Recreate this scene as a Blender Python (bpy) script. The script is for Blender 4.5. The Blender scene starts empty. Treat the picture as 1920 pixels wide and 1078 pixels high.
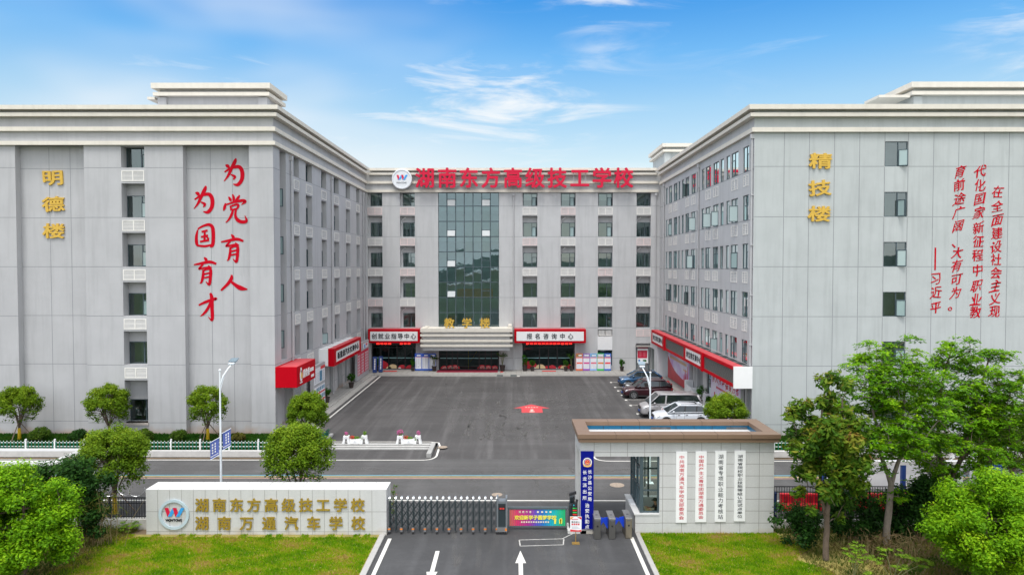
import bpy, math, random
import numpy as np
from math import radians, sin, cos, pi, atan2, sqrt
from mathutils import Vector, Matrix

S = bpy.context.scene
COL = S.collection

# ------------------------------------------------------------------ camera
CAM_H = 12.5
FPX, CW, CH = 1300.0, 1920.0, 1078.0
PITCH = math.atan(37.0 / FPX)
YAW = math.atan(3.0 / FPX)
cam_data = bpy.data.cameras.new('camera')
cam_data.sensor_fit = 'HORIZONTAL'
cam_data.sensor_width = 36.0
cam_data.lens = 36.0 * FPX / CW
cam_data.clip_start = 0.1
cam_data.clip_end = 6000.0
cam = bpy.data.objects.new('camera', cam_data)
COL.objects.link(cam)
cam.location = (0, 0, CAM_H)
cam.rotation_euler = (pi / 2 - PITCH, 0, YAW)
S.camera = cam

# ------------------------------------------------------------------ sky, sun, exposure
SUN_EL, SUN_AZ = radians(66), radians(196)     # azimuth clockwise from +Y: the sun stands behind the camera
SKY_STRENGTH = 0.10
SUN_STRENGTH = 1.6
EXPOSURE = 0.82
world = bpy.data.worlds.new('World')
S.world = world
world.use_nodes = True
NT = world.node_tree
NT.nodes.clear()


def wn(t, **kw):
    n = NT.nodes.new(t)
    for k, v in kw.items():
        setattr(n, k, v)
    return n


def wmath(op, a, b=None, clamp=False):
    n = wn('ShaderNodeMath', operation=op)
    n.use_clamp = clamp
    for i, v in enumerate((a, b)):
        if v is None:
            continue
        if isinstance(v, (int, float)):
            n.inputs[i].default_value = v
        else:
            NT.links.new(v, n.inputs[i])
    return n.outputs[0]


def wramp(v, a, b, lo=0.0, hi=1.0):
    n = wn('ShaderNodeMapRange', interpolation_type='SMOOTHSTEP')
    NT.links.new(v, n.inputs[0])
    n.inputs[1].default_value, n.inputs[2].default_value = a, b
    n.inputs[3].default_value, n.inputs[4].default_value = lo, hi
    return n.outputs[0]


out_w = wn('ShaderNodeOutputWorld')
bg = wn('ShaderNodeBackground')
NT.links.new(bg.outputs[0], out_w.inputs[0])
bg.inputs[1].default_value = SKY_STRENGTH
sky = wn('ShaderNodeTexSky', sky_type='NISHITA')
sky.sun_disc = False
sky.sun_elevation = SUN_EL
sky.sun_rotation = SUN_AZ
sky.air_density = 1.0
sky.dust_density = 0.6
sky.ozone_density = 1.5
tc = wn('ShaderNodeTexCoord')
sep = wn('ShaderNodeSeparateXYZ')
NT.links.new(tc.outputs['Generated'], sep.inputs[0])
dx, dy, dz = sep.outputs
# deepening of the blue with height
grad = wn('ShaderNodeValToRGB')
NT.links.new(dz, grad.inputs[0])
cr = grad.color_ramp
cr.elements[0].position = 0.0
cr.elements[0].color = (1.22, 1.04, 0.86, 1)
cr.elements[1].position = 1.0
cr.elements[1].color = (0.6, 0.9, 1.1, 1)
for p_, c_ in ((0.15, (1.20, 1.07, 0.90, 1)), (0.221, (0.98, 1.10, 1.02, 1)), (0.287, (0.57, 1.01, 1.16, 1)), (0.357, (0.25, 0.82, 1.19, 1)), (0.5, (0.30, 0.82, 1.15, 1))):
    e_ = cr.elements.new(p_)
    e_.color = c_
mulc = wn('ShaderNodeMix', data_type='RGBA', blend_type='MULTIPLY')
mulc.inputs[0].default_value = 1.0
NT.links.new(sky.outputs[0], mulc.inputs[6])
NT.links.new(grad.outputs[0], mulc.inputs[7])
# wispy cirrus: long streaks across bearing and height
bearing = wmath('ARCTAN2', dx, dy)
den = wmath('ADD', wmath('ABSOLUTE', dz), 0.25)
px_ = wmath('DIVIDE', dx, den)
py_ = wmath('DIVIDE', dy, den)
comb = wn('ShaderNodeCombineXYZ')
NT.links.new(px_, comb.inputs[0])
NT.links.new(py_, comb.inputs[1])
comb2 = wn('ShaderNodeCombineXYZ')
NT.links.new(bearing, comb2.inputs[0])
NT.links.new(dz, comb2.inputs[1])


def cloud_noise(scale, rot, loc, detail, rough, dist, nscale, src=None):
    m = wn('ShaderNodeMapping')
    NT.links.new((src or comb).outputs[0], m.inputs[0])
    m.inputs['Location'].default_value = loc
    m.inputs['Rotation'].default_value = (0, 0, rot)
    m.inputs['Scale'].default_value = scale
    n = wn('ShaderNodeTexNoise')
    NT.links.new(m.outputs[0], n.inputs['Vector'])
    n.inputs['Scale'].default_value = nscale
    n.inputs['Detail'].default_value = detail
    n.inputs['Roughness'].default_value = rough
    n.inputs['Distortion'].default_value = dist
    return n.outputs[0]


def blob(u, v, ru, rv):
    a_ = wmath('POWER', wmath('DIVIDE', wmath('SUBTRACT', bearing, u), ru), 2.0)
    b_ = wmath('POWER', wmath('DIVIDE', wmath('SUBTRACT', dz, v), rv), 2.0)
    return wramp(wmath('ADD', a_, b_), 1.0, 0.0)


n_wisp = cloud_noise((3.2, 17.0, 1), radians(5), (2.3, 0.7, 0), 9, 0.6, 0.9, 1.35, comb2)
n_mask = cloud_noise((2.2, 7.0, 1), radians(4), (7.7, 2.3, 0), 3, 0.5, 0.2, 0.9, comb2)
where = wmath('MAXIMUM', wmath('MAXIMUM', blob(-0.06, 0.225, 0.30, 0.085), wmath('MULTIPLY', blob(-0.34, 0.19, 0.42, 0.12), 0.62)), wmath('MULTIPLY', wramp(n_mask, 0.44, 0.62), 0.85))
wisp = wramp(wmath('ADD', n_wisp, wmath('MULTIPLY', where, 0.10)), 0.51, 0.76)
front = wmath('MULTIPLY', wmath('MULTIPLY', wisp, where), 0.95, clamp=True)
# unseen bright cloud layer behind the camera and overhead, added for soft neutral light
n_veil = cloud_noise((0.6, 0.6, 1), 0.4, (1.0, 5.0, 0), 6, 0.55, 0.3, 1.1)
veil_where = wmath('ADD', wramp(dy, 0.25, -0.35), wramp(dz, 0.42, 0.75), clamp=True)
veil = wmath('MULTIPLY', wramp(n_veil, 0.25, 0.6, 0.45, 1.0), veil_where)
low_haze = wmath('MULTIPLY', blob(-0.5, 0.2, 0.62, 0.26), wmath('MULTIPLY', wramp(n_mask, 0.3, 0.7), 0.7))
mixf = wn('ShaderNodeMix', data_type='RGBA')
NT.links.new(wmath('MAXIMUM', front, low_haze), mixf.inputs[0])
NT.links.new(mulc.outputs[2], mixf.inputs[6])
mixf.inputs[7].default_value = (5.3, 5.5, 5.65, 1)
mixc = wn('ShaderNodeMix', data_type='RGBA')
NT.links.new(veil, mixc.inputs[0])
NT.links.new(mixf.outputs[2], mixc.inputs[6])
mixc.inputs[7].default_value = (10.4, 10.6, 10.9, 1)
NT.links.new(mixc.outputs[2], bg.inputs[0])

sun_data = bpy.data.lights.new('sun', 'SUN')
sun_data.energy = SUN_STRENGTH
sun_data.angle = radians(22)
sun_data.color = (1.0, 0.965, 0.91)
sun = bpy.data.objects.new('sun', sun_data)
COL.objects.link(sun)
sd = Vector((sin(SUN_AZ) * cos(SUN_EL), cos(SUN_AZ) * cos(SUN_EL), sin(SUN_EL)))
sun.rotation_euler = sd.to_track_quat('Z', 'Y').to_euler()
sun.location = (0, -20, 60)
vs = S.view_settings
vs.view_transform = 'Standard'
vs.look = 'None'
vs.gamma = 1.0
vs.exposure = EXPOSURE

# ------------------------------------------------------------------ measuring helpers
_ct, _st = cos(PITCH), sin(PITCH)
_cy, _sy = cos(YAW), sin(YAW)


def ray(px, py):
    x = (px - CW / 2) / FPX
    y = -(py - CH / 2) / FPX
    f = _ct + y * _st
    z = y * _ct - _st
    return (x * _cy - f * _sy, x * _sy + f * _cy, z)


def G(px, py, z=0.0):          # survey point on the level z
    r = ray(px, py)
    k = (z - CAM_H) / r[2]
    return (r[0] * k, r[1] * k)


def W(px, py, Y):              # survey point on the upright plane y = Y
    r = ray(px, py)
    k = Y / r[1]
    return (r[0] * k, CAM_H + r[2] * k)


# ------------------------------------------------------------------ materials
MATS = {}


def mat(name, col, rough=0.7, metal=0.0, var=0.06, scale=3.0, bump=0.0, bscale=40.0, spec=0.4, streak=0.0, emit=0.0, coat=0.0, dirt=None):
    if name in MATS:
        return MATS[name]
    m = bpy.data.materials.new(name)
    m.use_nodes = True
    nt = m.node_tree
    b = nt.nodes['Principled BSDF']
    b.inputs['Roughness'].default_value = rough
    b.inputs['Metallic'].default_value = metal
    b.inputs['Specular IOR Level'].default_value = spec
    if coat:
        b.inputs['Coat Weight'].default_value = coat
        b.inputs['Coat Roughness'].default_value = 0.04
    c = (col[0], col[1], col[2], 1)
    b.inputs['Base Color'].default_value = c
    if emit:
        b.inputs['Emission Color'].default_value = c
        b.inputs['Emission Strength'].default_value = emit
    if var or streak or bump or dirt:
        geo = nt.nodes.new('ShaderNodeNewGeometry')
        cur = None
        if var:
            n = nt.nodes.new('ShaderNodeTexNoise')
            n.inputs['Scale'].default_value = scale
            n.inputs['Detail'].default_value = 6
            n.inputs['Roughness'].default_value = 0.6
            nt.links.new(geo.outputs['Position'], n.inputs['Vector'])
            r = nt.nodes.new('ShaderNodeMapRange')
            nt.links.new(n.outputs[0], r.inputs[0])
            r.inputs[1].default_value, r.inputs[2].default_value = 0.25, 0.75
            r.inputs[3].default_value, r.inputs[4].default_value = 1 - var, 1 + var
            cur = r.outputs[0]
        if streak:
            mp = nt.nodes.new('ShaderNodeMapping')
            nt.links.new(geo.outputs['Position'], mp.inputs[0])
            mp.inputs['Scale'].default_value = (0.9, 0.9, 0.07)
            n2 = nt.nodes.new('ShaderNodeTexNoise')
            n2.inputs['Scale'].default_value = 2.2
            n2.inputs['Detail'].default_value = 8
            n2.inputs['Roughness'].default_value = 0.65
            nt.links.new(mp.outputs[0], n2.inputs['Vector'])
            r2 = nt.nodes.new('ShaderNodeMapRange')
            nt.links.new(n2.outputs[0], r2.inputs[0])
            r2.inputs[1].default_value, r2.inputs[2].default_value = 0.48, 0.78
            r2.inputs[3].default_value, r2.inputs[4].default_value = 1 + streak * 0.3, 1 - streak
            if cur is None:
                cur = r2.outputs[0]
            else:
                mm = nt.nodes.new('ShaderNodeMath')
                mm.operation = 'MULTIPLY'
                nt.links.new(cur, mm.inputs[0])
                nt.links.new(r2.outputs[0], mm.inputs[1])
                cur = mm.outputs[0]
        src = None
        if cur is not None:
            v = nt.nodes.new('ShaderNodeVectorMath')
            v.operation = 'SCALE'
            v.inputs[0].default_value = col[:3]
            nt.links.new(cur, v.inputs['Scale'])
            src = v.outputs[0]
            nt.links.new(src, b.inputs['Base Color'])
        if dirt:                    # clay splash on the foot of a wall: (colour, z0, z1)
            dcol, z0, z1 = dirt
            sx = nt.nodes.new('ShaderNodeSeparateXYZ')
            nt.links.new(geo.outputs['Position'], sx.inputs[0])
            n3 = nt.nodes.new('ShaderNodeTexNoise')
            n3.inputs['Scale'].default_value = 0.9
            n3.inputs['Detail'].default_value = 6
            nt.links.new(geo.outputs['Position'], n3.inputs['Vector'])
            ad = nt.nodes.new('ShaderNodeMath')
            ad.operation = 'MULTIPLY_ADD'
            nt.links.new(n3.outputs[0], ad.inputs[0])
            ad.inputs[1].default_value = 1.3
            nt.links.new(sx.outputs[2], ad.inputs[2])
            r3 = nt.nodes.new('ShaderNodeMapRange')
            nt.links.new(ad.outputs[0], r3.inputs[0])
            r3.inputs[1].default_value, r3.inputs[2].default_value = z0 + 0.65, z1 + 0.65
            r3.inputs[3].default_value, r3.inputs[4].default_value = 0.75, 0.0
            mx = nt.nodes.new('ShaderNodeMix')
            mx.data_type = 'RGBA'
            nt.links.new(r3.outputs[0], mx.inputs[0])
            nt.links.new(src, mx.inputs[6])
            mx.inputs[7].default_value = (*dcol, 1)
            nt.links.new(mx.outputs[2], b.inputs['Base Color'])
        if bump:
            nb = nt.nodes.new('ShaderNodeTexNoise')
            nb.inputs['Scale'].default_value = bscale
            nb.inputs['Detail'].default_value = 4
            nt.links.new(geo.outputs['Position'], nb.inputs['Vector'])
            bp = nt.nodes.new('ShaderNodeBump')
            bp.inputs['Strength'].default_value = bump
            bp.inputs['Distance'].default_value = 0.02
            nt.links.new(nb.outputs[0], bp.inputs['Height'])
            nt.links.new(bp.outputs[0], b.inputs['Normal'])
    MATS[name] = m
    return m


def glass_mat(name, tint, ior=1.75, wavy=0.0, refl=(0.80, 0.92, 0.93)):
    if name in MATS:
        return MATS[name]
    m = bpy.data.materials.new(name)
    m.use_nodes = True
    nt = m.node_tree
    nt.nodes.clear()
    o = nt.nodes.new('ShaderNodeOutputMaterial')
    mix = nt.nodes.new('ShaderNodeMixShader')
    tr = nt.nodes.new('ShaderNodeBsdfTransparent')
    gl = nt.nodes.new('ShaderNodeBsdfGlossy')
    fr = nt.nodes.new('ShaderNodeFresnel')
    tr.inputs[0].default_value = (*tint, 1)
    gl.inputs['Color'].default_value = (*refl, 1)
    gl.inputs['Roughness'].default_value = 0.015
    fr.inputs[0].default_value = ior
    if wavy:
        geo = nt.nodes.new('ShaderNodeNewGeometry')
        nb = nt.nodes.new('ShaderNodeTexNoise')
        nb.inputs['Scale'].default_value = 0.9
        nb.inputs['Detail'].default_value = 2
        nt.links.new(geo.outputs['Position'], nb.inputs['Vector'])
        bp = nt.nodes.new('ShaderNodeBump')
        bp.inputs['Strength'].default_value = wavy
        bp.inputs['Distance'].default_value = 0.05
        nt.links.new(nb.outputs[0], bp.inputs['Height'])
        nt.links.new(bp.outputs[0], gl.inputs['Normal'])
    nt.links.new(fr.outputs[0], mix.inputs[0])
    nt.links.new(tr.outputs[0], mix.inputs[1])
    nt.links.new(gl.outputs[0], mix.inputs[2])
    nt.links.new(mix.outputs[0], o.inputs[0])
    MATS[name] = m
    return m


def leaf_mat(name, ramp, trans=0.35):
    if name in MATS:
        return MATS[name]
    m = bpy.data.materials.new(name)
    m.use_nodes = True
    nt = m.node_tree
    nt.nodes.clear()
    o = nt.nodes.new('ShaderNodeOutputMaterial')
    at = nt.nodes.new('ShaderNodeAttribute')
    at.attribute_name = 'tone'
    rp = nt.nodes.new('ShaderNodeValToRGB')
    els = rp.color_ramp.elements
    els[0].position, els[0].color = ramp[0][0], (*ramp[0][1], 1)
    els[1].position, els[1].color = ramp[-1][0], (*ramp[-1][1], 1)
    for p, c in ramp[1:-1]:
        e = els.new(p)
        e.color = (*c, 1)
    nt.links.new(at.outputs['Fac'], rp.inputs[0])
    df = nt.nodes.new('ShaderNodeBsdfPrincipled')
    df.inputs['Roughness'].default_value = 0.6
    df.inputs['Specular IOR Level'].default_value = 0.12
    tl = nt.nodes.new('ShaderNodeBsdfTranslucent')
    nt.links.new(rp.outputs[0], df.inputs['Base Color'])
    hs = nt.nodes.new('ShaderNodeHueSaturation')
    hs.inputs['Value'].default_value = 1.5
    hs.inputs['Hue'].default_value = 0.485
    nt.links.new(rp.outputs[0], hs.inputs['Color'])
    nt.links.new(hs.outputs[0], tl.inputs[0])
    mix = nt.nodes.new('ShaderNodeMixShader')
    mix.inputs[0].default_value = trans
    nt.links.new(df.outputs[0], mix.inputs[1])
    nt.links.new(tl.outputs[0], mix.inputs[2])
    nt.links.new(mix.outputs[0], o.inputs[0])
    MATS[name] = m
    return m


def asphalt_mat(name, base, streaks):
    m = bpy.data.materials.new(name)
    m.use_nodes = True
    nt = m.node_tree
    b = nt.nodes['Principled BSDF']
    b.inputs['Roughness'].default_value = 0.85
    b.inputs['Specular IOR Level'].default_value = 0.3
    geo = nt.nodes.new('ShaderNodeNewGeometry')

    def noise(sc, det, mapping=None, dist=0.0, rough=0.6):
        n = nt.nodes.new('ShaderNodeTexNoise')
        n.inputs['Scale'].default_value = sc
        n.inputs['Detail'].default_value = det
        n.inputs['Roughness'].default_value = rough
        n.inputs['Distortion'].default_value = dist
        if mapping:
            mp = nt.nodes.new('ShaderNodeMapping')
            mp.inputs['Scale'].default_value = mapping[0]
            mp.inputs['Rotation'].default_value = (0, 0, mapping[1])
            nt.links.new(geo.outputs['Position'], mp.inputs[0])
            nt.links.new(mp.outputs[0], n.inputs['Vector'])
        else:
            nt.links.new(geo.outputs['Position'], n.inputs['Vector'])
        return n.outputs[0]

    def rng(v, a, b_, lo, hi):
        r = nt.nodes.new('ShaderNodeMapRange')
        nt.links.new(v, r.inputs[0])
        for i, q in enumerate((a, b_, lo, hi)):
            r.inputs[i + 1].default_value = q
        return r.outputs[0]

    def mul(a, b_):
        k = nt.nodes.new('ShaderNodeMath')
        k.operation = 'MULTIPLY'
        nt.links.new(a, k.inputs[0])
        nt.links.new(b_, k.inputs[1])
        return k.outputs[0]
    f = rng(noise(0.28, 5), 0.3, 0.7, 0.86, 1.14)
    f = mul(f, rng(noise(60, 3), 0.3, 0.7, 0.82, 1.18))
    f = mul(f, rng(noise(5, 5), 0.3, 0.7, 0.93, 1.07))
    for (sc, rot, amt) in streaks:
        f = mul(f, rng(noise(1.0, 5, (sc, rot), 0.35, 0.55), 0.50, 0.68, 1.0, 1.0 + amt))
    v = nt.nodes.new('ShaderNodeVectorMath')
    v.operation = 'SCALE'
    v.inputs[0].default_value = base
    nt.links.new(f, v.inputs['Scale'])
    nt.links.new(v.outputs[0], b.inputs['Base Color'])
    bp = nt.nodes.new('ShaderNodeBump')
    bp.inputs['Strength'].default_value = 0.35
    bp.inputs['Distance'].default_value = 0.01
    nt.links.new(noise(90, 2), bp.inputs['Height'])
    nt.links.new(bp.outputs[0], b.inputs['Normal'])
    MATS[name] = m
    return m


# ------------------------------------------------------------------ mesh helpers
def offset_of(p):
    o = Vector((0, 0, 0))
    while p is not None:
        o += p.location
        p = p.parent
    return o


class MB:
    def __init__(self):
        self.v, self.f, self.m = [], [], []

    def face(self, pts, mi=0):
        i = len(self.v)
        self.v.extend([tuple(p) for p in pts])
        self.f.append(tuple(range(i, i + len(pts))))
        self.m.append(mi)

    def box(self, x0, x1, y0, y1, z0, z1, mi=0):
        i = len(self.v)
        self.v += [(x0, y0, z0), (x1, y0, z0), (x1, y1, z0), (x0, y1, z0), (x0, y0, z1), (x1, y0, z1), (x1, y1, z1), (x0, y1, z1)]
        for q in ((0, 3, 2, 1), (4, 5, 6, 7), (0, 1, 5, 4), (1, 2, 6, 5), (2, 3, 7, 6), (3, 0, 4, 7)):
            self.f.append(tuple(i + k for k in q))
            self.m.append(mi)

    def prism(self, poly, z0, z1, mi=0):
        n = len(poly)
        i = len(self.v)
        self.v += [(p[0], p[1], z0) for p in poly] + [(p[0], p[1], z1) for p in poly]
        self.f.append(tuple(i + k for k in reversed(range(n))))
        self.f.append(tuple(i + n + k for k in range(n)))
        self.m += [mi, mi]
        for k in range(n):
            self.f.append((i + k, i + (k + 1) % n, i + n + (k + 1) % n, i + n + k))
            self.m.append(mi)

    def extrude(self, poly3, vec, mi=0):
        n = len(poly3)
        i = len(self.v)
        self.v += [tuple(p) for p in poly3] + [(p[0] + vec[0], p[1] + vec[1], p[2] + vec[2]) for p in poly3]
        self.f.append(tuple(i + k for k in reversed(range(n))))
        self.f.append(tuple(i + n + k for k in range(n)))
        self.m += [mi, mi]
        for k in range(n):
            self.f.append((i + k, i + (k + 1) % n, i + n + (k + 1) % n, i + n + k))
            self.m.append(mi)

    def tube(self, pts, radii, n=8, mi=0, cap=True):
        pts = [Vector(p) for p in pts]
        if not hasattr(radii, '__len__'):
            radii = [radii] * len(pts)
        i0 = len(self.v)
        for k, p in enumerate(pts):
            d = (pts[min(k + 1, len(pts) - 1)] - pts[max(k - 1, 0)])
            d = d.normalized() if d.length > 1e-9 else Vector((0, 0, 1))
            a = Vector((1, 0, 0)) if abs(d.x) < 0.8 else Vector((0, 1, 0))
            u = d.cross(a).normalized()
            w = d.cross(u)
            for j in range(n):
                t = 2 * pi * j / n
                q = p + (u * cos(t) + w * sin(t)) * radii[k]
                self.v.append((q.x, q.y, q.z))
        for k in range(len(pts) - 1):
            for j in range(n):
                a = i0 + k * n + j
                b = i0 + k * n + (j + 1) % n
                self.f.append((a, b, b + n, a + n))
                self.m.append(mi)
        if cap:
            self.f.append(tuple(i0 + j for j in reversed(range(n))))
            self.f.append(tuple(i0 + (len(pts) - 1) * n + j for j in range(n)))
            self.m += [mi, mi]

    def lathe(self, prof, c, n=16, mi=0, axis='z'):
        i0 = len(self.v)
        for (r, h) in prof:
            for j in range(n):
                t = 2 * pi * j / n
                if axis == 'z':
                    self.v.append((c[0] + r * cos(t), c[1] + r * sin(t), c[2] + h))
                elif axis == 'y':
                    self.v.append((c[0] + r * cos(t), c[1] + h, c[2] + r * sin(t)))
                else:
                    self.v.append((c[0] + h, c[1] + r * cos(t), c[2] + r * sin(t)))
        for k in range(len(prof) - 1):
            for j in range(n):
                a = i0 + k * n + j
                b = i0 + k * n + (j + 1) % n
                self.f.append((a, b, b + n, a + n))
                self.m.append(mi)

    def build(self, name, mats, parent=None, smooth=False, local=False, bevel=0.0):
        if not isinstance(mats, (list, tuple)):
            mats = [mats]
        me = bpy.data.meshes.new(name)
        o_ = (0, 0, 0) if local else offset_of(parent)
        me.from_pydata([(a - o_[0], b - o_[1], c - o_[2]) for a, b, c in self.v], [], self.f)
        for m_ in mats:
            me.materials.append(m_)
        if len(mats) > 1:
            me.polygons.foreach_set('material_index', self.m)
        if smooth:
            me.polygons.foreach_set('use_smooth', [True] * len(me.polygons))
        me.update()
        ob = bpy.data.objects.new(name, me)
        COL.objects.link(ob)
        if parent is not None:
            ob.parent = parent
        if bevel:
            bv = ob.modifiers.new('soft_edges', 'BEVEL')
            bv.width = bevel
            bv.segments = 2
            bv.limit_method = 'ANGLE'
        return ob


def tag(o, label, cat, group=None, kind=None):
    o['label'] = label
    o['category'] = cat
    if group:
        o['group'] = group
    if kind:
        o['kind'] = kind
    return o


def struct(o, kind='structure'):
    o['kind'] = kind
    return o


def thing(name, label, cat, loc=(0, 0, 0), group=None, rz=0.0):
    o = bpy.data.objects.new(name, None)
    o.empty_display_size = 0.2
    COL.objects.link(o)
    o.location = loc
    o.rotation_euler = (0, 0, rz)
    return tag(o, label, cat, group)


def copy_tree(o, loc, rz, label, group=None, scale=None, top=True):
    c = o.copy()
    COL.objects.link(c)
    if top:
        c.location = loc
        c.rotation_euler = (0, 0, rz)
        if scale:
            c.scale = scale
        c['label'] = label
        if group:
            c['group'] = group
    for ch in list(o.children):
        d = copy_tree(ch, None, None, None, top=False)
        d.parent = c
    return c


# facade frames: (u, depth inward, z) -> world
def FS(Y):
    return lambda u, d, z: (u, Y + d, z)


def FE(X):      # faces +X
    return lambda u, d, z: (X - d, u, z)


def FW(X):      # faces -X
    return lambda u, d, z: (X + d, u, z)


def fbox(mb, F, u0, u1, d0, d1, z0, z1, mi=0):
    a, b = F(u0, d0, z0), F(u1, d1, z1)
    mb.box(min(a[0], b[0]), max(a[0], b[0]), min(a[1], b[1]), max(a[1], b[1]), min(a[2], b[2]), max(a[2], b[2]), mi)


def facade(mb, F, u0, u1, z0, z1, holes, mi=0):
    """wall face with openings (u0,u1,z0,z1,depth,closed)"""
    us = sorted(set([u0, u1] + [h[0] for h in holes] + [h[1] for h in holes]))
    us = [u for u in us if u0 <= u <= u1]
    zs = sorted(set([z0, z1] + [h[2] for h in holes] + [h[3] for h in holes]))
    zs = [z for z in zs if z0 <= z <= z1]
    for i in range(len(us) - 1):
        uc = (us[i] + us[i + 1]) / 2
        run = None
        for k in range(len(zs) - 1):
            zc = (zs[k] + zs[k + 1]) / 2
            hole = any(h[0] < uc < h[1] and h[2] < zc < h[3] for h in holes)
            if not hole and run is None:
                run = zs[k]
            if hole and run is not None:
                mb.face([F(us[i], 0, run), F(us[i + 1], 0, run), F(us[i + 1], 0, zs[k]), F(us[i], 0, zs[k])], mi)
                run = None
        if run is not None:
            mb.face([F(us[i], 0, run), F(us[i + 1], 0, run), F(us[i + 1], 0, z1), F(us[i], 0, z1)], mi)
    for h in holes:
        a, b, c, d, dep, closed = h
        for q in (((a, 0, c), (a, dep, c), (a, dep, d), (a, 0, d)), ((b, 0, c), (b, dep, c), (b, dep, d), (b, 0, d)),
                  ((a, 0, c), (b, 0, c), (b, dep, c), (a, dep, c)), ((a, 0, d), (b, 0, d), (b, dep, d), (a, dep, d))):
            mb.face([F(*p) for p in q], mi)
        if closed:
            mb.face([F(a, dep, c), F(b, dep, c), F(b, dep, d), F(a, dep, d)], mi)


# ------------------------------------------------------------------ lettering
_glyphs = {}


def glyph(ch, bold, ext):
    key = (ch, bold, ext)
    if key not in _glyphs:
        cu = bpy.data.curves.new('lettering', 'FONT')
        cu.body = ch
        cu.size = 1.0
        cu.offset = bold
        cu.extrude = ext
        cu.resolution_u = 3
        ob = bpy.data.objects.new('lettering', cu)
        COL.objects.link(ob)
        dg = bpy.context.evaluated_depsgraph_get()
        me = bpy.data.meshes.new_from_object(ob.evaluated_get(dg))
        vs_ = np.array([tuple(v.co) for v in me.vertices]) if len(me.vertices) else np.zeros((0, 3))
        fs_ = [tuple(p.vertices) for p in me.polygons]
        bpy.data.objects.remove(ob)
        bpy.data.curves.remove(cu)
        bpy.data.meshes.remove(me)
        if len(vs_):
            cx = 0.5 if ord(ch) > 0x2e00 else (vs_[:, 0].min() + vs_[:, 0].max()) / 2
            vs_[:, 0] -= cx
            vs_[:, 1] -= 0.37
        _glyphs[key] = (vs_, fs_)
    return _glyphs[key]


def put_glyph(mb, ch, F, sgn, u, z, w, h, d_out, thick, bold=0.01, shear=0.0, rot=0.0, wob=0.0, mi=0, nib=None):
    """one character centred at (u, z); thick metres deep, its back d_out in front of the face; weight comes from stacked shifted copies"""
    vs_, fs_ = glyph(ch, 0.0, 0.5)
    if not len(vs_):
        return
    P = vs_.copy()
    x, y = P[:, 0].copy(), P[:, 1].copy()
    if wob:
        s = (ord(ch) % 17) * 0.7
        x = x + wob * np.sin(5.2 * y + s) + wob * 0.5 * np.sin(9 * x + 2 * s)
        y = y + wob * np.sin(4.6 * x + 1.7 * s) + wob * 2.2 * x
    x = x + shear * y
    c, s_ = cos(rot), sin(rot)
    if nib:
        shifts = [(nib[0] * t_, nib[1] * t_) for t_ in (-1, -0.5, 0, 0.5, 1)]
    else:
        k_ = bold * 0.8
        shifts = [(0, 0), (k_, 0), (-k_, 0), (0, k_), (0, -k_)] if bold > 0.006 else [(0, 0)]
        if bold > 0.02:
            shifts += [(k_ * 0.7, k_ * 0.7), (-k_ * 0.7, k_ * 0.7), (k_ * 0.7, -k_ * 0.7), (-k_ * 0.7, -k_ * 0.7)]
    for n_, (sx_, sy_) in enumerate(shifts):
        X, Yv = ((x + sx_) * c - (y + sy_) * s_) * w, ((x + sx_) * s_ + (y + sy_) * c) * h
        i = len(mb.v)
        eps = 0.0006 * n_
        for k in range(len(P)):
            mb.v.append(F(u + sgn * X[k], -(d_out + eps + (P[k, 2] + 0.5) * thick), z + Yv[k]))
        for f in fs_:
            mb.f.append(tuple(i + q for q in f))
            mb.m.append(mi)


def line_text(mb, text, F, sgn, u0, u1, z, w, h, d_out=0.003, thick=0.01, **kw):
    n = len(text)
    for k, ch in enumerate(text):
        u = (u0 + u1) / 2 if n == 1 else u0 + (u1 - u0) * k / (n - 1)
        put_glyph(mb, ch, F, sgn, u, z, w, h, d_out, thick, **kw)


def column_text(mb, text, F, sgn, u, z1, z0, w, h, d_out=0.003, thick=0.01, **kw):
    n = len(text)
    for k, ch in enumerate(text):
        put_glyph(mb, ch, F, sgn, u, z1 + (z0 - z1) * (k / (n - 1) if n > 1 else 0), w, h, d_out, thick, **kw)


# ------------------------------------------------------------------ palette
M_wall = mat('grey_render', (0.405, 0.405, 0.417), 0.9, var=0.07, scale=0.5, bump=0.25, bscale=30, streak=0.12, dirt=((0.36, 0.25, 0.17), 0.2, 0.75))
M_wallc = mat('mid_grey_render', (0.452, 0.454, 0.460), 0.9, var=0.06, scale=0.5, bump=0.25, bscale=30, streak=0.13)
M_wallr = mat('pale_grey_render', (0.415, 0.44, 0.44), 0.9, var=0.07, scale=0.5, bump=0.25, bscale=30, streak=0.13, dirt=((0.38, 0.28, 0.19), 0.2, 0.75))
M_cream = mat('cream_moulding', (0.64, 0.60, 0.53), 0.8, var=0.05, scale=1.5, streak=0.08)
M_joint = mat('joint_sealant', (0.23, 0.24, 0.25), 0.9, var=0.1)
M_white = mat('white_paint', (0.78, 0.78, 0.78), 0.5, var=0.03)
M_louv = mat('louvre_paint', (0.74, 0.72, 0.68), 0.6, var=0.08, scale=2)
M_louvp = mat('pinkish_louvre_paint', (0.72, 0.58, 0.56), 0.6, var=0.12, scale=2)
M_dark = mat('dark_interior', (0.035, 0.04, 0.042), 0.9, var=0.15, scale=0.6)
M_room = mat('room_interior', (0.46, 0.49, 0.47), 0.9, var=0.2, scale=0.5)
M_frame = mat('grey_green_frame', (0.07, 0.10, 0.115), 0.45, 0.3, var=0.05)
M_glass = glass_mat('window_glass', (0.50, 0.64, 0.62), 2.3, 0.03)
M_cwglass = glass_mat('curtain_wall_glass', (0.58, 0.76, 0.78), 2.4, 0.04, (0.66, 0.86, 0.92))
M_shopglass = glass_mat('shop_glass', (0.32, 0.45, 0.46), 1.5)
M_boothglass = glass_mat('booth_glass', (0.86, 0.93, 0.88), 1.3)
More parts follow.
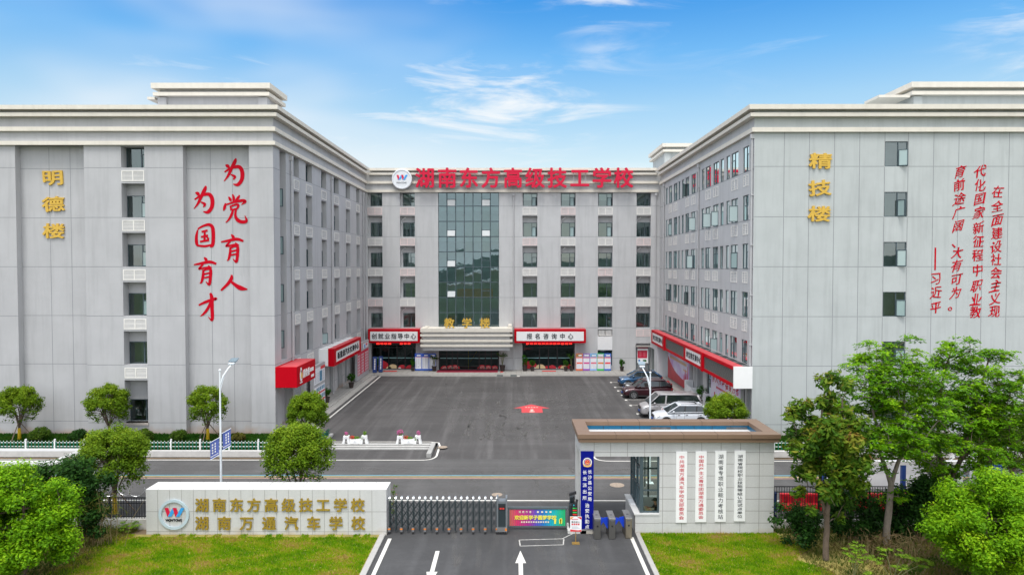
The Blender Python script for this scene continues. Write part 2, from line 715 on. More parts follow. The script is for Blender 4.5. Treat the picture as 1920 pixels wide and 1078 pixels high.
M_curtain = mat('pale_blind', (0.62, 0.64, 0.60), 0.9, var=0.1, scale=4)
M_pipe = mat('grey_pipe', (0.42, 0.42, 0.43), 0.6, var=0.05)
M_red = mat('red_sign_panel', (0.44, 0.002, 0.010), 0.5, var=0.06, scale=0.8, spec=0.05)
M_redtop = mat('faded_red_panel', (0.50, 0.07, 0.08), 0.6, var=0.2, scale=1.2, spec=0.2)
M_redletter = mat('red_letter', (0.55, 0.010, 0.045), 0.5, var=0.08, scale=1.5, spec=0.2)
M_redpaint = mat('red_calligraphy_paint', (0.46, 0.0, 0.012), 0.6, var=0.03, spec=0.1)
M_gold = mat('gold_letter', (0.60, 0.38, 0.055), 0.45, 0.15, var=0.1, scale=4)
M_brass = mat('brushed_brass', (0.37, 0.25, 0.035), 0.45, 0.35, var=0.12, scale=8)
M_black = mat('black_paint', (0.02, 0.02, 0.022), 0.45, var=0.05)
M_stone = mat('pale_granite', (0.50, 0.50, 0.495), 0.65, var=0.07, scale=25, bump=0.1, bscale=80, streak=0.08, dirt=((0.42, 0.34, 0.22), -0.25, 0.22))
M_stonetop = mat('granite_cap', (0.60, 0.595, 0.59), 0.55, var=0.06, scale=20)
M_brown = mat('brown_aluminium', (0.215, 0.14, 0.095), 0.4, 0.2, var=0.06, scale=1.5)
M_blue = mat('royal_blue_panel', (0.001, 0.005, 0.19), 0.5, var=0.03, spec=0.15)
M_pave = mat('pavement_slab', (0.33, 0.32, 0.30), 0.85, var=0.12, scale=1.6, bump=0.1)
M_kerb = mat('kerb_stone', (0.36, 0.35, 0.335), 0.8, var=0.1, scale=3)
M_mark = mat('road_paint', (0.60, 0.585, 0.545), 0.7, var=0.12, scale=6)
M_metal = mat('dark_gate_metal', (0.045, 0.062, 0.068), 0.4, 0.5, var=0.06)
M_steel = mat('steel', (0.55, 0.56, 0.57), 0.3, 0.9, var=0.05)
M_rail = mat('black_railing', (0.02, 0.022, 0.026), 0.5, 0.3, var=0.05)
M_lamp = mat('white_lamp_post', (0.72, 0.76, 0.80), 0.35, var=0.03)
M_shutter = mat('grey_shutter', (0.36, 0.38, 0.39), 0.45, 0.4, var=0.06)
M_bark = mat('bark', (0.13, 0.095, 0.07), 0.9, var=0.3, scale=9, bump=0.5, bscale=25)
M_palebark = mat('pale_bark', (0.22, 0.185, 0.15), 0.9, var=0.25, scale=7, bump=0.5, bscale=25)
M_wrap = mat('gold_wrap', (0.75, 0.50, 0.03), 0.3, 0.5, var=0.35, scale=14)
# ------------------------------------------------------------------ ground and roads
ZC = 0.25            # courtyard level
ZP = 0.40            # pavement level
XL, XR = -17.45, 17.25
YL, YR, YB = 50.5, 50.0, 82.0
M_soil = mat('clay_soil', (0.16, 0.115, 0.07), 0.95, var=0.35, scale=1.2, bump=0.6, bscale=12)
M_asph = asphalt_mat('asphalt', (0.080, 0.078, 0.078), [((0.45, 0.05, 1), 0.02, 0.25), ((0.10, 1.1, 1), 1.2, 0.18)])
M_asphc = asphalt_mat('courtyard_asphalt', (0.064, 0.061, 0.061), [((1.3, 0.045, 1), 0.16, 0.38), ((0.06, 0.55, 1), 0.5, 0.22), ((1.1, 0.06, 1), -0.30, 0.30)])
M_asphd = asphalt_mat('gate_asphalt', (0.056, 0.056, 0.058), [((1.0, 0.06, 1), -0.05, 0.30), ((0.3, 0.9, 1), 0.3, 0.18)])

b = MB()
b.face([(-900, -900, -0.06), (900, -900, -0.06), (900, 900, -0.06), (-900, 900, -0.06)])
struct(b.build('ground', M_soil))
b = MB()
b.face([(-80, 36.6, 0), (80, 36.6, 0), (80, 45.0, 0), (-80, 45.0, 0)])
struct(b.build('road', M_asph))
b = MB()
b.face([(-80, 33.6, 0.0), (80, 33.6, 0.0), (80, 36.6, 0.0), (-80, 36.6, 0.0)])
b.face([(-6.0, -60, 0.0), (5.72, -60, 0.0), (5.72, 33.6, 0.0), (-6.0, 33.6, 0.0)])
struct(b.build('driveway', M_asphd))
b = MB()
b.face([(-5.3, 45.0, 0), (15.5, 45.0, 0), (15.5, 48.2, ZC), (-5.3, 48.2, ZC)])
b.face([(-15.4, 48.2, ZC), (15.5, 48.2, ZC), (15.5, 78.2, ZC), (-15.4, 78.2, ZC)])
b.face([(-13.2, 45.0, 0.004), (-5.3, 45.0, 0.004), (-5.3, 47.25, 0.004), (-13.2, 47.25, 0.004)])
struct(b.build('courtyard', M_asphc))

# pavements round the courtyard: one slab with a two-step edge, slab joints as thin grooves
b = MB()
jm = MB()


def pave(x0, x1, y0, y1):
    b.box(x0, x1, y0, y1, ZC - 0.2, ZP)


pave(XL, -16.0, 50.5, 78.6)
b.box(-16.0, -15.4, 50.5, 78.2, ZC - 0.2, ZC + 0.075)
pave(XL, XR, 78.6, YB)
b.box(-15.4, 15.5, 78.2, 78.6, ZC - 0.2, ZC + 0.075)
pave(16.0, XR, 50.0, 78.6)
b.box(15.5, 16.0, 50.0, 78.6, ZC - 0.2, ZC + 0.075)
for k in range(0, 58):
    x = -17.1 + 0.6 * k
    if x < 17.1:
        jm.box(x, x + 0.02, 78.6, YB - 0.01, ZP, ZP + 0.003)
for k in range(46):
    y = 50.9 + 0.6 * k
    jm.box(-17.4, -16.0, y, y + 0.02, ZP, ZP + 0.003)
    jm.box(16.0, 17.2, y, y + 0.02, ZP, ZP + 0.003)
for k in range(5):
    y = 79.2 + 0.6 * k
    jm.box(-16.0, 16.0, y, y + 0.02, ZP + 0.001, ZP + 0.004)
for k in range(2):
    jm.box(-16.7 + 0.35 * k, -16.68 + 0.35 * k, 50.5, 78.6, ZP + 0.001, ZP + 0.004)
pv = struct(b.build('pavement', M_pave))
struct(jm.build('slab_joints', mat('slab_joint', (0.15, 0.145, 0.135), 0.95), pv))
b = MB()
for x in (-1.55, 0.0):
    b.box(x - 0.35, x + 0.35, 77.9, 78.62, ZC, ZP - 0.06)
tag(b.build('kerb_ramp', mat('rubber_ramp', (0.09, 0.10, 0.10), 0.9)), 'pair of dark grey kerb ramps before the main entrance', 'ramp')

# steps on the left of the courtyard mouth
b = MB()
for k in range(3):
    y = 47.25 + 0.30 * k
    b.box(-13.2, -5.75, y, 48.3, 0.0 if k == 0 else 0.083 * k, 0.083 * (k + 1))
b.box(-5.75, -5.45, 45.35, 48.3, 0.0, ZC + 0.02)
step = tag(b.build('steps', mat('step_stone', (0.33, 0.325, 0.315), 0.85, var=0.15, scale=1.5, bump=0.1)), 'three shallow grey stone steps below the flower planters', 'steps')
b = MB()
for k in range(3):
    y = 47.25 + 0.30 * k
    b.box(-13.2, -5.76, y - 0.012, y + 0.08, 0.083 * (k + 1) - 0.012, 0.083 * (k + 1) + 0.004)
b.build('nosing', mat('pale_nosing', (0.58, 0.57, 0.55), 0.8, var=0.1), step)

# painted markings
b = MB()


def strip(pts, w, z, mb=None):
    mb = mb or b
    L = [Vector((p[0], p[1], 0)) for p in pts]
    for i in range(len(L) - 1):
        d = (L[i + 1] - L[i]).normalized()
        n = Vector((-d.y, d.x, 0)) * w / 2
        zz = [z(p) if callable(z) else z for p in (L[i], L[i + 1])]
        mb.face([(L[i].x - n.x, L[i].y - n.y, zz[0]), (L[i + 1].x - n.x, L[i + 1].y - n.y, zz[1]),
                 (L[i + 1].x + n.x, L[i + 1].y + n.y, zz[1]), (L[i].x + n.x, L[i].y + n.y, zz[0])])


def zr(p):
    return 0.006 if p[1] < 45 else 0.006 + ZC * min(1, (p[1] - 45) / 3.2)


strip([(-70, 36.95), (70, 36.95)], 0.14, 0.004)
arc = [(-5.1 - 0.9 + 0.9 * sin(t), 44.75 + 0.9 - 0.9 * cos(t)) for t in [i * pi / 12 for i in range(7)]]
strip([(-70, 44.75)] + arc[:1] + arc[1:] + [(-5.1, 45.7), (-5.1, 47.6)], 0.13, lambda p: zr(p) + 0.004)
strip([(-5.1, 47.6), (-5.25, 48.25), (-5.9, 48.5), (-13.0, 48.5)], 0.13, lambda p: zr(p) + 0.004)
arc = [(5.3 + 0.9 - 0.9 * sin(t), 44.55 + 0.9 - 0.9 * cos(t)) for t in [i * pi / 12 for i in range(7)]]
strip([(70, 44.55)] + arc + [(5.3, 47.6)], 0.13, lambda p: zr(p) + 0.004)
strip([(-15.05, 50.6), (-15.05, 78.0)], 0.16, ZC + 0.004)
strip([(-15.05, 78.0), (-9.3, 78.0)], 0.05, ZC + 0.004)
strip([(-9.3, 77.9), (0.55, 77.9)], 0.14, ZC + 0.004)
strip([(0.55, 77.8), (0.55, 78.2)], 0.30, ZC + 0.0045)
for y in (74.1, 71.1, 69.0, 66.6, 64.2, 61.7, 58.1, 55.4, 52.8):
    strip([(10.35, y), (15.2, y)], 0.10, ZC + 0.004)
    strip([(10.42, y - 0.5), (10.42, y + 0.02)], 0.2, ZC + 0.0046)
# driveway lines, arrows and the box over the induction loop
strip([(-5.72, -60), (-5.72, 31.7)], 0.17, 0.004)
strip([(5.48, -60), (5.48, 31.9)], 0.17, 0.004)


def arrow(x, y0, y1, up):
    s = 1 if up else -1
    tip, tail = (y1, y0) if up else (y0, y1)
    b.face([(x - 0.09, tail, 0.004), (x + 0.09, tail, 0.004), (x + 0.09, tip - s * 1.3, 0.004), (x - 0.09, tip - s * 1.3, 0.004)])
    b.face([(x - 0.23, tip - s * 1.3, 0.0042), (x + 0.23, tip - s * 1.3, 0.0042), (x, tip, 0.0042)])


arrow(0.30, 26.4, 30.35, True)
arrow(-3.36, 26.9, 30.3, False)
struct(b.build('road_markings', M_mark))
b = MB()
strip([(0.30, 30.85), (2.25, 31.0), (2.32, 31.7), (0.26, 31.55), (0.30, 30.85)], 0.055, 0.004)
strip([(2.25, 31.7), (2.9, 32.45)], 0.05, 0.0045)
struct(b.build('loop_cut_lines', mat('loop_sealant', (0.42, 0.41, 0.39), 0.9, var=0.35, scale=7)))
for nm, y, c in (('blue_line', 41.45, (0.12, 0.30, 0.38)), ('yellow_line', 41.17, (0.46, 0.36, 0.15)), ('pink_line', 40.86, (0.38, 0.23, 0.18))):
    b = MB()
    strip([(-70, y), (70, y)], 0.13, 0.004)
    struct(b.build(nm, mat(nm + '_paint', c, 0.7, var=0.2, scale=3)))
# red arrow painted in the courtyard
ax0, ay0 = G(998, 773.4, ZC)
ax1, ay1 = G(998, 758, ZC)
b = MB()
ym = ay0 + (ay1 - ay0) * 0.52
b.face([(ax0 - 0.9, ay0, ZC + 0.004), (ax0 + 0.9, ay0, ZC + 0.004), (ax0 + 0.9, ym, ZC + 0.004), (ax0 - 0.9, ym, ZC + 0.004)])
b.face([(ax0 - 1.6, ym, ZC + 0.0042), (ax0 + 1.6, ym, ZC + 0.0042), (ax0, ay1, ZC + 0.0042)])
struct(b.build('red_floor_arrow', mat('red_floor_paint', (0.55, 0.05, 0.06), 0.6, var=0.15, scale=3)))
b = MB()
b.lathe([(0.0, 0.0), (0.11, 0.0)], (ax0, ay0 + 0.75, ZC + 0.0052), 12)
for k in range(5):
    b.box(ax0 - 0.55 + 0.24 * k, ax0 - 0.40 + 0.24 * k, ym + 0.25, ym + 0.55, ZC + 0.0044, ZC + 0.005)
b.box(ax0 - 0.22, ax0 + 0.22, ay0 + 0.25, ay0 + 0.62, ZC + 0.0044, ZC + 0.005)
b.box(ax0 - 0.13, ax0 + 0.13, ay0 + 0.9, ay0 + 1.4, ZC + 0.0044, ZC + 0.005)
struct(b.build('floor_arrow_emblem', mat('pale_floor_paint', (0.72, 0.42, 0.36), 0.7, var=0.2)))


# dusty tyre tracks swept across the courtyard and the gate
m = bpy.data.materials.new('tyre_dust')
m.use_nodes = True
nt = m.node_tree
nt.nodes.clear()
o_ = nt.nodes.new('ShaderNodeOutputMaterial')
mx_ = nt.nodes.new('ShaderNodeMixShader')
t_ = nt.nodes.new('ShaderNodeBsdfTransparent')
d_ = nt.nodes.new('ShaderNodeBsdfDiffuse')
d_.inputs[0].default_value = (0.17, 0.165, 0.16, 1)
g_ = nt.nodes.new('ShaderNodeNewGeometry')
n_ = nt.nodes.new('ShaderNodeTexNoise')
n_.inputs['Scale'].default_value = 0.9
n_.inputs['Detail'].default_value = 7
nt.links.new(g_.outputs['Position'], n_.inputs['Vector'])
r_ = nt.nodes.new('ShaderNodeMapRange')
nt.links.new(n_.outputs[0], r_.inputs[0])
for q, v in enumerate((0.40, 0.75, 0.0, 0.30)):
    r_.inputs[q + 1].default_value = v
nt.links.new(r_.outputs[0], mx_.inputs[0])
nt.links.new(t_.outputs[0], mx_.inputs[1])
nt.links.new(d_.outputs[0], mx_.inputs[2])
nt.links.new(mx_.outputs[0], o_.inputs[0])
b = MB()
TR = random.Random(12)
for k in range(34):
    xs, ys = TR.uniform(-4.2, 4.2), 49.0
    xe, ye = TR.uniform(-13.5, 10.0), TR.uniform(60, 77)
    bend = TR.uniform(-3, 3)
    for off in (0.0, 1.5):
        pts = [(xs + off + (xe - xs) * f * f + bend * sin(pi * f), ys + (ye - ys) * f) for f in [i / 14 for i in range(15)]]
        strip(pts, TR.uniform(0.16, 0.26), ZC + 0.0015 + 0.00005 * k)
for k in range(14):
    xs = TR.uniform(-4.6, 4.2)
    strip([(xs + 0.4 * sin(i * 0.5 + k) + (0.12 * k - 1) * (i / 12.0) ** 2, 27.0 + i * 1.35) for i in range(13)], TR.uniform(0.18, 0.34), 0.0015 + 0.00008 * k)
for k in range(9):
    xs, sg = TR.uniform(-4, 4), TR.choice((-1, 1))
    strip([(xs + sg * (1 - cos(f)) * 7.0, 37.5 + sin(f) * TR.uniform(5.4, 5.6)) for f in [i * 0.13 for i in range(12)]], 0.24, 0.0028 + 0.00008 * k)
for k in range(6):
    yy = 38.2 + 1.05 * k
    strip([(-40 + i * 4, yy + 0.15 * sin(i * 0.7 + k)) for i in range(21)], 0.26, 0.0022 + 0.00005 * k)
struct(b.build('tyre_tracks', m))


def manhole(x, y, z, label, r=0.33, c=(0.30, 0.24, 0.19)):
    m_ = MB()
    m_.lathe([(0, 0.012), (r * 0.8, 0.012), (r * 0.82, 0.006), (r, 0.010), (r, 0.0)], (x, y, z), 20)
    tag(m_.build('manhole_cover', mat('manhole_metal', c, 0.8, var=0.3, scale=8)), label, 'manhole')


gx, gy = G(830, 839, 0.2)
manhole(gx, gy, 0.235, 'round rusty manhole cover beside the stone steps')
gx, gy = G(1157, 909, 0)
manhole(gx, gy, 0.001, 'pale manhole cover on the road seen through the gatehouse passage', 0.42)
gx, gy = G(932, 927, 0)
manhole(gx, gy, 0.001, 'worn manhole cover on the road behind the folding gate', 0.30, (0.30, 0.24, 0.19))

# ------------------------------------------------------------------ window kit
WIN_RND = random.Random(4)


def window(parent, F, u0, u1, z0, z1, d, split=0.6, blind=0.0, flip=False, room=1.0, ajar=None, glass=None, mull=0.05):
    """frame part with pane and blind sub-parts; flip puts the opening light on the low-u side"""
    fr = MB()
    t = mull
    fbox(fr, F, u0, u1, d, d + 0.07, z0, z0 + t)
    fbox(fr, F, u0, u1, d, d + 0.07, z1 - t, z1)
    fbox(fr, F, u0, u0 + t, d, d + 0.07, z0 + t, z1 - t)
    fbox(fr, F, u1 - t, u1, d, d + 0.07, z0 + t, z1 - t)
    if split:
        us = u0 + (u1 - u0) * (split if not flip else 1 - split)
        fbox(fr, F, us - t * 0.6, us + t * 0.6, d - 0.004, d + 0.066, z0 + t, z1 - t)
        zt = z0 + (z1 - z0) * 0.68
        a, c = (us + t * 0.6, u1 - t) if not flip else (u0 + t, us - t * 0.6)
        fbox(fr, F, a, c, d - 0.003, d + 0.067, zt - t * 0.5, zt + t * 0.5)
        fbox(fr, F, a, a + t * 0.8, d - 0.012, d + 0.05, z0 + t, zt - t * 0.5)
        fbox(fr, F, c - t * 0.8, c, d - 0.012, d + 0.05, z0 + t, zt - t * 0.5)
    w = fr.build('window', M_frame, parent)
    g = MB()
    if ajar and split:
        # fixed glass everywhere but the opening light
        o0, o1 = (u0 + t, us) if not flip else (us, u1 - t)
        g.face([F(o0, d + 0.03, z0 + t), F(o1, d + 0.03, z0 + t), F(o1, d + 0.03, z1 - t), F(o0, d + 0.03, z1 - t)])
        g.face([F(a, d + 0.03, zt), F(c, d + 0.03, zt), F(c, d + 0.03, z1 - t), F(a, d + 0.03, z1 - t)])
    else:
        e1, e2 = WIN_RND.uniform(-0.012, 0.012), WIN_RND.uniform(-0.012, 0.012)
        g.face([F(u0 + t, d + 0.035 + e1, z0 + t), F(u1 - t, d + 0.035 - e1, z0 + t), F(u1 - t, d + 0.035 + e2 - e1, z1 - t), F(u0 + t, d + 0.035 + e2 + e1, z1 - t)])
    g.build('pane', glass or M_glass, w)
    if ajar and split:
        # opening light swung outward about its outer edge
        hinge, free = (c, a) if (ajar > 0) else (a, c)
        L = abs(c - a)
        an = abs(ajar)
        sgn = 1 if free > hinge else -1
        s_ = MB()

        def Q(r, k, z):
            return F(hinge + sgn * (r * cos(an) - k * sin(an)), d - 0.02 - r * sin(an) - k * cos(an), z)
        za, zb = z0 + t * 0.6, zt
        for (r0, r1, q0, q1) in ((0, L, za, za + t), (0, L, zb - t, zb), (0, t, za + t, zb - t), (L - t, L, za + t, zb - t)):
            s_.extrude([Q(r0, 0, q0), Q(r1, 0, q0), Q(r1, 0, q1), Q(r0, 0, q1)], Vector(Q(0, 0.04, 0)) - Vector(Q(0, 0, 0)))
        gp = len(s_.m)
        s_.face([Q(t, 0.02, za + t), Q(L - t, 0.02, za + t), Q(L - t, 0.02, zb - t), Q(t, 0.02, zb - t)], 1)
        s_.build('open_sash', [M_frame, mat('sash_glass', (0.30, 0.40, 0.40), 0.06, var=0.0, spec=1.0)], w)
    # room behind: a shallow box, so the window looks into a dim room
    r_ = MB()
    e = d + 0.09
    R = d + room
    pts = lambda dd, zz, uu: F(uu, dd, zz)
    for q in (((u0, R, z0), (u1, R, z0), (u1, R, z1), (u0, R, z1)), ((u0, e, z0), (u0, R, z0), (u0, R, z1), (u0, e, z1)),
              ((u1, e, z0), (u1, R, z0), (u1, R, z1), (u1, e, z1)), ((u0, e, z1), (u1, e, z1), (u1, R, z1), (u0, R, z1)),
              ((u0, e, z0), (u1, e, z0), (u1, R, z0), (u0, R, z0))):
        r_.face([F(*p) for p in q])
    r_.build('room', M_room, w)
    if blind > 0:
        bl = MB()
        n = 14
        zb = z1 - t - (z1 - z0) * blind
        lo, hi = u0 + t, u1 - t
        if blind > 0.85:            # a drawn curtain, partly open
            hi = lo + (hi - lo) * WIN_RND.choice((0.45, 0.62, 1.0))
            if WIN_RND.random() < 0.5:
                lo, hi = u1 - t - (hi - lo), u1 - t
            for k in range(n):
                a0, a1 = lo + (hi - lo) * k / n, lo + (hi - lo) * (k + 1) / n
                da, db = d + 0.15 + 0.04 * (k % 2), d + 0.15 + 0.04 * ((k + 1) % 2)
                bl.face([F(a0, da, zb), F(a1, db, zb), F(a1, db, z1 - t), F(a0, da, z1 - t)])
        else:
            bl.face([F(lo, d + 0.13, zb), F(hi, d + 0.13, zb), F(hi, d + 0.13, z1 - t), F(lo, d + 0.13, z1 - t)])
        bl.build('blind', M_curtain, w)
    return w


def louvre(parent, F, u0, u1, z0, z1, d=-0.03, n=6, mid=True, m=None):
    l = MB()
    t = 0.055
    fbox(l, F, u0, u1, d, d + 0.06, z0, z0 + t)
    fbox(l, F, u0, u1, d, d + 0.06, z1 - t, z1)
    fbox(l, F, u0, u0 + t, d, d + 0.06, z0 + t, z1 - t)
    fbox(l, F, u1 - t, u1, d, d + 0.06, z0 + t, z1 - t)
    if mid:
        fbox(l, F, (u0 + u1) / 2 - 0.03, (u0 + u1) / 2 + 0.03, d - 0.003, d + 0.055, z0 + t, z1 - t)
    step_ = (z1 - z0 - 2 * t) / n
    for k in range(n):
        z = z0 + t + step_ * (k + 0.5)
        l.extrude([F(u0 + t, d + 0.01, z - step_ * 0.22), F(u0 + t, d + 0.05, z + step_ * 0.12), F(u0 + t, d + 0.05, z + step_ * 0.24), F(u0 + t, d + 0.01, z - step_ * 0.08)],
                  Vector(F(u1 - t, 0, 0)) - Vector(F(u0 + t, 0, 0)))
    return l.build('louvre', m or M_louv, parent)


def joints(parent, rects, F, proud=0.003):
    j = MB()
    for (u0, u1, z0, z1, d) in rects:
        fbox(j, F, u0, u1, d - proud, d + 0.01, z0, z1)
    return j


def downpipe(parent, F, u, z0, z1, r=0.07, d=-0.12):
    p = MB()
    p.tube([F(u, d, z0), F(u, d, z1)], r, 8)
    fbox(p, F, u - 0.13, u + 0.13, d - 0.12, -0.004, z1 - 0.05, z1 + 0.28)
    for z in np.arange(z0 + 1.5, z1 - 0.5, 3.6):
        fbox(p, F, u - 0.1, u + 0.1, d - 0.085, -0.002, z, z + 0.06)
    return p.build('downpipe', M_pipe, parent, smooth=False)


SILL = [19.75, 16.15, 12.57, 8.98, 5.40]
TOPZ = 24.15
BANDS4 = [(23.85, TOPZ, 0.55), (23.38, 23.64, 0.42), (22.36, 22.66, 0.24), (21.36, 21.64, 0.22)]
BANDS3 = [(23.72, 24.06, 0.55), (23.24, 23.50, 0.42), (22.18, 22.50, 0.22)]
JW = 0.038

# ------------------------------------------------------------------ left wing
LW = thing('school_building', 'grey school wing carrying gold characters and red brush writing beside narrow window bays', 'building', (-28.0, 66.0, 0))
F = FS(YL)
XO = -62.0
wl = MB()
holes = [(-36.2, -31.2, 0.0, 21.36, 0.55, True), (-24.0, -19.2, 0.0, 21.36, 0.55, True)]
xo0, xo1 = -28.5, -26.8
for zs in SILL:
    top = min(zs + 2.47, 21.30)
    holes.append((xo0, xo1, zs, top, 0.75, False))
holes.append((xo0, xo1, 1.15, 4.28, 0.75, False))
facade(wl, F, XO, XL, 0.0, 21.36, holes)
for zs in SILL:
    top = min(zs + 2.47, 21.30)
    zt = min(zs + 1.64, top - 0.002)
    wl.face([F(xo0, 0.75, zt), F(xo1, 0.75, zt), F(xo1, 0.75, top), F(xo0, 0.75, top)])
wl.face([F(xo0, 0.75, 2.75), F(xo1, 0.75, 2.75), F(xo1, 0.75, 4.28), F(xo0, 0.75, 4.28)])
# parapet faces
for (za, zb) in ((21.36, TOPZ),):
    wl.face([F(XO, 0, za), F(XL, 0, za), F(XL, 0, zb), F(XO, 0, zb)])
# courtyard side
E_ = FE(XL)
bays = [(55.2, 56.55), (58.4, 60.2), (63.1, 64.8), (67.5, 69.4), (72.3, 74.2), (77.1, 78.7)]
holes = [(51.9, 53.3, 5.5, 21.30, 0.9, True)]
for (a, c) in bays:
    for zs in SILL:
        holes.append((a, c, zs, min(zs + 2.47, 21.30), 0.44, False))
holes.append((80.6, 81.4, 0.4, 21.3, 0.4, True))
gb = [(51.9, 54.4, 4.2), (54.9, 57.6, 4.2), (58.4, 60.6, 4.2), (62.6, 64.2, 4.2), (65.4, 67.2, 4.2), (68.4, 70.2, 4.2), (71.4, 73.4, 4.2), (74.6, 78.6, 4.2)]
for (a, c, zt) in gb:
    holes.append((a, c, 0.4, zt, 0.6, True))
facade(wl, E_, YL, YB, 0.0, TOPZ, holes)
for (a, c) in bays:
    for zs in SILL:
        top = min(zs + 2.47, 21.30)
        wl.face([E_(a, 0.44, zs + 1.5), E_(c, 0.44, zs + 1.5), E_(c, 0.44, top), E_(a, 0.44, top)])
# roof and back
wl.face([(XO, YL, 23.45), (XL, YL, 23.45), (XL, 96, 23.45), (XO, 96, 23.45)])
wl.face([(XO, 96, 0), (XL, 96, 0), (XL, 96, TOPZ), (XO, 96, TOPZ)])
wl.face([(XO, YL, 0), (XO, 96, 0), (XO, 96, TOPZ), (XO, YL, TOPZ)])
wl.build('wall', M_wall, LW)
# cornice bands as one L-shaped moulding each
for (z0, z1, p) in BANDS4:
    m_ = MB()
    m_.prism([(XO, YL - p), (XL + p, YL - p), (XL + p, YB - p), (XL - 0.25, YB - p), (XL - 0.25, YL + 0.25), (XO, YL + 0.25)], z0, z1)
    m_.build('cornice', M_cream, LW)
# joints
rects = []
pier_u = [(XO, -36.2, 0), (-36.2, -31.2, 0.55), (-31.2, xo0, 0), (xo1, -24.0, 0), (-24.0, -19.2, 0.55), (-19.2, XL, 0)]
for z in SILL + [1.15]:
    for (a, c, d) in pier_u:
        rects.append((a + (0.002 if d else 0), c - (0.002 if d else 0), z - JW / 2, z + JW / 2, d))
for u in (-34.1, -32.55, -22.25, -20.65):
    rects.append((u - 0.02, u + 0.02, 0.3, 21.3, 0.551))
j = joints(LW, rects, F)
eu = [(YL, 51.9)] + [(53.3, 55.2)] + [(bays[i][1], bays[i + 1][0]) for i in range(5)] + [(78.7, 80.6)]
for z in SILL:
    for (a, c) in eu:
        fbox(j, E_, a, c, -0.003, 0.01, z - JW / 2, z + JW / 2)
fbox(j, E_, 52.0, 53.2, 0.894, 0.91, 19.73, 19.77)
for (a, c) in ((57.6, 58.4), (60.6, 62.6), (64.2, 65.4), (67.2, 68.4), (70.2, 71.4), (73.4, 74.6)):
    fbox(j, E_, a, c, -0.003, 0.01, 1.5, 1.54)
j.build('wall_joint', M_joint, LW)
# the reveal sides too
for k, zs in enumerate(SILL):
    window(LW, F, xo0 + 0.02, xo1 - 0.02, zs + 0.01, min(zs + 1.64, 21.29), 0.70, 0.66, blind=0.0, room=1.6, ajar=0.35 if k in (1, 2, 3) else None)
    louvre(LW, F, xo0 + 0.03, xo1 - 0.02, zs - 0.98, zs - 0.20, n=7)
window(LW, F, xo0 + 0.02, xo1 - 0.02, 1.16, 2.75, 0.70, 0.72, room=1.6)
sl = MB()
fbox(sl, F, xo0 - 0.05, xo1 + 0.05, -0.10, 0.60, 0.98, 1.15)
sl.build('window_sill', mat('stained_sill', (0.40, 0.36, 0.33), 0.85, var=0.15), LW)
for (a, c) in bays:
    for k, zs in enumerate(SILL):
        aj = -0.8 if WIN_RND.random() < 0.10 and k else None
        window(LW, E_, a + 0.01, c - 0.01, zs + 0.01, zs + 1.5, 0.40, 0.55, room=1.2, ajar=aj)
        louvre(LW, E_, a + 0.02, c - 0.02, zs - 1.0, zs - 0.22, n=6, mid=False)
for z in (17.1, 13.5, 9.9, 6.4):
    s_ = MB()
    # open casement standing out of the first tall bay
    s_.box(XL - 0.62, XL + 0.02, 52.52, 52.56, z, z + 0.06)
    s_.box(XL - 0.62, XL + 0.02, 52.52, 52.56, z + 1.3, z + 1.36)
    s_.box(XL - 0.62, XL - 0.56, 52.52, 52.56, z + 0.06, z + 1.3)
    s_.box(XL - 0.04, XL + 0.02, 52.52, 52.56, z + 0.06, z + 1.3)
    w_ = s_.build('window', M_frame, LW)
    g_ = MB()
    g_.face([(XL - 0.56, 52.54, z + 0.06), (XL - 0.04, 52.54, z + 0.06), (XL - 0.04, 52.54, z + 1.3), (XL - 0.56, 52.54, z + 1.3)])
    g_.build('pane', mat('sash_glass', (0.30, 0.40, 0.40), 0.06, var=0.0, spec=1.0), w_)
for u in (54.3, 66.3, 80.2):
    downpipe(LW, E_, u, 0.4, 20.9)
for (a, c, zt) in gb:
    sh = MB()
    if a in (51.9, 58.4, 62.6):
        continue
    n = 26
    for k in range(n):
        z = 0.4 + (zt - 0.45) * k / n
        sh.extrude([E_(a + 0.01, 0.34, z), E_(a + 0.01, 0.30, z + 0.02), E_(a + 0.01, 0.30, z + (zt - 0.45) / n - 0.02), E_(a + 0.01, 0.34, z + (zt - 0.45) / n)],
                   Vector(E_(c - 0.01, 0, 0)) - Vector(E_(a + 0.01, 0, 0)))
    sh.build('roller_shutter', M_shutter, LW)


def roof_house(parent, x0, x1, y0, y1, ztop, slab=None, slim=False):
    h = MB()
    h.box(x0 + 0.5, x1 - 0.5, y0 + 0.5, y1 - 0.5, 23.45, ztop - 0.15)
    for (cx, cy) in ((x0 + 0.35, y0 + 0.35), (x1 - 1.05, y0 + 0.35), (x1 - 1.05, y1 - 1.05)):
        h.box(cx, cx + 0.7, cy, cy + 0.7, 23.45, ztop - 1.05)
    o = h.build('stair_housing', M_wall if parent is not RW else M_wallr, parent)
    for (za, zb, p) in ((ztop - 0.42, ztop, 0.0), (ztop - 0.98, ztop - 0.70, 0.1)):
        c = MB()
        c.box(x0 + p, x1 - p, y0 + p, y1 - p, za, zb)
        if slab and p:
            c.box(*slab)
        c.build('roof_band', M_cream, o)
    return o


RW = None
roof_house(LW, -28.6, -19.2, 55.0, 59.2, 27.05, slab=(-29.1, -28.5, 55.4, 58.0, 25.85, 26.05))

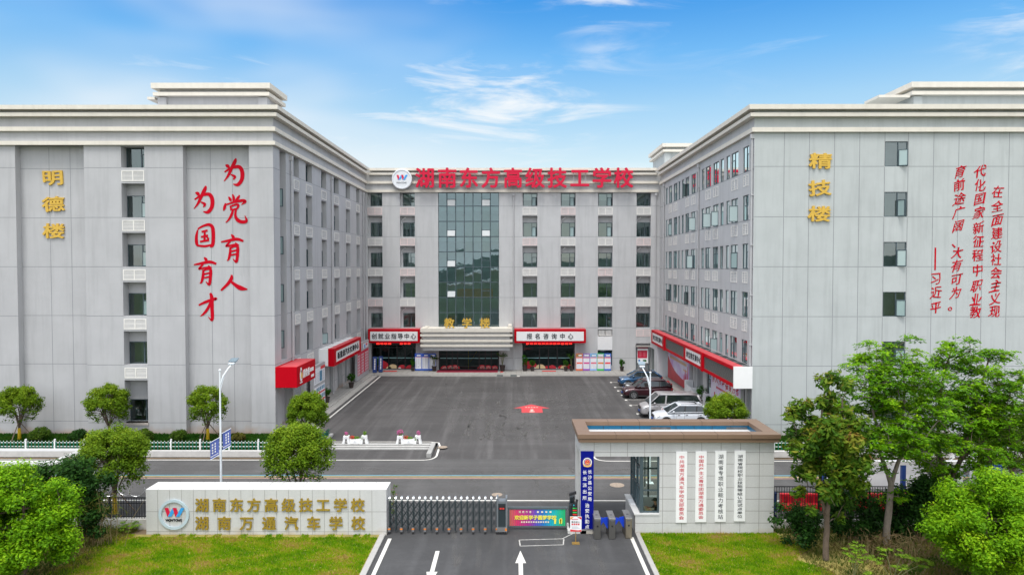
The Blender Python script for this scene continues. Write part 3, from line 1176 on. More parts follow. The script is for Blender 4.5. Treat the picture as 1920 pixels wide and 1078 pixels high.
# ------------------------------------------------------------------ central block
CB = thing('school_building', 'grey central school block with a tall glass curtain wall behind the asphalt courtyard', 'building', (0.0, 86.0, 0))
F = FS(YB)
cols = [(-17.25, -15.5), (-13.42, -11.65), (1.05, 2.8), (5.55, 7.3), (9.97, 11.7), (14.5, 16.2)]
CW0, CW1 = -8.9, -1.72
wc = MB()
holes = []
for ci, (a, c) in enumerate(cols):
    for zs in SILL:
        if ci == 0:
            holes.append((a, c, zs, min(zs + 2.47, 21.30), 0.62, False))
        else:
            holes.append((a, c, zs, min(zs + 2.47, 21.30), 0.62, False))
holes.append((CW0, CW1, ZP, 21.42, 0.25, False))
holes.append((-16.9, -11.6, ZP, 3.62, 0.45, False))
holes.append((1.05, 7.25, ZP, 3.62, 0.45, False))
holes.append((9.97, 11.7, 0.9, 4.45, 0.30, False))
holes.append((14.5, 16.2, ZP, 3.55, 0.55, True))
facade(wc, F, XL, XR, 0.0, 21.5, holes)
wc.face([F(XL, 0, 21.5), F(XR, 0, 21.5), F(XR, 0, TOPZ), F(XL, 0, TOPZ)])
for (a, c) in cols:
    for zs in SILL:
        top = min(zs + 2.47, 21.30)
        zt = min(zs + 1.70, top - 0.002)
        wc.face([F(a, 0.62, zt), F(c, 0.62, zt), F(c, 0.62, top), F(a, 0.62, top)])
        e_ = 0.28 if a < -10 else 0.1
        wc.face([F(a, 0.615, zs), F(a + e_ + 0.01, 0.615, zs), F(a + e_ + 0.01, 0.615, zt), F(a, 0.615, zt)])
wc.face([(XL, YB, 23.4), (XR, YB, 23.4), (XR, 96, 23.4), (XL, 96, 23.4)])
wc.face([(XL, 96, 0), (XR, 96, 0), (XR, 96, TOPZ), (XL, 96, TOPZ)])
wc.build('wall', M_wallc, CB)
for (z0, z1, p) in BANDS4:
    m_ = MB()
    m_.box(XL + p, XR - p, YB - p, YB + 0.2, z0, z1)
    m_.build('cornice', M_cream, CB)
rects = []
piers = [(-15.5, -13.42), (-11.65, CW0), (CW1, 1.05), (2.8, 5.55), (7.3, 9.97), (11.7, 14.5), (16.2, XR)]
for z in SILL:
    for (a, c) in piers:
        rects.append((a, c, z - JW / 2, z + JW / 2, 0))
for (a, c) in ((-11.6, CW0), (CW1, 1.05), (11.75, 14.5)):
    rects.append((a, c, 1.78, 1.82, 0))
joints(CB, rects, F).build('wall_joint', M_joint, CB)
BL = [[0.55, 1.0, 0.4, 0.25, 0.3], [0.3, 0.45, 0.45, 0.55, 0.2], [0.5, 0.0, 0.0, 0.0, 0.35], [0.5, 0.0, 0.3, 0.2, 0.35], [0.5, 0.0, 0.0, 0.3, 1.0], [0.0, 0.3, 0.95, 0.0, 1.0]]
for ci, (a, c) in enumerate(cols):
    for k, zs in enumerate(SILL):
        aj = -0.55 if (ci >= 2 and k in (0, 1) and ci != 5) else None
        window(CB, F, a + 0.28 if ci < 2 else a + 0.1, c - 0.02, zs + 0.01, min(zs + 1.70, 21.29), 0.56, 0.62, blind=BL[ci][k], room=0.55, ajar=aj)
        louvre(CB, F, a + 0.02, c - 0.02, zs - 1.02, zs - 0.2, n=6, m=M_louvp if (ci + k) % 3 == 0 or ci == 1 and k < 2 else M_louv)
        if k > 0 and ci in (1, 3, 5) and zs + 2.2 < 21:
            q_ = MB()
            q_.tube([F(a + 0.10, 0.50, zs + 1.55), F(a + 0.14, 0.40, zs + 1.95), F(a + 0.55, 0.40, zs + 2.28)], 0.028, 6)
            fbox(q_, F, a + 0.50, a + 0.60, 0.35, 0.60, zs + 2.23, zs + 2.33)
            q_.build('conduit', M_white, CB)
# curtain wall: seven bays, mullions, vents; floors and railings of the hall behind it
cwf = MB()
nb = 7
bw = (CW1 - CW0) / nb
zl = [3.1] + [5.4 + 1.795 * k for k in range(9)] + [21.40]
for k in range(nb + 1):
    u = CW0 + bw * k
    fbox(cwf, F, max(CW0, u - 0.055), min(CW1, u + 0.055), 0.08, 0.22, 3.1, 21.4)
for z in zl[1:-1]:
    for k in range(nb):
        fbox(cwf, F, CW0 + bw * k + 0.055, CW0 + bw * (k + 1) - 0.055, 0.09, 0.21, z - 0.05, z + 0.05)
fbox(cwf, F, CW0 + 0.055, CW1 - 0.055, 0.09, 0.21, 21.28, 21.4)
for k in range(nb):
    if k in (1, 5):
        for z in SILL[:4]:
            fbox(cwf, F, CW0 + bw * k + 0.055, CW0 + bw * (k + 1) - 0.055, 0.095, 0.205, z + 0.76, z + 0.84)
cwl = cwf.build('curtain_wall', M_frame, CB)
g = MB()
for k in range(nb):
    for q in range(len(zl) - 1):
        e1, e2 = WIN_RND.uniform(-0.010, 0.010), WIN_RND.uniform(-0.014, 0.014)
        ua, ub, za, zb = CW0 + bw * k, CW0 + bw * (k + 1), zl[q], zl[q + 1]
        g.face([F(ua, 0.15 + e1, za), F(ub, 0.15 - e1, za), F(ub, 0.15 - e1 + e2, zb), F(ua, 0.15 + e1 + e2, zb)])
g.build('pane', M_cwglass, cwl)
for k, zz in ((1, 1), (5, 1), (1, 2), (1, 3), (1, 0), (5, 0)):
    v = MB()
    z = SILL[zz]
    u = CW0 + bw * k
    if zz == 0:
        fbox(v, F, u + 0.07, u + bw - 0.07, 0.10, 0.13, z + 0.06, z + 0.75)
    else:
        v.extrude([F(u + 0.07, 0.05, z + 0.74), F(u + 0.07, 0.02, z + 0.74), F(u + 0.07, -0.18, z + 0.08), F(u + 0.07, -0.15, z + 0.08)], (bw - 0.14, 0, 0))
    v.build('vent_sash', mat('vent_glass', (0.50, 0.52, 0.52), 0.15, var=0.05, spec=0.8), cwl)
hl = MB()
hl.box(CW0 - 1, CW1 + 1, YB + 5.5, YB + 5.6, 0.4, 22, 0)
hl.box(CW0 - 1.0, CW0 - 0.9, YB + 0.3, YB + 5.5, 0.4, 22, 0)
hl.box(CW1 + 0.9, CW1 + 1.0, YB + 0.3, YB + 5.5, 0.4, 22, 0)
for z in SILL:
    hl.box(CW0 - 0.9, CW1 + 0.9, YB + 0.7, YB + 5.5, z - 0.5, z - 0.05, 0)
hl.build('hall', mat('hall_wall', (0.66, 0.69, 0.65), 0.9, var=0.1), CB)
rl = MB()
for z in SILL[:4]:
    z0 = z - 1.55
    rl.box(CW0 - 0.2, CW1 + 0.2, YB + 0.60, YB + 0.65, z0 + 1.30, z0 + 1.36)
    rl.box(CW0 - 0.2, CW1 + 0.2, YB + 0.60, YB + 0.65, z0 - 0.03, z0 + 0.03)
    n = 44
    for k in range(n):
        u = CW0 + (CW1 - CW0) * (k + 0.5) / n
        rl.box(u - 0.018, u + 0.018, YB + 0.61, YB + 0.64, z0 + 0.03, z0 + 1.30)
rl.build('hall_railing', mat('pale_railing', (0.66, 0.67, 0.64), 0.5), CB)
ob = MB()
ob.box(-6.75, -2.45, YB + 0.70, YB + 0.76, 8.75, 10.0)
ob.build('notice_panel', mat('orange_board', (0.62, 0.22, 0.05), 0.7, var=0.2, scale=2), CB)
for u, z0, z1 in ((0.0, 0.4, 21.0), (16.75, 0.4, 21.0)):
    downpipe(CB, F, u, z0, z1)

# entrance canopy
cp = MB()
C0, C1, CY = -10.72, -0.12, 79.4
cp.box(C0 + 0.28, C1 - 0.3, CY + 0.3, YB, 2.95, 5.2)
cpo = cp.build('entrance_canopy', M_wallc, CB)
for z0, z1 in ((5.12, 5.52), (4.62, 4.86), (3.98, 4.24), (3.42, 3.66)):
    c_ = MB()
    c_.box(C0, C1, CY, YB - 0.002, z0, z1)
    c_.build('canopy_band', M_cream, cpo)
c_ = MB()
c_.box(C0 + 0.3, C0 + 0.75, CY + 0.5, YB - 0.01, 5.52, 5.62)
c_.box(C1 - 0.5, C1 - 0.1, CY + 0.4, YB - 0.01, 5.52, 5.85)
c_.build('canopy_upstand', M_cream, cpo)


def shopfront(parent, u0, u1, z1, doors, d, clouds, tint=M_shopglass, transom=None):
    fr = MB()
    fbox(fr, F, u0, u1, d, d + 0.08, z1 - 0.1, z1)
    fbox(fr, F, u0, u1, d, d + 0.08, ZP, ZP + 0.1)
    for u in doors:
        fbox(fr, F, u - 0.06, u + 0.06, d - 0.003, d + 0.083, ZP + 0.002, z1 - 0.002)
    if transom:
        fbox(fr, F, u0, u1, d - 0.006, d + 0.086, transom - 0.05, transom + 0.05)
    o = fr.build('shopfront', M_black, parent)
    g_ = MB()
    g_.face([F(u0, d + 0.04, ZP), F(u1, d + 0.04, ZP), F(u1, d + 0.04, z1), F(u0, d + 0.04, z1)])
    g_.build('pane', tint, o)
    st = MB()
    fbox(st, F, u0 + 0.02, u1 - 0.02, d + 0.030, d + 0.036, 1.72, 1.80)
    st.build('glass_stripe', mat('frosted_stripe', (0.25, 0.48, 0.50), 0.6), o)
    for (uc, r, mi) in clouds:
        cl_ = MB()
        pts = []
        for k in range(13):
            t = pi * k / 12
            pts.append(F(uc + r * 1.2 * cos(t), d + 0.024 - 0.003 * mi, ZP + 0.1 + r * 1.02 * sin(t)))
        cl_.extrude(pts, Vector(F(0, -0.004, 0)) - Vector(F(0, 0, 0)))
        cl_.build('cloud_decal', [mat('red_decal', (0.52, 0.02, 0.035), 0.5), mat('cream_decal', (0.72, 0.55, 0.30), 0.5), mat('white_decal', (0.75, 0.72, 0.68), 0.5)][mi], o)
    bk = MB()
    bk.box(u0 - 0.3, u1 + 0.3, YB + d + 4.0, YB + d + 4.1, 0.2, z1 + 0.4)
    bk.box(u0 - 0.3, u1 + 0.3, YB + d + 0.3, YB + d + 4.0, 0.2, 0.4)
    bk.box(u0 - 0.3, u1 + 0.3, YB + d + 0.3, YB + d + 4.0, z1 + 0.3, z1 + 0.4)
    bk.build('shop_room', mat('shop_interior', (0.10, 0.115, 0.11), 0.9, var=0.4, scale=0.8), o)
    return o


shopfront(CB, -16.9, -11.6, 3.62, [-16.84, -15.9, -14.9, -13.9, -12.95, -12.1, -11.66], 0.40,
          [(-15.9, 0.95, 0), (-16.5, 0.45, 1), (-14.4, 0.5, 1), (-13.3, 0.42, 0), (-12.4, 0.40, 0), (-14.9, 0.25, 1), (-13.6, 0.14, 2), (-12.1, 0.12, 2)], transom=3.0)
sf = shopfront(CB, CW0 + 0.02, CW1 - 0.02, 3.1, [CW0 + 0.1, CW0 + 0.95, CW0 + 1.6, CW0 + 2.25, -4.1, -3.35, -2.65, CW1 - 0.1], 0.12,
               [(-8.25, 0.36, 0), (-7.55, 0.42, 0), (-6.95, 0.46, 0), (-3.75, 0.46, 0), (-3.05, 0.42, 0), (-2.25, 0.38, 0)], transom=2.2)
shopfront(CB, 1.05, 7.25, 3.62, [1.12, 3.1, 4.15, 5.2, 7.18], 0.40,
          [(1.9, 0.85, 0), (3.2, 0.5, 1), (2.4, 0.2, 2), (3.95, 0.3, 0), (4.6, 0.4, 0), (5.7, 0.36, 0), (6.5, 0.5, 0), (5.2, 0.12, 2), (6.0, 0.35, 1)], transom=3.0)
# swirl outlines on the red entrance decals
sw = MB()
for (uc, r) in ((-8.25, 0.36), (-7.55, 0.42), (-6.95, 0.46), (-3.75, 0.46), (-3.05, 0.42), (-2.25, 0.38)):
    for q in (0.62, 0.34):
        sw.tube([F(uc + 0.05 + r * q * cos(t), 0.09, ZP + 0.12 + r * q * sin(t)) for t in [pi * k / 9 for k in range(10)]], 0.022, 4)
sw.build('swirl_decal', mat('pale_decal_line', (0.72, 0.55, 0.48), 0.5), sf)
dr = MB()
dr.box(-5.42, -5.36, YB + 0.5, YB + 0.56, 0.4, 3.1)
dr.extrude([(-5.2, YB + 0.6, 1.25), (-4.5, YB + 1.9, 2.3), (-4.5, YB + 1.9, 2.36), (-5.2, YB + 0.6, 1.31)], (0.05, 0, 0))
dr.build('brass_handrail', mat('yellow_brass', (0.55, 0.33, 0.03), 0.4, 0.5), sf)
# white louvred panel, dark window below it, white cabinet
lv = MB()
fbox(lv, F, 9.97, 11.7, -0.03, 0.25, 2.75, 4.45)
for k in range(12):
    fbox(lv, F, 10.0, 11.67, -0.05, -0.03, 2.80 + 0.135 * k, 2.89 + 0.135 * k)
lv.build('louvred_panel', M_white, CB)
window(CB, F, 9.99, 11.68, 0.91, 2.74, 0.24, 0.5, room=2.0)
louvre(CB, F, 9.99, 11.68, 4.5, 5.2, n=5)
# ------------------------------------------------------------------ right wing
RW = thing('school_building', 'pale greenish grey school wing with small flush windows, its long red canopy facing the courtyard', 'building', (30.0, 66.0, 0))
F = FS(YR)
XO = 62.0
wr = MB()
fh = []
for zs in SILL:
    fh.append((26.62, 28.26, zs - 0.0, zs + 1.78, 0.10, False))
fh.append((26.62, 28.26, 1.15, 2.9, 0.10, False))
facade(wr, F, XR, XO, 0.0, TOPZ - 0.1, fh)
wr.face([(XR, YR, 23.35), (XO, YR, 23.35), (XO, 96, 23.35), (XR, 96, 23.35)])
wr.face([(XR, 96, 0), (XO, 96, 0), (XO, 96, TOPZ), (XR, 96, TOPZ)])
wr.face([(XO, YR, 0), (XO, 96, 0), (XO, 96, TOPZ), (XO, YR, TOPZ)])
wr.build('wall', M_wallr, RW)
ws = MB()
W_ = FW(XR)
wins = [(50.35, 50.78, 0), (51.1, 52.4, 1), (53.5, 55.2, 1), (55.6, 56.5, 0), (57.2, 58.1, 0), (58.6, 60.2, 1), (60.9, 62.6, 1), (63.0, 63.9, 0),
        (64.95, 65.6, 0), (66.0, 67.6, 1), (68.4, 69.9, 1), (70.5, 71.4, 0), (72.1, 72.9, 0), (73.3, 75.0, 1), (75.8, 77.3, 1), (77.9, 78.8, 0)]
sh = []
for (a, c, big) in wins:
    for zs in SILL:
        sh.append((a, c, zs - 0.15, zs + 1.72, 0.12, False))
gr = [(50.2, 51.3, 3.9), (51.5, 59.4, 3.9), (59.7, 61.8, 3.9), (63.0, 66.0, 3.9), (66.6, 76.2, 3.9), (77.2, 79.2, 3.6)]
for (a, c, zt) in gr:
    sh.append((a, c, ZP, zt, 0.35, True))
facade(ws, W_, YR, YB, 0.0, TOPZ - 0.1, sh)
ws.build('side_wall', M_wallc, RW)
for (z0, z1, p) in BANDS3:
    m_ = MB()
    m_.prism([(XO, YR - p), (XR - p, YR - p), (XR - p, YB - 0.56), (XR + 0.25, YB - 0.56), (XR + 0.25, YR + 0.25), (XO, YR + 0.25)], z0, z1)
    m_.build('cornice', M_cream, RW)
j = MB()
vx = [19.4, 21.2, 23.0, 24.8, 26.6, 28.28, 30.1, 31.9, 33.7, 35.5, 37.3, 39.1, 40.9]
for z in SILL + [1.15]:
    for (a, c) in ((XR, 26.58), (28.3, 60.0)):
        fbox(j, F, a, c, -0.003, 0.01, z - JW / 2, z + JW / 2)
for u in vx:
    for (a, c) in ((0.4, 1.12), (1.18, 5.37), (5.43, 8.95), (9.01, 12.54), (12.6, 16.12), (16.18, 19.72), (19.78, 22.18)):
        fbox(j, F, u - 0.02, u + 0.02, -0.003, 0.01, a, c)
for k, z in enumerate(SILL):
    e_ = [YR] + sum([[a, c] for (a, c, q) in wins], []) + [YB]
    fbox(j, W_, YR, YB, -0.003, 0.01, z - 0.20, z - 0.155)
j.build('wall_joint', M_joint, RW)
for k, zs in enumerate(SILL + [1.16]):
    z1 = zs + 1.77 if k < 5 else 2.89
    window(RW, F, 26.63, 28.25, zs + 0.005, z1, 0.06, 0.58, room=1.6, ajar=(-0.5 if k != 1 else -1.2) if k < 5 else None, blind=0.0)
rr = random.Random(8)
for (a, c, big) in wins:
    for k, zs in enumerate(SILL):
        aj = None
        if big and rr.random() < 0.32:
            aj = rr.choice((-0.5, -0.9, 0.7))
        if (k == 1 and big and a in (53.5, 60.9, 66.0)):
            aj = -1.3
        bl = rr.choice((0, 0, 0, 0.35, 0.5, 0.95)) if k > 0 else rr.choice((0, 0, 0.4))
        window(RW, W_, a + 0.01, c - 0.01, zs - 0.14, zs + 1.71, 0.05, 0.55 if big else 0, blind=bl, room=1.5, ajar=aj, flip=rr.random() < 0.5)
    if big:
        for k, zs in enumerate(SILL[:-1]):
            louvre(RW, W_, a + 0.08, c - 0.08, zs - 1.22, zs - 0.38, d=-0.02, n=6)
for u in (64.55, 79.4):
    downpipe(RW, W_, u, 0.4, 21.8)
downpipe(RW, W_, 50.12, 5.4, 21.8)
roof_house(RW, 31.3, 52.0, 55.0, 60.0, 27.1, slab=(28.9, 31.35, 55.3, 57.6, 25.95, 26.15))
roof_house(RW, 17.4, 24.5, 81.6, 90.0, 27.05)
# ground-floor infill of the right wing
for (a, c, zt) in gr:
    if a in (50.2, 63.0):
        s_ = MB()
        n = 22
        for k in range(n):
            z = ZP + (zt - ZP - 0.02) * k / n
            hh = (zt - ZP - 0.02) / n
            s_.extrude([W_(a + 0.01, 0.2, z), W_(a + 0.01, 0.15, z + 0.03), W_(a + 0.01, 0.15, z + hh - 0.03), W_(a + 0.01, 0.2, z + hh)], Vector(W_(c - 0.01, 0, 0)) - Vector(W_(a + 0.01, 0, 0)))
        s_.build('roller_shutter', M_shutter, RW)
d_ = MB()
for u in (59.75, 60.7, 61.75):
    fbox(d_, W_, u - 0.05, u + 0.05, 0.1, 0.18, ZP, 3.9)
fbox(d_, W_, 59.8, 61.7, 0.105, 0.175, 2.6, 2.7)
do = d_.build('glass_door', M_black, RW)
d_ = MB()
d_.face([W_(59.7, 0.14, ZP), W_(61.8, 0.14, ZP), W_(61.8, 0.14, 3.9), W_(59.7, 0.14, 3.9)])
d_.build('pane', M_shopglass, do)
d_ = MB()
fbox(d_, W_, 60.2, 60.55, 0.08, 0.095, 1.7, 2.0)
d_.build('door_sticker', mat('blue_sticker', (0.05, 0.25, 0.65), 0.5), do)

# ------------------------------------------------------------------ signs round the courtyard
M_panel = mat('white_sign_panel', (0.74, 0.74, 0.74), 0.45, var=0.02)
M_ink = mat('black_letter', (0.012, 0.014, 0.02), 0.5)


def box_sign_S(name, label, u0, u1, z0, z1, y, text, tu0, tu1, tw, group):
    t = thing(name, label, 'sign', ((u0 + u1) / 2, YB - 0.7, z0), group)
    Fz = FS(y)
    c_ = MB()
    c_.box(u0, u1, y, YB - 0.004, z0, z1)
    c_.build('sign_box', M_red, t, bevel=0.02)
    c_ = MB()
    fbox(c_, Fz, u0 + 0.26, u1 - 0.26, -0.02, 0.02, z0 + 0.26, z1 - 0.26)
    c_.build('face_panel', M_panel, t)
    c_ = MB()
    line_text(c_, text, Fz, 1, tu0, tu1, (z0 + z1) / 2, tw, tw * 1.05, 0.025, 0.03, bold=0.012)
    c_.build('lettering', M_ink, t)
    c_ = MB()
    c_.box(u0 + 0.02, u1 - 0.02, y + 0.05, YB - 0.01, z1 + 0.002, z1 + 0.03)
    c_.build('top_sheet', M_redtop, t)
    return t


SG = 'red framed name signs over the shopfronts'
box_sign_S('shop_sign', 'red framed white sign reading 创就业指导中心 over the glass doors', -17.0, -10.95, 3.72, 5.32, 80.7, '创就业指导中心', -16.25, -11.7, 0.66, SG)
box_sign_S('shop_sign', 'red framed white sign reading 报名咨询中心 over the dark shop window', 0.08, 8.45, 3.72, 5.32, 80.7, '报名咨询中心', 1.85, 6.65, 0.66, SG)
# LED strips under both signs
for (u0, u1, lab) in ((-16.2, -11.9, 'glowing red LED message strip under the 创就业指导中心 sign'), (1.5, 6.9, 'glowing red LED message strip under the 报名咨询中心 sign')):
    t = thing('led_strip', lab, 'display', ((u0 + u1) / 2, YB, 3.4), 'LED message strips')
    c_ = MB()
    c_.box(u0 - 0.5, u1 + 0.3, YB - 0.25, YB - 0.01, 3.36, 3.715)
    c_.build('led_case', M_black, t)
    c_ = MB()
    rr = random.Random(int(u1 * 10))
    x = u0
    while x < u1 - 0.3:
        if not (-14.7 < x < -13.6):
            for q in range(3):
                c_.box(x + 0.11 * q, x + 0.11 * q + rr.uniform(0.06, 0.1), YB - 0.262, YB - 0.252, 3.42 + rr.uniform(0, 0.06), 3.62 + rr.uniform(0, 0.08))
            c_.box(x, x + 0.36, YB - 0.263, YB - 0.253, 3.5, 3.55)
        x += 0.46
    c_.build('led_text', mat('led_red', (1.0, 0.03, 0.02), 0.5, var=0, emit=1.2), t)

# long red canopy on the right wing
t = thing('canopy_sign', 'long red canopy sign with dark louvres and white 奔宝奥实训中心 panels along the wing', 'sign', (16.6, 64.0, 3.85))
XS = 15.9
Wc = FW(XS)
z0, z1 = 3.85, 5.35
c_ = MB()
c_.box(XS + 0.14, XR - 0.004, 50.0 - 0.002, 79.9, z0 + 0.02, z1 - 0.02)
c_.build('canopy_core', mat('dark_canopy_back', (0.035, 0.035, 0.036), 0.8), t)
segs = [(50.0, 57.9, 'l'), (58.4, 64.1, 't'), (64.7, 72.6, 'l'), (73.4, 79.4, 't')]
c_ = MB()
fbox(c_, Wc, 50.0, 79.9, 0.0, 0.5, z1 - 0.24, z1)
fbox(c_, Wc, 50.0, 79.9, 0.0, 0.5, z0, z0 + 0.24)
for (a, c) in ((57.9, 58.4), (64.1, 64.7), (72.6, 73.4), (79.4, 79.9)):
    fbox(c_, Wc, a, c, 0.0, 0.5, z0 + 0.24, z1 - 0.24)
for (a, c) in ((57.9, 58.4), (72.6, 73.4)):
    fbox(c_, Wc, a, c, -0.12, 0.0, z0 - 0.03, z1 + 0.03)
c_.build('red_frame', M_red, t)
c_ = MB()
fbox(c_, Wc, 50.0, 79.9, 0.05, 0.75, z1 + 0.001, z1 + 0.02)
c_.build('top_sheet', M_redtop, t)
c_ = MB()
for (a, c, k) in segs:
    if k == 'l':
        c_ = MB()
        for q in range(11):
            z = z0 + 0.26 + (z1 - z0 - 0.52) * q / 11
            fbox(c_, Wc, a, c, 0.05, 0.11, z, z + 0.032)
        c_.build('louvre_slats', mat('canopy_slat', (0.24, 0.235, 0.225), 0.5, 0.3), t)
for (a, c, k) in segs:
    if k == 't':
        c_ = MB()
        fbox(c_, Wc, a + 0.02, c - 0.02, 0.03, 0.08, z0 + 0.25, z1 - 0.25)
        c_.build('face_panel', M_panel, t)
c_ = MB()
line_text(c_, '奔宝奥实训中心', Wc, -1, 63.45, 59.05, 4.6, 0.66, 0.62, -0.026, 0.02, bold=0.02)
c_.build('lettering', M_ink, t)
c_ = MB()
line_text(c_, '奔宝奥实训中心', Wc, -1, 78.75, 74.05, 4.6, 0.68, 0.62, -0.026, 0.02, bold=0.02)
c_.build('lettering', M_ink, t)
c_ = MB()
c_.box(XS - 0.015, XR - 0.01, 49.86, 49.996, z0 - 0.06, z1 + 0.02)
c_.build('end_panel', M_white, t)
c_ = MB()
for k in range(16):
    y = 50.6 + k * 1.9
    c_.box(XR - 0.05, XR - 0.01, y, y + 0.04, z1 - 0.02, z1 + 0.38)
    c_.box(XS + 0.8, XR - 0.05, y, y + 0.03, z1 + 0.005, z1 + 0.03)
c_.box(XS + 0.82, XS + 0.85, 50.6, 79.4, z1 + 0.26, z1 + 0.29)
c_.box(XS + 1.25, XS + 1.28, 50.6, 79.4, z1 + 0.05, z1 + 0.08)
c_.build('steel_bracing', M_pipe, t)

# two boxed signs on the left wing
t = thing('shop_sign', 'plain red boxed sign with a small white emblem at the corner of the left wing', 'sign', (-16.6, 52.8, 3.72))
XA = -15.85
Ea = FE(XA)
c_ = MB()
c_.box(XL + 0.004, XA, YL - 0.02, 55.2, 3.72, 5.24)
c_.build('sign_box', M_red, t, bevel=0.02)
c_ = MB()
c_.box(XL + 0.3, XA - 0.03, YL + 0.05, 55.15, 5.242, 5.26)
c_.build('top_sheet', M_redtop, t)
c_ = MB()
line_text(c_, '金香', Ea, 1, 52.75, 53.3, 4.52, 0.56, 0.62, 0.004, 0.03, bold=0.03)
put_glyph(c_, '顺', Ea, 1, 52.2, 4.52, 0.56, 0.66, 0.004, 0.03, bold=0.03)
for k in range(5):
    fbox(c_, Ea, 53.68 + 0.2 * k, 53.83 + 0.2 * k, -0.03, -0.004, 4.42, 4.7)
for k in range(3):
    fbox(c_, Ea, 54.0 + 0.26 * k, 54.2 + 0.26 * k, -0.03, -0.004, 3.95, 4.15)
c_.build('lettering', mat('white_letter', (0.78, 0.75, 0.74), 0.5), t)
c_ = MB()
for (uc, zc, r, rz_, mi) in ((51.45, 4.46, 0.30, 0.42, 0), (51.45, 4.88, 0.16, 0.2, 0), (51.55, 4.48, 0.15, 0.25, 1)):
    pts = [Ea(uc + r * cos(k * pi / 10), -0.004 - 0.01 * mi, zc + rz_ * sin(k * pi / 10)) for k in range(20)]
    c_.extrude(pts, Vector(Ea(0, -0.02, 0)) - Vector(Ea(0, 0, 0)), mi)
fbox(c_, Ea, 51.15, 51.8, -0.02, -0.004, 3.92, 4.0, 0)
c_.build('emblem', [mat('white_letter', (0.78, 0.75, 0.74), 0.5), mat('yellow_emblem', (0.75, 0.45, 0.08), 0.5)], t)

t = thing('shop_sign', 'red framed sign reading 新能源汽车实训中心 with a plain white end, on the left wing', 'sign', (-16.7, 67, 3.7))
XA = -16.05
Ea = FE(XA)
c_ = MB()
c_.box(XL + 0.004, XA - 0.55, 61.8, 72.7, 3.72, 5.2)
c_.build('sign_box', M_white, t)
c_ = MB()
c_.box(XA - 0.545, XA, 61.78, 72.7, 4.97, 5.24)
c_.box(XA - 0.545, XA, 61.78, 72.7, 3.68, 3.95)
c_.box(XA - 0.545, XA, 61.78, 62.5, 3.95, 4.97)
c_.box(XA - 0.545, XA, 72.1, 72.7, 3.95, 4.97)
c_.build('red_frame', M_red, t)
c_ = MB()
c_.box(XA - 0.1, XA - 0.04, 62.5, 72.1, 3.95, 4.97)
c_.build('face_panel', M_panel, t)
c_ = MB()
line_text(c_, '新能源汽车实训中心', Ea, 1, 63.5, 71.2, 4.46, 0.86, 0.66, -0.036, 0.03, bold=0.02)
c_.build('lettering', M_ink, t)
c_ = MB()
c_.box(XA - 0.545, XA - 0.02, 61.85, 72.65, 5.242, 5.26)
c_.build('top_sheet', M_redtop, t)
c_ = MB()
for k in range(6):
    y = 62.4 + 2.0 * k
    c_.box(XL + 0.02, XL + 0.06, y, y + 0.04, 5.2, 5.75)
    c_.box(XL + 0.06, XA - 0.55, y, y + 0.03, 5.205, 5.24)
c_.box(XL + 0.3, XL + 0.33, 62.4, 72.5, 5.45, 5.48)
c_.build('steel_bracing', M_pipe, t)

# rooftop sign and logo
RS = FS(81.2)
t = thing('rooftop_sign', 'ten large red characters 湖南东方高级技工学校 standing along the central parapet', 'sign', (1.5, 81.4, 21.8))
txt = '湖南东方高级技工学校'
ux = [W(660 + x / 3.17, 336, 81.2)[0] for x in (434, 566, 695, 826, 957, 1088, 1219, 1353, 1485, 1613)]
for ch, u in zip(txt, ux):
    c_ = MB()
    put_glyph(c_, ch, RS, 1, u, 22.93, 2.32, 2.42, 0.0, 0.18, bold=0.032)
    c_.build('character', M_redletter, t)
c_ = MB()
for z in (22.1, 23.4):
    c_.box(ux[0] - 1.1, ux[-1] + 1.1, 81.25, 81.3, z, z + 0.05)
for u in ux:
    for q in (-0.7, 0.7):
        c_.box(u + q - 0.025, u + q + 0.025, 81.31, 81.35, 21.9, 23.9)
        c_.box(u + q - 0.02, u + q + 0.02, 81.352, 81.58, 22.5, 22.54)
c_.build('support_frame', M_pipe, t)


def w_mark(mb, F, u, z, s, out, mi=(0, 1, 2), italic=0.12):
    """red, dark red, blue slanted strokes that make a W"""
    def stroke(x0, x1, wtop, mi_, k):
        pts = []
        for (px, pz) in ((x0 - wtop / 2, 0.5), (x0 + wtop / 2, 0.5), (x1 + wtop / 2, -0.5), (x1 - wtop / 2, -0.5)):
            pts.append(F(u + (px + italic * pz) * s, -(out + 0.004 * k), z + pz * s * 0.62))
        mb.extrude(pts, Vector(F(0, -0.02, 0)) - Vector(F(0, 0, 0)), mi_)
    stroke(-0.60, -0.30, 0.26, mi[0], 0)
    stroke(-0.02, -0.26, 0.26, mi[1], 1)
    stroke(-0.02, 0.28, 0.26, mi[0], 2)
    stroke(0.56, 0.32, 0.26, mi[1], 3)


M_lred = mat('logo_red', (0.60, 0.01, 0.05), 0.45)
M_lblue = mat('logo_blue', (0.04, 0.32, 0.72), 0.45)
lu, lz = W(753.4, 336, 81.2)
t = thing('logo_disc', 'round white disc with a red and blue W left of the rooftop characters', 'logo', (lu, 81.4, lz))
c_ = MB()
R_ = 1.18
c_.lathe([(0, -0.30), (R_ * 0.86, -0.30), (R_ * 0.88, -0.36), (R_ * 0.97, -0.34), (R_, -0.26), (R_, 0.0), (0, 0.0)], (lu, 81.5, lz), 48, axis='y')
c_.build('disc', mat('disc_white', (0.66, 0.68, 0.71), 0.4), t, smooth=False)
LF = FS(81.2)
c_ = MB()
w_mark(c_, LF, lu, lz + 0.2, 0.92, 0.004)
c_.build('letter_mark', [M_lred, M_lblue, M_lblue], t)
c_ = MB()
line_text(c_, 'WONTONE', LF, 1, lu - 0.5, lu + 0.5, lz - 0.42, 0.26, 0.26, 0.004, 0.015, bold=0.01)
c_.build('lettering', mat('grey_letter', (0.16, 0.17, 0.19), 0.5), t)

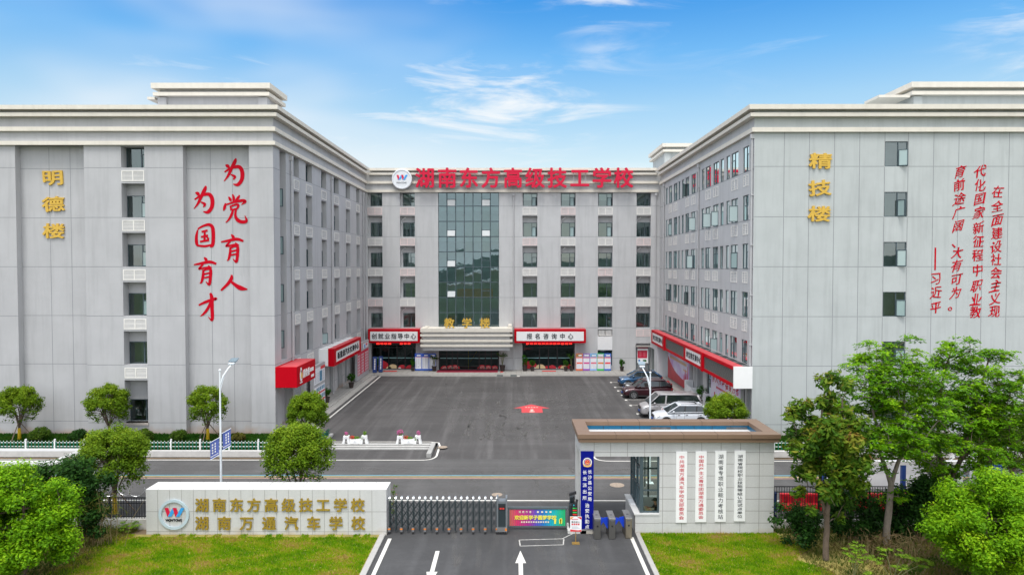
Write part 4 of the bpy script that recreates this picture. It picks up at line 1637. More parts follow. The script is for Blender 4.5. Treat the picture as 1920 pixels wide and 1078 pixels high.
# entrance characters standing on the canopy
t = thing('entrance_characters', 'three gold characters 教学楼 standing on the entrance canopy', 'sign', (-5.3, 79.9, 5.5))
for ch, px in (('教', 842.5), ('学', 875.5), ('楼', 909.2)):
    u, z = W(px, 606.5, 79.8)
    c_ = MB()
    put_glyph(c_, ch, FS(79.8), 1, u, 6.12, 1.22, 1.2, 0.0, 0.12, bold=0.03)
    c_.build('character', M_gold, t)
c_ = MB()
c_.box(-7.8, -2.6, 79.83, 79.87, 5.53, 5.58)
c_.build('support_rail', M_pipe, t)


def wall_chars(name, label, Y, items, w, h, m, thick, group=None, **kw):
    u0, z0_ = W(items[0][1], items[0][2], Y)
    t = thing(name, label, 'lettering', (u0, Y, z0_), group)
    FF = FS(Y)
    for (ch, px, py) in items:
        u, z = W(px, py, Y)
        c_ = MB()
        put_glyph(c_, ch, FF, 1, u, z, w, h, 0.004, thick, **kw)
        c_.build('character', m, t)
    return t


wall_chars('wall_lettering', 'gold building name 明德楼 in the leftmost tall recess', YL + 0.55, [('明', 100, 333.5), ('德', 101.5, 383.5), ('楼', 102, 433.5)], 1.66, 1.14, M_gold, 0.10, 'gold building names', bold=0.028, wob=0.02)
wall_chars('wall_lettering', 'gold building name 精技楼 on the pale right wing', YR, [('精', 1537.6, 302.6), ('技', 1536.5, 353), ('楼', 1535.5, 401.5)], 1.66, 1.16, M_gold, 0.12, 'gold building names', bold=0.03, wob=0.02)
RB = dict(nib=(0.034, 0.022), shear=0.10, wob=0.03)
BRUSH = {
    '为': [[(262, 95, 4), (275, 100, 15), (285, 113, 7)], [(325, 55, 6), (318, 76, 15), (300, 112, 14), (277, 160, 10), (254, 190, 3)],
          [(257, 136, 6), (290, 116, 10), (330, 104, 14), (352, 112, 16), (363, 142, 17), (359, 182, 16), (336, 211, 14), (308, 207, 3)], [(294, 150, 5), (318, 164, 12), (309, 181, 5)]],
    '党': [[(305, 268, 5), (312, 293, 12), (309, 312, 6)], [(281, 283, 5), (291, 298, 12), (297, 311, 4)], [(347, 273, 5), (336, 291, 12), (321, 307, 4)], [(263, 320, 5), (258, 345, 13), (251, 366, 4)],
          [(262, 331, 6), (310, 316, 9), (362, 305, 13), (380, 312, 12), (357, 330, 3)], [(291, 335, 6), (298, 363, 10)], [(295, 339, 7), (330, 328, 9), (339, 336, 11), (330, 356, 7)], [(297, 361, 7), (331, 353, 8)],
          [(308, 360, 8), (298, 391, 11), (281, 420, 8), (264, 436, 3)], [(325, 357, 8), (322, 396, 11), (336, 421, 15), (361, 432, 15), (388, 426, 12), (378, 394, 2)]],
    '育': [[(297, 507, 5), (308, 520, 13), (311, 533, 7)], [(237, 551, 6), (280, 543, 11), (330, 534, 13), (369, 546, 9)], [(291, 548, 7), (275, 565, 9), (268, 576, 8), (300, 570, 8), (331, 565, 9)], [(321, 555, 4), (339, 573, 11)],
          [(292, 580, 8), (290, 620, 12), (281, 654, 9), (271, 661, 3)], [(292, 586, 7), (324, 575, 10), (336, 586, 13), (333, 640, 13), (326, 669, 11), (307, 650, 2)], [(295, 607, 7), (327, 600, 8)], [(295, 629, 7), (327, 622, 8)]],
    '人': [[(300, 746, 7), (297, 770, 15), (276, 800, 13), (241, 834, 9), (235, 839, 2)], [(289, 779, 8), (320, 805, 14), (355, 825, 19), (393, 832, 5)]],
    '国': [[(98, 479, 6), (90, 520, 12), (92, 560, 13), (101, 576, 6)], [(98, 474, 7), (130, 456, 9), (165, 448, 13), (186, 466, 15), (191, 520, 15), (186, 570, 14), (171, 581, 4)], [(98, 572, 8), (140, 576, 10), (178, 568, 8)],
          [(121, 491, 8), (156, 482, 9)], [(117, 521, 8), (159, 512, 9)], [(111, 549, 8), (166, 540, 10)], [(140, 484, 8), (138, 546, 10)], [(150, 520, 4), (163, 533, 10)]],
    '才': [[(104, 926, 7), (150, 905, 12), (206, 887, 12), (199, 897, 3)], [(172, 854, 8), (181, 880, 15), (183, 950, 15), (185, 1000, 14), (180, 1016, 8), (161, 995, 2)], [(175, 909, 10), (155, 950, 12), (130, 980, 9), (113, 991, 2)]],
}


def brush_char(ch, ox, oy, Y, m, parent):
    """brush written character from hand-drawn strokes of changing width, cut from sheet 2 cm thick"""
    c_ = MB()
    for n_, st in enumerate(BRUSH[ch]):
        P = np.array([(x + ox, y + oy, w) for x, y, w in st], float)
        Q = []
        for i in range(len(P) - 1):
            p0, p1, p2, p3 = P[max(i - 1, 0)], P[i], P[i + 1], P[min(i + 2, len(P) - 1)]
            for t_ in np.linspace(0, 1, 6)[:-1]:
                Q.append(0.5 * (2 * p1 + (p2 - p0) * t_ + (2 * p0 - 5 * p1 + 4 * p2 - p3) * t_ ** 2 + (3 * p1 - p0 - 3 * p2 + p3) * t_ ** 3))
        Q.append(P[-1])
        Q = np.array(Q)
        T = np.gradient(Q[:, :2], axis=0)
        T /= (np.linalg.norm(T, axis=1, keepdims=True) + 1e-9)
        Nn = np.stack([-T[:, 1], T[:, 0]], 1) * (np.maximum(Q[:, 2:3], 1.5) * 0.70)
        out = 0.004 + 0.0007 * n_
        i0 = len(c_.v)
        for q in range(len(Q)):
            for s in (1, -1):
                u, z = W(340 + (Q[q, 0] + s * Nn[q, 0]) / 3.17, 280 + (Q[q, 1] + s * Nn[q, 1]) / 3.17, Y)
                c_.v.append((u, Y - out - 0.02, z))
                c_.v.append((u, Y - out, z))
        for q in range(len(Q) - 1):
            a = i0 + 4 * q
            for f in ((a, a + 4, a + 6, a + 2), (a, a + 1, a + 5, a + 4), (a + 2, a + 6, a + 7, a + 3)):
                c_.f.append(f)
                c_.m.append(0)
        e = i0 + 4 * (len(Q) - 1)
        c_.f += [(i0, i0 + 2, i0 + 3, i0 + 1), (e, e + 1, e + 3, e + 2)]
        c_.m += [0, 0]
    c_.build('character', m, parent)


SY = YL + 0.55
for lab, px, py, items in (('red brush slogan 为党育人, the higher column nearest the wing corner', 438, 325, (('为', 0, 0), ('党', 0, 0), ('育', 0, 0), ('人', 0, 0))),
                           ('red brush slogan 为国育才, the lower column away from the wing corner', 382, 377, (('为', -178, 163), ('国', 0, 0), ('育', -161, 135), ('才', 0, 0)))):
    u_, z_ = W(px, py, SY)
    t = thing('wall_lettering', lab, 'lettering', (u_, SY, z_), 'red slogan columns')
    for ch, ox, oy in items:
        brush_char(ch, ox, oy, SY, M_redpaint, t)


def z3(pts):
    return [(c, 1480 + x / 2.995, 260 + y / 2.995) for c, x, y in pts]


QW = dict(nib=(0.012, 0.008), shear=0.16, wob=0.05)
wall_chars('wall_lettering', 'small red brush column beginning 在全面建设, outermost of the quotation', YR,
           z3([('在', 1170, 300), ('全', 1169, 380), ('面', 1168, 455), ('建', 1165, 530), ('设', 1162, 608), ('社', 1160, 680), ('会', 1158, 753), ('主', 1157, 828), ('义', 1155, 898), ('现', 1152, 970)]), 0.82, 0.92, M_redpaint, 0.02, 'red quotation columns', **QW)
wall_chars('wall_lettering', 'small red brush column beginning 代化国家, second in the quotation', YR,
           z3([('代', 1072, 185), ('化', 1069, 262), ('国', 1067, 338), ('家', 1065, 418), ('新', 1063, 500), ('征', 1060, 578), ('程', 1058, 655), ('中', 1056, 737), ('职', 1052, 825), ('业', 1048, 905), ('教', 1043, 973)]), 0.82, 0.92, M_redpaint, 0.02, 'red quotation columns', **QW)
wall_chars('wall_lettering', 'small red brush column beginning 育前途广阔, ending in a full stop', YR,
           z3([('育', 958, 187), ('前', 955, 262), ('途', 954, 340), ('广', 951, 415), ('阔', 948, 490), ('、', 945, 577), ('大', 943, 640), ('有', 940, 712), ('可', 937, 790), ('为', 934, 865), ('。', 926, 930)]), 0.82, 0.92, M_redpaint, 0.02, 'red quotation columns', **QW)
t = wall_chars('wall_lettering', 'short red brush signature column below a long red dash', YR, z3([('习', 820, 785), ('近', 822, 865), ('平', 822, 948)]), 0.82, 0.92, M_redpaint, 0.02, 'red quotation columns', **QW)
c_ = MB()
(ua, za), (ub, zb) = W(1480 + 820 / 2.995, 260 + 612 / 2.995, YR), W(1480 + 818 / 2.995, 260 + 738 / 2.995, YR)
c_.box(ua - 0.055, ua + 0.055, YR - 0.02, YR - 0.004, zb, za)
c_.build('dash', M_redpaint, t)

# ------------------------------------------------------------------ poster boards
def blocks(mb, F, u0, u1, z0, z1, rows, cols_, rnd, d, mi, fill=0.8, sgn=1):
    for r in range(rows):
        for c in range(cols_):
            if rnd.random() > 0.93:
                continue
            w, h = (u1 - u0) / cols_, (z1 - z0) / rows
            fbox(mb, F, u0 + w * c + w * (1 - fill) / 2, u0 + w * (c + 1) - w * (1 - fill) / 2, d - 0.003, d, z0 + h * r + h * (1 - fill) / 2, z0 + h * (r + 1) - h * (1 - fill) / 2, mi)


M_paper = mat('poster_paper', (0.70, 0.71, 0.75), 0.5, var=0.03)
M_grytx = mat('poster_grey_text', (0.46, 0.47, 0.52), 0.6)
M_pblue = mat('poster_blue', (0.03, 0.08, 0.42), 0.45, var=0.25, scale=6)
M_pred = mat('poster_red', (0.62, 0.03, 0.04), 0.45, var=0.1)


def poster_board(label, x0, x1, y, head, foot, accent, seed, group):
    t = thing('poster_board', label, 'poster board', ((x0 + x1) / 2, y, ZP), group)
    FF = FS(y)
    z0, z1 = ZP + 0.04, ZP + 2.05
    c_ = MB()
    fbox(c_, FF, x0, x1, 0.0, 0.06, z0, z1)
    c_.box(x0 + 0.05, x0 + 0.1, y + 0.06, y + 0.5, ZP, ZP + 0.05)
    c_.box(x1 - 0.1, x1 - 0.05, y + 0.06, y + 0.5, ZP, ZP + 0.05)
    c_.build('board', foot, t)
    c_ = MB()
    fbox(c_, FF, x0 + 0.04, x1 - 0.04, -0.006, 0.0, z0 + 0.2, z1 - 0.05, 0)
    fbox(c_, FF, x0 + 0.04, x1 - 0.04, -0.010, -0.0065, z1 - 0.42, z1 - 0.05, 1)
    r_ = random.Random(seed)
    fbox(c_, FF, x0 + 0.1 + r_.random() * 0.2, x1 - 0.12, -0.014, -0.0105, z1 - 0.3, z1 - 0.16, 4)
    if accent:
        fbox(c_, FF, x0 + 0.1, x1 - 0.06, -0.010, -0.0065, z0 + 0.78, z0 + 0.98, 2)
        blocks(c_, FF, x0 + 0.08, x1 - 0.08, z0 + 0.25, z0 + 0.7, 2, 5, r_, -0.0065, 3, 0.45)
        fbox(c_, FF, x0 + 0.04, x1 - 0.04, -0.010, -0.0065, z1 - 0.55, z1 - 0.44, 2)
    else:
        blocks(c_, FF, x0 + 0.08, x1 - 0.08, z0 + 0.3, z1 - 0.55, 9, 3, r_, -0.0065, 3, 0.6)
        fbox(c_, FF, x0 + 0.06, x1 - 0.06, -0.010, -0.0065, z1 - 0.5, z1 - 0.46, 2)
    c_.build('print', [M_paper, head, accent or M_pred, M_grytx, M_white], t)
    return t


PB = 'poster boards standing against the central block'
xs0 = W(778, 690, 81.2)[0]
wds = ('against the 创就业指导中心 doorway', 'middle of the three blue topped boards', 'partly behind a tall potted plant')
for k in range(3):
    poster_board('white poster board with blue top and foot, ' + wds[k], xs0 + 0.83 * k, xs0 + 0.83 * k + 0.80, 81.2, M_pblue, mat('poster_foot_blue', (0.02, 0.10, 0.5), 0.45), None, 5 + k, PB)
heads = [('brown and orange', (0.28, 0.16, 0.06), (0.72, 0.16, 0.07)), ('violet', (0.24, 0.22, 0.40), (0.30, 0.08, 0.45)), ('light blue', (0.10, 0.30, 0.50), (0.25, 0.45, 0.75)),
         ('green', (0.30, 0.36, 0.45), (0.03, 0.50, 0.10)), ('blue and red', (0.12, 0.22, 0.55), (0.03, 0.14, 0.55))]
xs0 = W(1079.8, 690, 81.2)[0]
for k, (nm, hc, fc) in enumerate(heads):
    poster_board('white poster board with %s trim in the row by the shop window' % nm, xs0 + 0.83 * k, xs0 + 0.83 * k + 0.80, 81.2,
                 mat('poster_head_%d' % k, hc, 0.5, var=0.5, scale=5), mat('poster_trim_%d' % k, fc, 0.45), mat('poster_accent_%d' % k, [(0.75, 0.12, 0.08), (0.55, 0.06, 0.25), (0.65, 0.15, 0.22), (0.65, 0.20, 0.06), (0.72, 0.06, 0.08)][k], 0.5), 15 + k, PB)
# notice board with awning in the last bay
nbx0, nbx1 = W(1194, 660, 81.5)[0], W(1217, 660, 81.5)[0]
t = thing('notice_board', 'grey framed notice board with a red sheet in the bay beside the right wing', 'notice board', ((nbx0 + nbx1) / 2, 81.6, ZP))
FF = FS(81.6)
c_ = MB()
for u in (nbx0, nbx1 - 0.08):
    fbox(c_, FF, u, u + 0.08, 0, 0.08, ZP, 3.2)
c_.build('post', M_frame, t)
c_ = MB()
fbox(c_, FF, nbx0 - 0.1, nbx1 + 0.5, -0.35, 0.3, 3.2, 3.3)
c_.build('awning', mat('awning_grey', (0.30, 0.28, 0.26), 0.6), t)
c_ = MB()
fbox(c_, FF, nbx0 + 0.08, nbx1 - 0.08, 0.01, 0.07, 1.35, 3.18, 0)
fbox(c_, FF, nbx0 + 0.1, nbx1 - 0.1, -0.004, 0.008, 2.98, 3.15, 1)
fbox(c_, FF, nbx0 + 0.12, nbx1 - 0.2, -0.004, 0.008, 1.85, 2.75, 2)
r_ = random.Random(2)
blocks(c_, FF, nbx0 + 0.2, nbx1 - 0.3, 1.92, 2.68, 8, 2, r_, -0.0045, 3, 0.55)
fbox(c_, FF, nbx0 + 0.2, nbx0 + 0.42, -0.01, 0.008, 1.42, 1.68, 4)
fbox(c_, FF, nbx0 + 0.75, nbx0 + 1.15, -0.01, 0.008, 1.42, 1.66, 5)
fbox(c_, FF, nbx0 + 0.06, nbx1 - 0.06, -0.08, 0.02, 1.28, 1.348, 0)
c_.build('board', [M_white, mat('maroon_board', (0.28, 0.02, 0.05), 0.5), mat('crimson_sheet', (0.50, 0.015, 0.05), 0.5), mat('pinkish_text', (0.60, 0.12, 0.15), 0.5), mat('blue_item', (0.02, 0.12, 0.42), 0.5), mat('green_item', (0.01, 0.10, 0.02), 0.6)], t)
c_ = MB()
c_.box(16.28, 16.34, 81.3, 81.36, ZP, 3.1)
c_.box(17.1, 17.16, 81.3, 81.36, ZP, 3.1)
c_.box(16.34, 17.1, 81.31, 81.35, 0.45, 3.05)
tag(c_.build('corner_door', mat('grey_glazed_door', (0.22, 0.24, 0.235), 0.35, var=0.1)), 'narrow grey door tucked in the corner beside the notice board', 'door')
c_ = MB()
c_.box(16.05, 17.24, 78.9, 81.2, 3.2, 3.9)
c_.box(16.05, 17.24, 77.3, 78.9, ZP, 3.9)
c_.box(15.98, 17.2, 77.0, 77.25, ZP, 3.6)
tag(c_.build('porch_surround', mat('pale_porch', (0.55, 0.56, 0.58), 0.7, var=0.05)), 'pale boxed porch surround under the far end of the red canopy', 'porch')


# big printed panels
def panel_thing(name, label, F, u0, u1, z0, z1, d, loc):
    t = thing(name, label, 'poster wall', loc)
    c_ = MB()
    fbox(c_, F, u0, u1, d, d + 0.25, z0, z1)
    c_.build('frame', mat('panel_grey', (0.42, 0.42, 0.44), 0.5, 0.2), t)
    return t


E2 = FE(-16.85)
t = panel_thing('poster_wall', 'grey poster wall of white sheets with blue pictures behind the red boxed sign', E2, 58.0, 61.75, ZP + 0.05, 4.15, 0.0, (-17.0, 60, ZP))
c_ = MB()
r_ = random.Random(21)
fbox(c_, E2, 58.25, 61.6, -0.012, 0, 2.55, 3.9, 0)
fbox(c_, E2, 60.2, 61.6, -0.016, -0.0125, 3.66, 3.92, 1)
fbox(c_, E2, 59.9, 60.7, -0.016, -0.0125, 2.65, 3.55, 2)
blocks(c_, E2, 58.35, 59.8, 2.65, 3.5, 6, 2, r_, -0.0125, 4, 0.6)
blocks(c_, E2, 60.8, 61.5, 2.65, 3.5, 6, 1, r_, -0.0125, 4, 0.6)
for zz in (1.75, 1.05):
    fbox(c_, E2, 58.25, 61.6, -0.012, 0, zz, zz + 0.55, 0)
    blocks(c_, E2, 58.35, 61.5, zz + 0.06, zz + 0.5, 1, 6, r_, -0.0125, 2, 0.7)
    fbox(c_, E2, 58.25, 61.6, -0.012, 0, zz - 0.14, zz - 0.02, 1)
for a in (58.3, 59.5, 60.7):
    fbox(c_, E2, a, a + 0.95, -0.012, 0, 0.5, 0.88, 0)
c_.build('print', [M_paper, M_pred, mat('poster_photo_blue', (0.08, 0.22, 0.34), 0.5, var=0.8, scale=5), M_white, M_grytx], t)
E3 = FE(-16.6)
t = panel_thing('poster_wall', 'red poster wall filled with rows of small portraits left of the glass doors', E3, 73.3, 79.2, ZP + 0.05, 4.3, 0.0, (-16.8, 76, ZP))
c_ = MB()
fbox(c_, E3, 73.5, 79.0, -0.012, 0, 0.95, 3.4, 0)
for r in range(7):
    for c in range(9):
        if c in (2, 5):
            continue
        u = 73.62 + 0.59 * c
        z = 1.02 + 0.31 * r
        fbox(c_, E3, u, u + 0.40, -0.016, -0.0125, z, z + 0.22, 1)
        fbox(c_, E3, u + 0.12, u + 0.28, -0.02, -0.0165, z + 0.02, z + 0.15, 2)
fbox(c_, E3, 76.3, 78.8, -0.012, -0.0, 3.55, 4.1, 1)
fbox(c_, E3, 77.6, 78.3, -0.016, -0.0125, 3.8, 4.02, 0)
fbox(c_, E3, 76.7, 77.3, -0.016, -0.0125, 3.6, 4.0, 3)
c_.build('print', [mat('portrait_red', (0.55, 0.02, 0.06), 0.5, var=0.05), M_paper, mat('portrait_tone', (0.30, 0.16, 0.18), 0.6, var=0.4, scale=8), M_lblue], t)
# billboards on the right wing
W2 = FW(16.98)


def gradient_board(name, c0, c1, c2):
    m = bpy.data.materials.new(name)
    m.use_nodes = True
    nt = m.node_tree
    b_ = nt.nodes['Principled BSDF']
    b_.inputs['Roughness'].default_value = 0.45
    geo = nt.nodes.new('ShaderNodeNewGeometry')
    n = nt.nodes.new('ShaderNodeTexNoise')
    n.inputs['Scale'].default_value = 0.33
    n.inputs['Detail'].default_value = 3
    nt.links.new(geo.outputs['Position'], n.inputs['Vector'])
    r = nt.nodes.new('ShaderNodeValToRGB')
    nt.links.new(n.outputs[0], r.inputs[0])
    e = r.color_ramp.elements
    e[0].position, e[0].color = 0.36, (*c0, 1)
    e[1].position, e[1].color = 0.62, (*c2, 1)
    q = e.new(0.48)
    q.color = (*c1, 1)
    nt.links.new(r.outputs[0], b_.inputs['Base Color'])
    return m


M_viol = gradient_board('violet_cloud_print', (0.42, 0.20, 0.55), (0.58, 0.55, 0.72), (0.74, 0.72, 0.78))
t = panel_thing('billboard', 'tall violet and red printed billboard between the porch and the shutter', W2, 66.7, 76.1, ZP + 0.08, 4.0, 0.0, (17.1, 71, ZP))
t['category'] = 'billboard'
c_ = MB()
fbox(c_, W2, 66.8, 76.0, -0.01, 0, ZP + 0.12, 3.95)
c_.build('print', M_viol, t)
c_ = MB()
pts = []
for k in range(13):
    f = k / 12
    u = 76.0 - f * 9.2
    pts.append(W2(u, -0.011, 0.55 + 2.4 * max(0.0, (1 - f * 1.35)) ** 2 + (0.75 if f > 0.55 else 0.75 * f / 0.55)))
pts += [W2(66.8, -0.011, ZP + 0.12), W2(76.0, -0.011, ZP + 0.12)]
c_.extrude(pts, (-0.004, 0, 0))
c_.build('red_swoosh', mat('swoosh_red', (0.42, 0.015, 0.03), 0.45, var=0.2, scale=0.7), t)
c_ = MB()
for (u, z, n, s) in ((74.0, 3.45, 9, 0.32), (74.6, 2.9, 15, 0.36)):
    for k in range(n):
        c_.box(16.955, 16.968, u - k * 0.48, u - k * 0.48 + s, z - 0.13, z + 0.13)
for k in range(5):
    c_.box(16.955, 16.968, 68.9 - 0.3 * k, 69.1 - 0.3 * k, 2.25, 2.4)
c_.build('gilt_text', mat('gilt_text', (0.62, 0.40, 0.20), 0.5), t)
c_ = MB()
for (u, zb, zt, wd) in ((68.3, 1.2, 2.5, 0.3), (67.9, 1.2, 2.2, 0.2), (67.35, 1.3, 3.0, 0.22), (68.8, 1.2, 1.95, 0.2)):
    c_.extrude([W2(u + wd, -0.02, zb), W2(u - wd, -0.02, zb), W2(u - wd * 0.4, -0.02, (zb + zt) / 2), W2(u - wd * 0.7, -0.02, zt), W2(u + wd * 0.2, -0.02, zt - 0.2), W2(u + wd * 0.5, -0.02, (zb + zt) / 2)], (-0.004, 0, 0))
c_.build('figures', mat('swoosh_red2', (0.50, 0.03, 0.05), 0.45, var=0.3, scale=2), t)
t = panel_thing('billboard', 'pale violet billboard with red brush writing beside the clipped round tree', W2, 51.6, 59.5, ZP + 0.08, 4.0, 0.0, (17.1, 55, ZP))
t['category'] = 'billboard'
c_ = MB()
fbox(c_, W2, 51.7, 59.4, -0.01, 0, ZP + 0.12, 3.95)
c_.build('print', gradient_board('pale_violet_print', (0.52, 0.42, 0.66), (0.64, 0.58, 0.72), (0.74, 0.73, 0.78)), t)
c_ = MB()
line_text(c_, '育人为本', W2, -1, 58.6, 55.9, 3.3, 0.72, 0.95, 0.012, 0.008, bold=0.01, shear=0.1, wob=0.05)
c_.build('lettering', M_redpaint, t)
c_ = MB()
line_text(c_, '德育为先', W2, -1, 54.95, 52.4, 3.2, 0.72, 0.95, 0.012, 0.008, bold=0.01, shear=0.1, wob=0.05)
c_.build('lettering', M_redpaint, t)
c_ = MB()
for k in range(16):
    c_.box(16.955, 16.968, 57.6 - 0.3 * k, 57.8 - 0.3 * k, 2.45, 2.62)
for (u, zt) in ((58.9, 1.5), (58.3, 2.1), (53.0, 1.7), (52.4, 1.4)):
    c_.extrude([W2(u + 0.3, -0.02, 0.55), W2(u - 0.3, -0.02, 0.55), W2(u - 0.15, -0.02, zt), W2(u + 0.1, -0.02, zt - 0.1)], (-0.004, 0, 0))
c_.build('red_figures', mat('swoosh_red2', (0.50, 0.03, 0.05), 0.45, var=0.3, scale=2), t)
# white ramp walls
c_ = MB()
c_.extrude([(16.45, 66.1, ZP), (16.45, 66.5, ZP), (16.45, 66.5, 1.75), (16.45, 66.1, 1.75)], (0.75, 0, 0))
c_.box(16.45, 16.6, 64.2, 66.1, ZP, 1.35)
c_.box(16.6, 17.1, 64.2, 64.35, ZP, 1.35)
tag(c_.build('ramp_wall', mat('white_ramp_wall', (0.62, 0.63, 0.65), 0.6, var=0.04)), 'low white stepped ramp wall in front of the grey shutter', 'wall')
c_ = MB()
c_.extrude([(16.4, 59.5, ZP), (16.4, 61.4, ZP), (16.4, 61.4, 1.85), (16.4, 59.5, 1.65)], (0.18, 0, 0))
c_.box(16.58, 16.95, 59.5, 59.68, ZP, 1.65)
tag(c_.build('ramp_wall', mat('white_ramp_wall', (0.62, 0.63, 0.65), 0.6, var=0.04)), 'white ramp wall beside the dark glass door of the right wing', 'wall')
# blue advertising flags by the portraits
for k, lab in enumerate(('slim navy banner stand nearer the red portrait wall', 'slim navy banner stand nearer the glass doors')):
    x, y = -16.25 + 0.62 * k, 79.5 + 0.35 * k
    t = thing('banner_stand', lab, 'banner stand', (x, y, ZP), 'navy banner stands')
    c_ = MB()
    c_.extrude([(x, y, ZP + 0.05), (x, y + 0.05, ZP + 0.05), (x, y + 0.3, 2.25), (x, y + 0.25, 2.25)], (0.48, 0, 0))
    c_.build('banner', mat('navy_banner', (0.015, 0.04, 0.16), 0.5), t)
    c_ = MB()
    for q in range(7):
        z = 0.8 + q * 0.18
        yy = y + 0.25 * (z - ZP - 0.05) / 1.8 - 0.004
        c_.box(x + 0.17, x + 0.31, yy - 0.01, yy + 0.01, z, z + 0.12)
    c_.build('print', M_white, t)
    c_ = MB()
    c_.box(x + 0.05, x + 0.43, y - 0.1, y + 0.5, ZP, ZP + 0.04)
    c_.build('foot', M_black, t)
# mats
for (u0, u1, y0, y1, lab) in ((-8.95, -1.85, 80.0, 81.95, 'wide dark red carpet in front of the main entrance doors'),
                              (-15.25, -13.65, 80.4, 81.2, 'small bright red door mat below the 创就业指导中心 sign'),
                              (3.35, 4.95, 80.6, 81.3, 'small bright red door mat below the 报名咨询中心 sign'),
                              (-1.55, -1.2, 80.0, 80.6, 'scrap of red carpet beside the right entrance planter')):
    c_ = MB()
    c_.box(u0, u1, y0, y1, ZP + 0.003, ZP + 0.02)
    if u1 - u0 > 3:
        for k in range(23):
            c_.box(u0 + 0.3 * k + 0.1, u0 + 0.3 * k + 0.13, y0 + 0.01, y1 - 0.01, ZP + 0.02, ZP + 0.024)
    tag(c_.build('door_mat', mat('dark_red_carpet', (0.30, 0.012, 0.04), 0.95, var=0.12, scale=5) if u1 - u0 > 3 else mat('red_mat', (0.50, 0.04, 0.04), 0.95, var=0.1)), lab, 'carpet' if u1 - u0 > 3 else 'door mat', 'red carpets and mats')
# ------------------------------------------------------------------ gatehouse
GY, GB = 32.3, 35.1
GX0, GX1, GP = 3.14, 12.22, 3.76
BX = 5.95
t = thing('gatehouse', 'pale stone gatehouse with a brown parapet, corner window and open passage', 'gatehouse', (7.7, 33.7, 0))
GH = t
g = MB()
g.box(GX0, GP, GY, GY + 0.62, 0, 3.66)
g.box(GX0, GP, GB - 0.62, GB, 0, 3.66)
g.build('pillar', M_stone, t)
g = MB()
g.box(GX0 + 0.002, GX1, GY + 0.002, GB - 0.002, 3.66, 4.38)
g.build('lintel', M_stone, t)
g = MB()
XW = 6.85          # right end of the corner window
g.box(XW, GX1, GY, GY + 0.25, 0, 3.66)
g.box(GX1 - 0.25, GX1, GY + 0.25, GB, 0, 3.66)
g.box(BX + 0.2, GX1 - 0.25, GB - 0.25, GB, 0, 0.9)
g.box(9.2, GX1 - 0.25, GB - 0.25, GB, 0.9, 3.66)
g.box(5.72, XW, GY, GY + 0.32, 0, 0.9)
g.box(5.72, 5.97, GY + 0.32, GB - 0.002, 0, 0.9)
g.box(8.6, 8.75, GY + 0.25, GB - 0.25, 0, 3.66)
g.build('wall', M_stone, t)
g = MB()
g.box(5.66, XW - 0.002, GY - 0.04, GY + 0.36, 0.9, 0.97)
g.box(5.66, 6.03, GY + 0.36, GB, 0.9, 0.97)
g.build('window_sill', M_stonetop, t)
g = MB()
for (a, c) in (((GX0 - 0.14), GX1 + 0.2),):
    pass
ox0, ox1, oy0, oy1 = GX0 - 0.16, GX1 + 0.2, GY - 0.3, GB + 0.22
wdt = 0.62


def ring(mb, x0, x1, y0, y1, w, z0, z1):
    mb.box(x0, x1, y0, y0 + w, z0, z1)
    mb.box(x0, x1, y1 - w, y1, z0, z1)
    mb.box(x0, x0 + w, y0 + w, y1 - w, z0, z1)
    mb.box(x1 - w, x1, y0 + w, y1 - w, z0, z1)


ring(g, ox0, ox1, oy0, oy1, wdt, 4.56, 4.77)
ring(g, ox0 + 0.05, ox1 - 0.05, oy0 + 0.05, oy1 - 0.05, 0.4, 4.38, 4.54)
g.build('parapet', M_brown, t, bevel=0.012)
g = MB()
for k in range(1, 6):
    x = ox0 + (ox1 - ox0) * k / 6 + 0.2
    for y0_, y1_ in ((oy0 - 0.002, oy0 + wdt), (oy1 - wdt, oy1)):
        g.box(x, x + 0.015, y0_, y1_, 4.575, 4.773)
g.build('parapet_joint', mat('brown_joint', (0.05, 0.035, 0.025), 0.8), t)
g = MB()
ix0, ix1, iy0, iy1 = ox0 + wdt, ox1 - wdt, oy0 + wdt, oy1 - wdt
g.box(ix0 - 0.1, ix1 + 0.1, iy1 - 0.02, iy1 + 0.1, 3.95, 4.555, 0)
g.box(ix0 - 0.1, ix0 + 0.02, iy0, iy1 - 0.02, 3.95, 4.555, 0)
g.box(ix1 - 0.02, ix1 + 0.1, iy0, iy1 - 0.02, 3.95, 4.555, 0)
for a, c in ((ix0 + 3.3, ix0 + 4.3), (ix1 - 1.1, ix1 - 0.05)):
    g.box(a, c, iy1 - 0.035, iy1 - 0.021, 4.2, 4.5, 1)
for k in range(1, 9):
    x = ix0 + (ix1 - ix0) * k / 9
    g.box(x, x + 0.02, iy1 - 0.03, iy1 - 0.021, 3.95, 4.55, 2)
g.build('roof_lining', [mat('blue_film', (0.003, 0.10, 0.20), 0.35, var=0.25, scale=3), mat('dark_film', (0.08, 0.09, 0.10), 0.4, var=0.5, scale=4), M_black], t)
g = MB()
g.box(ix0 - 0.2, ix1 + 0.2, iy0 - 0.2, iy1, 4.12, 4.225)
g.build('roof_deck', mat('roof_screed', (0.55, 0.54, 0.52), 0.9, var=0.2, scale=3), t)
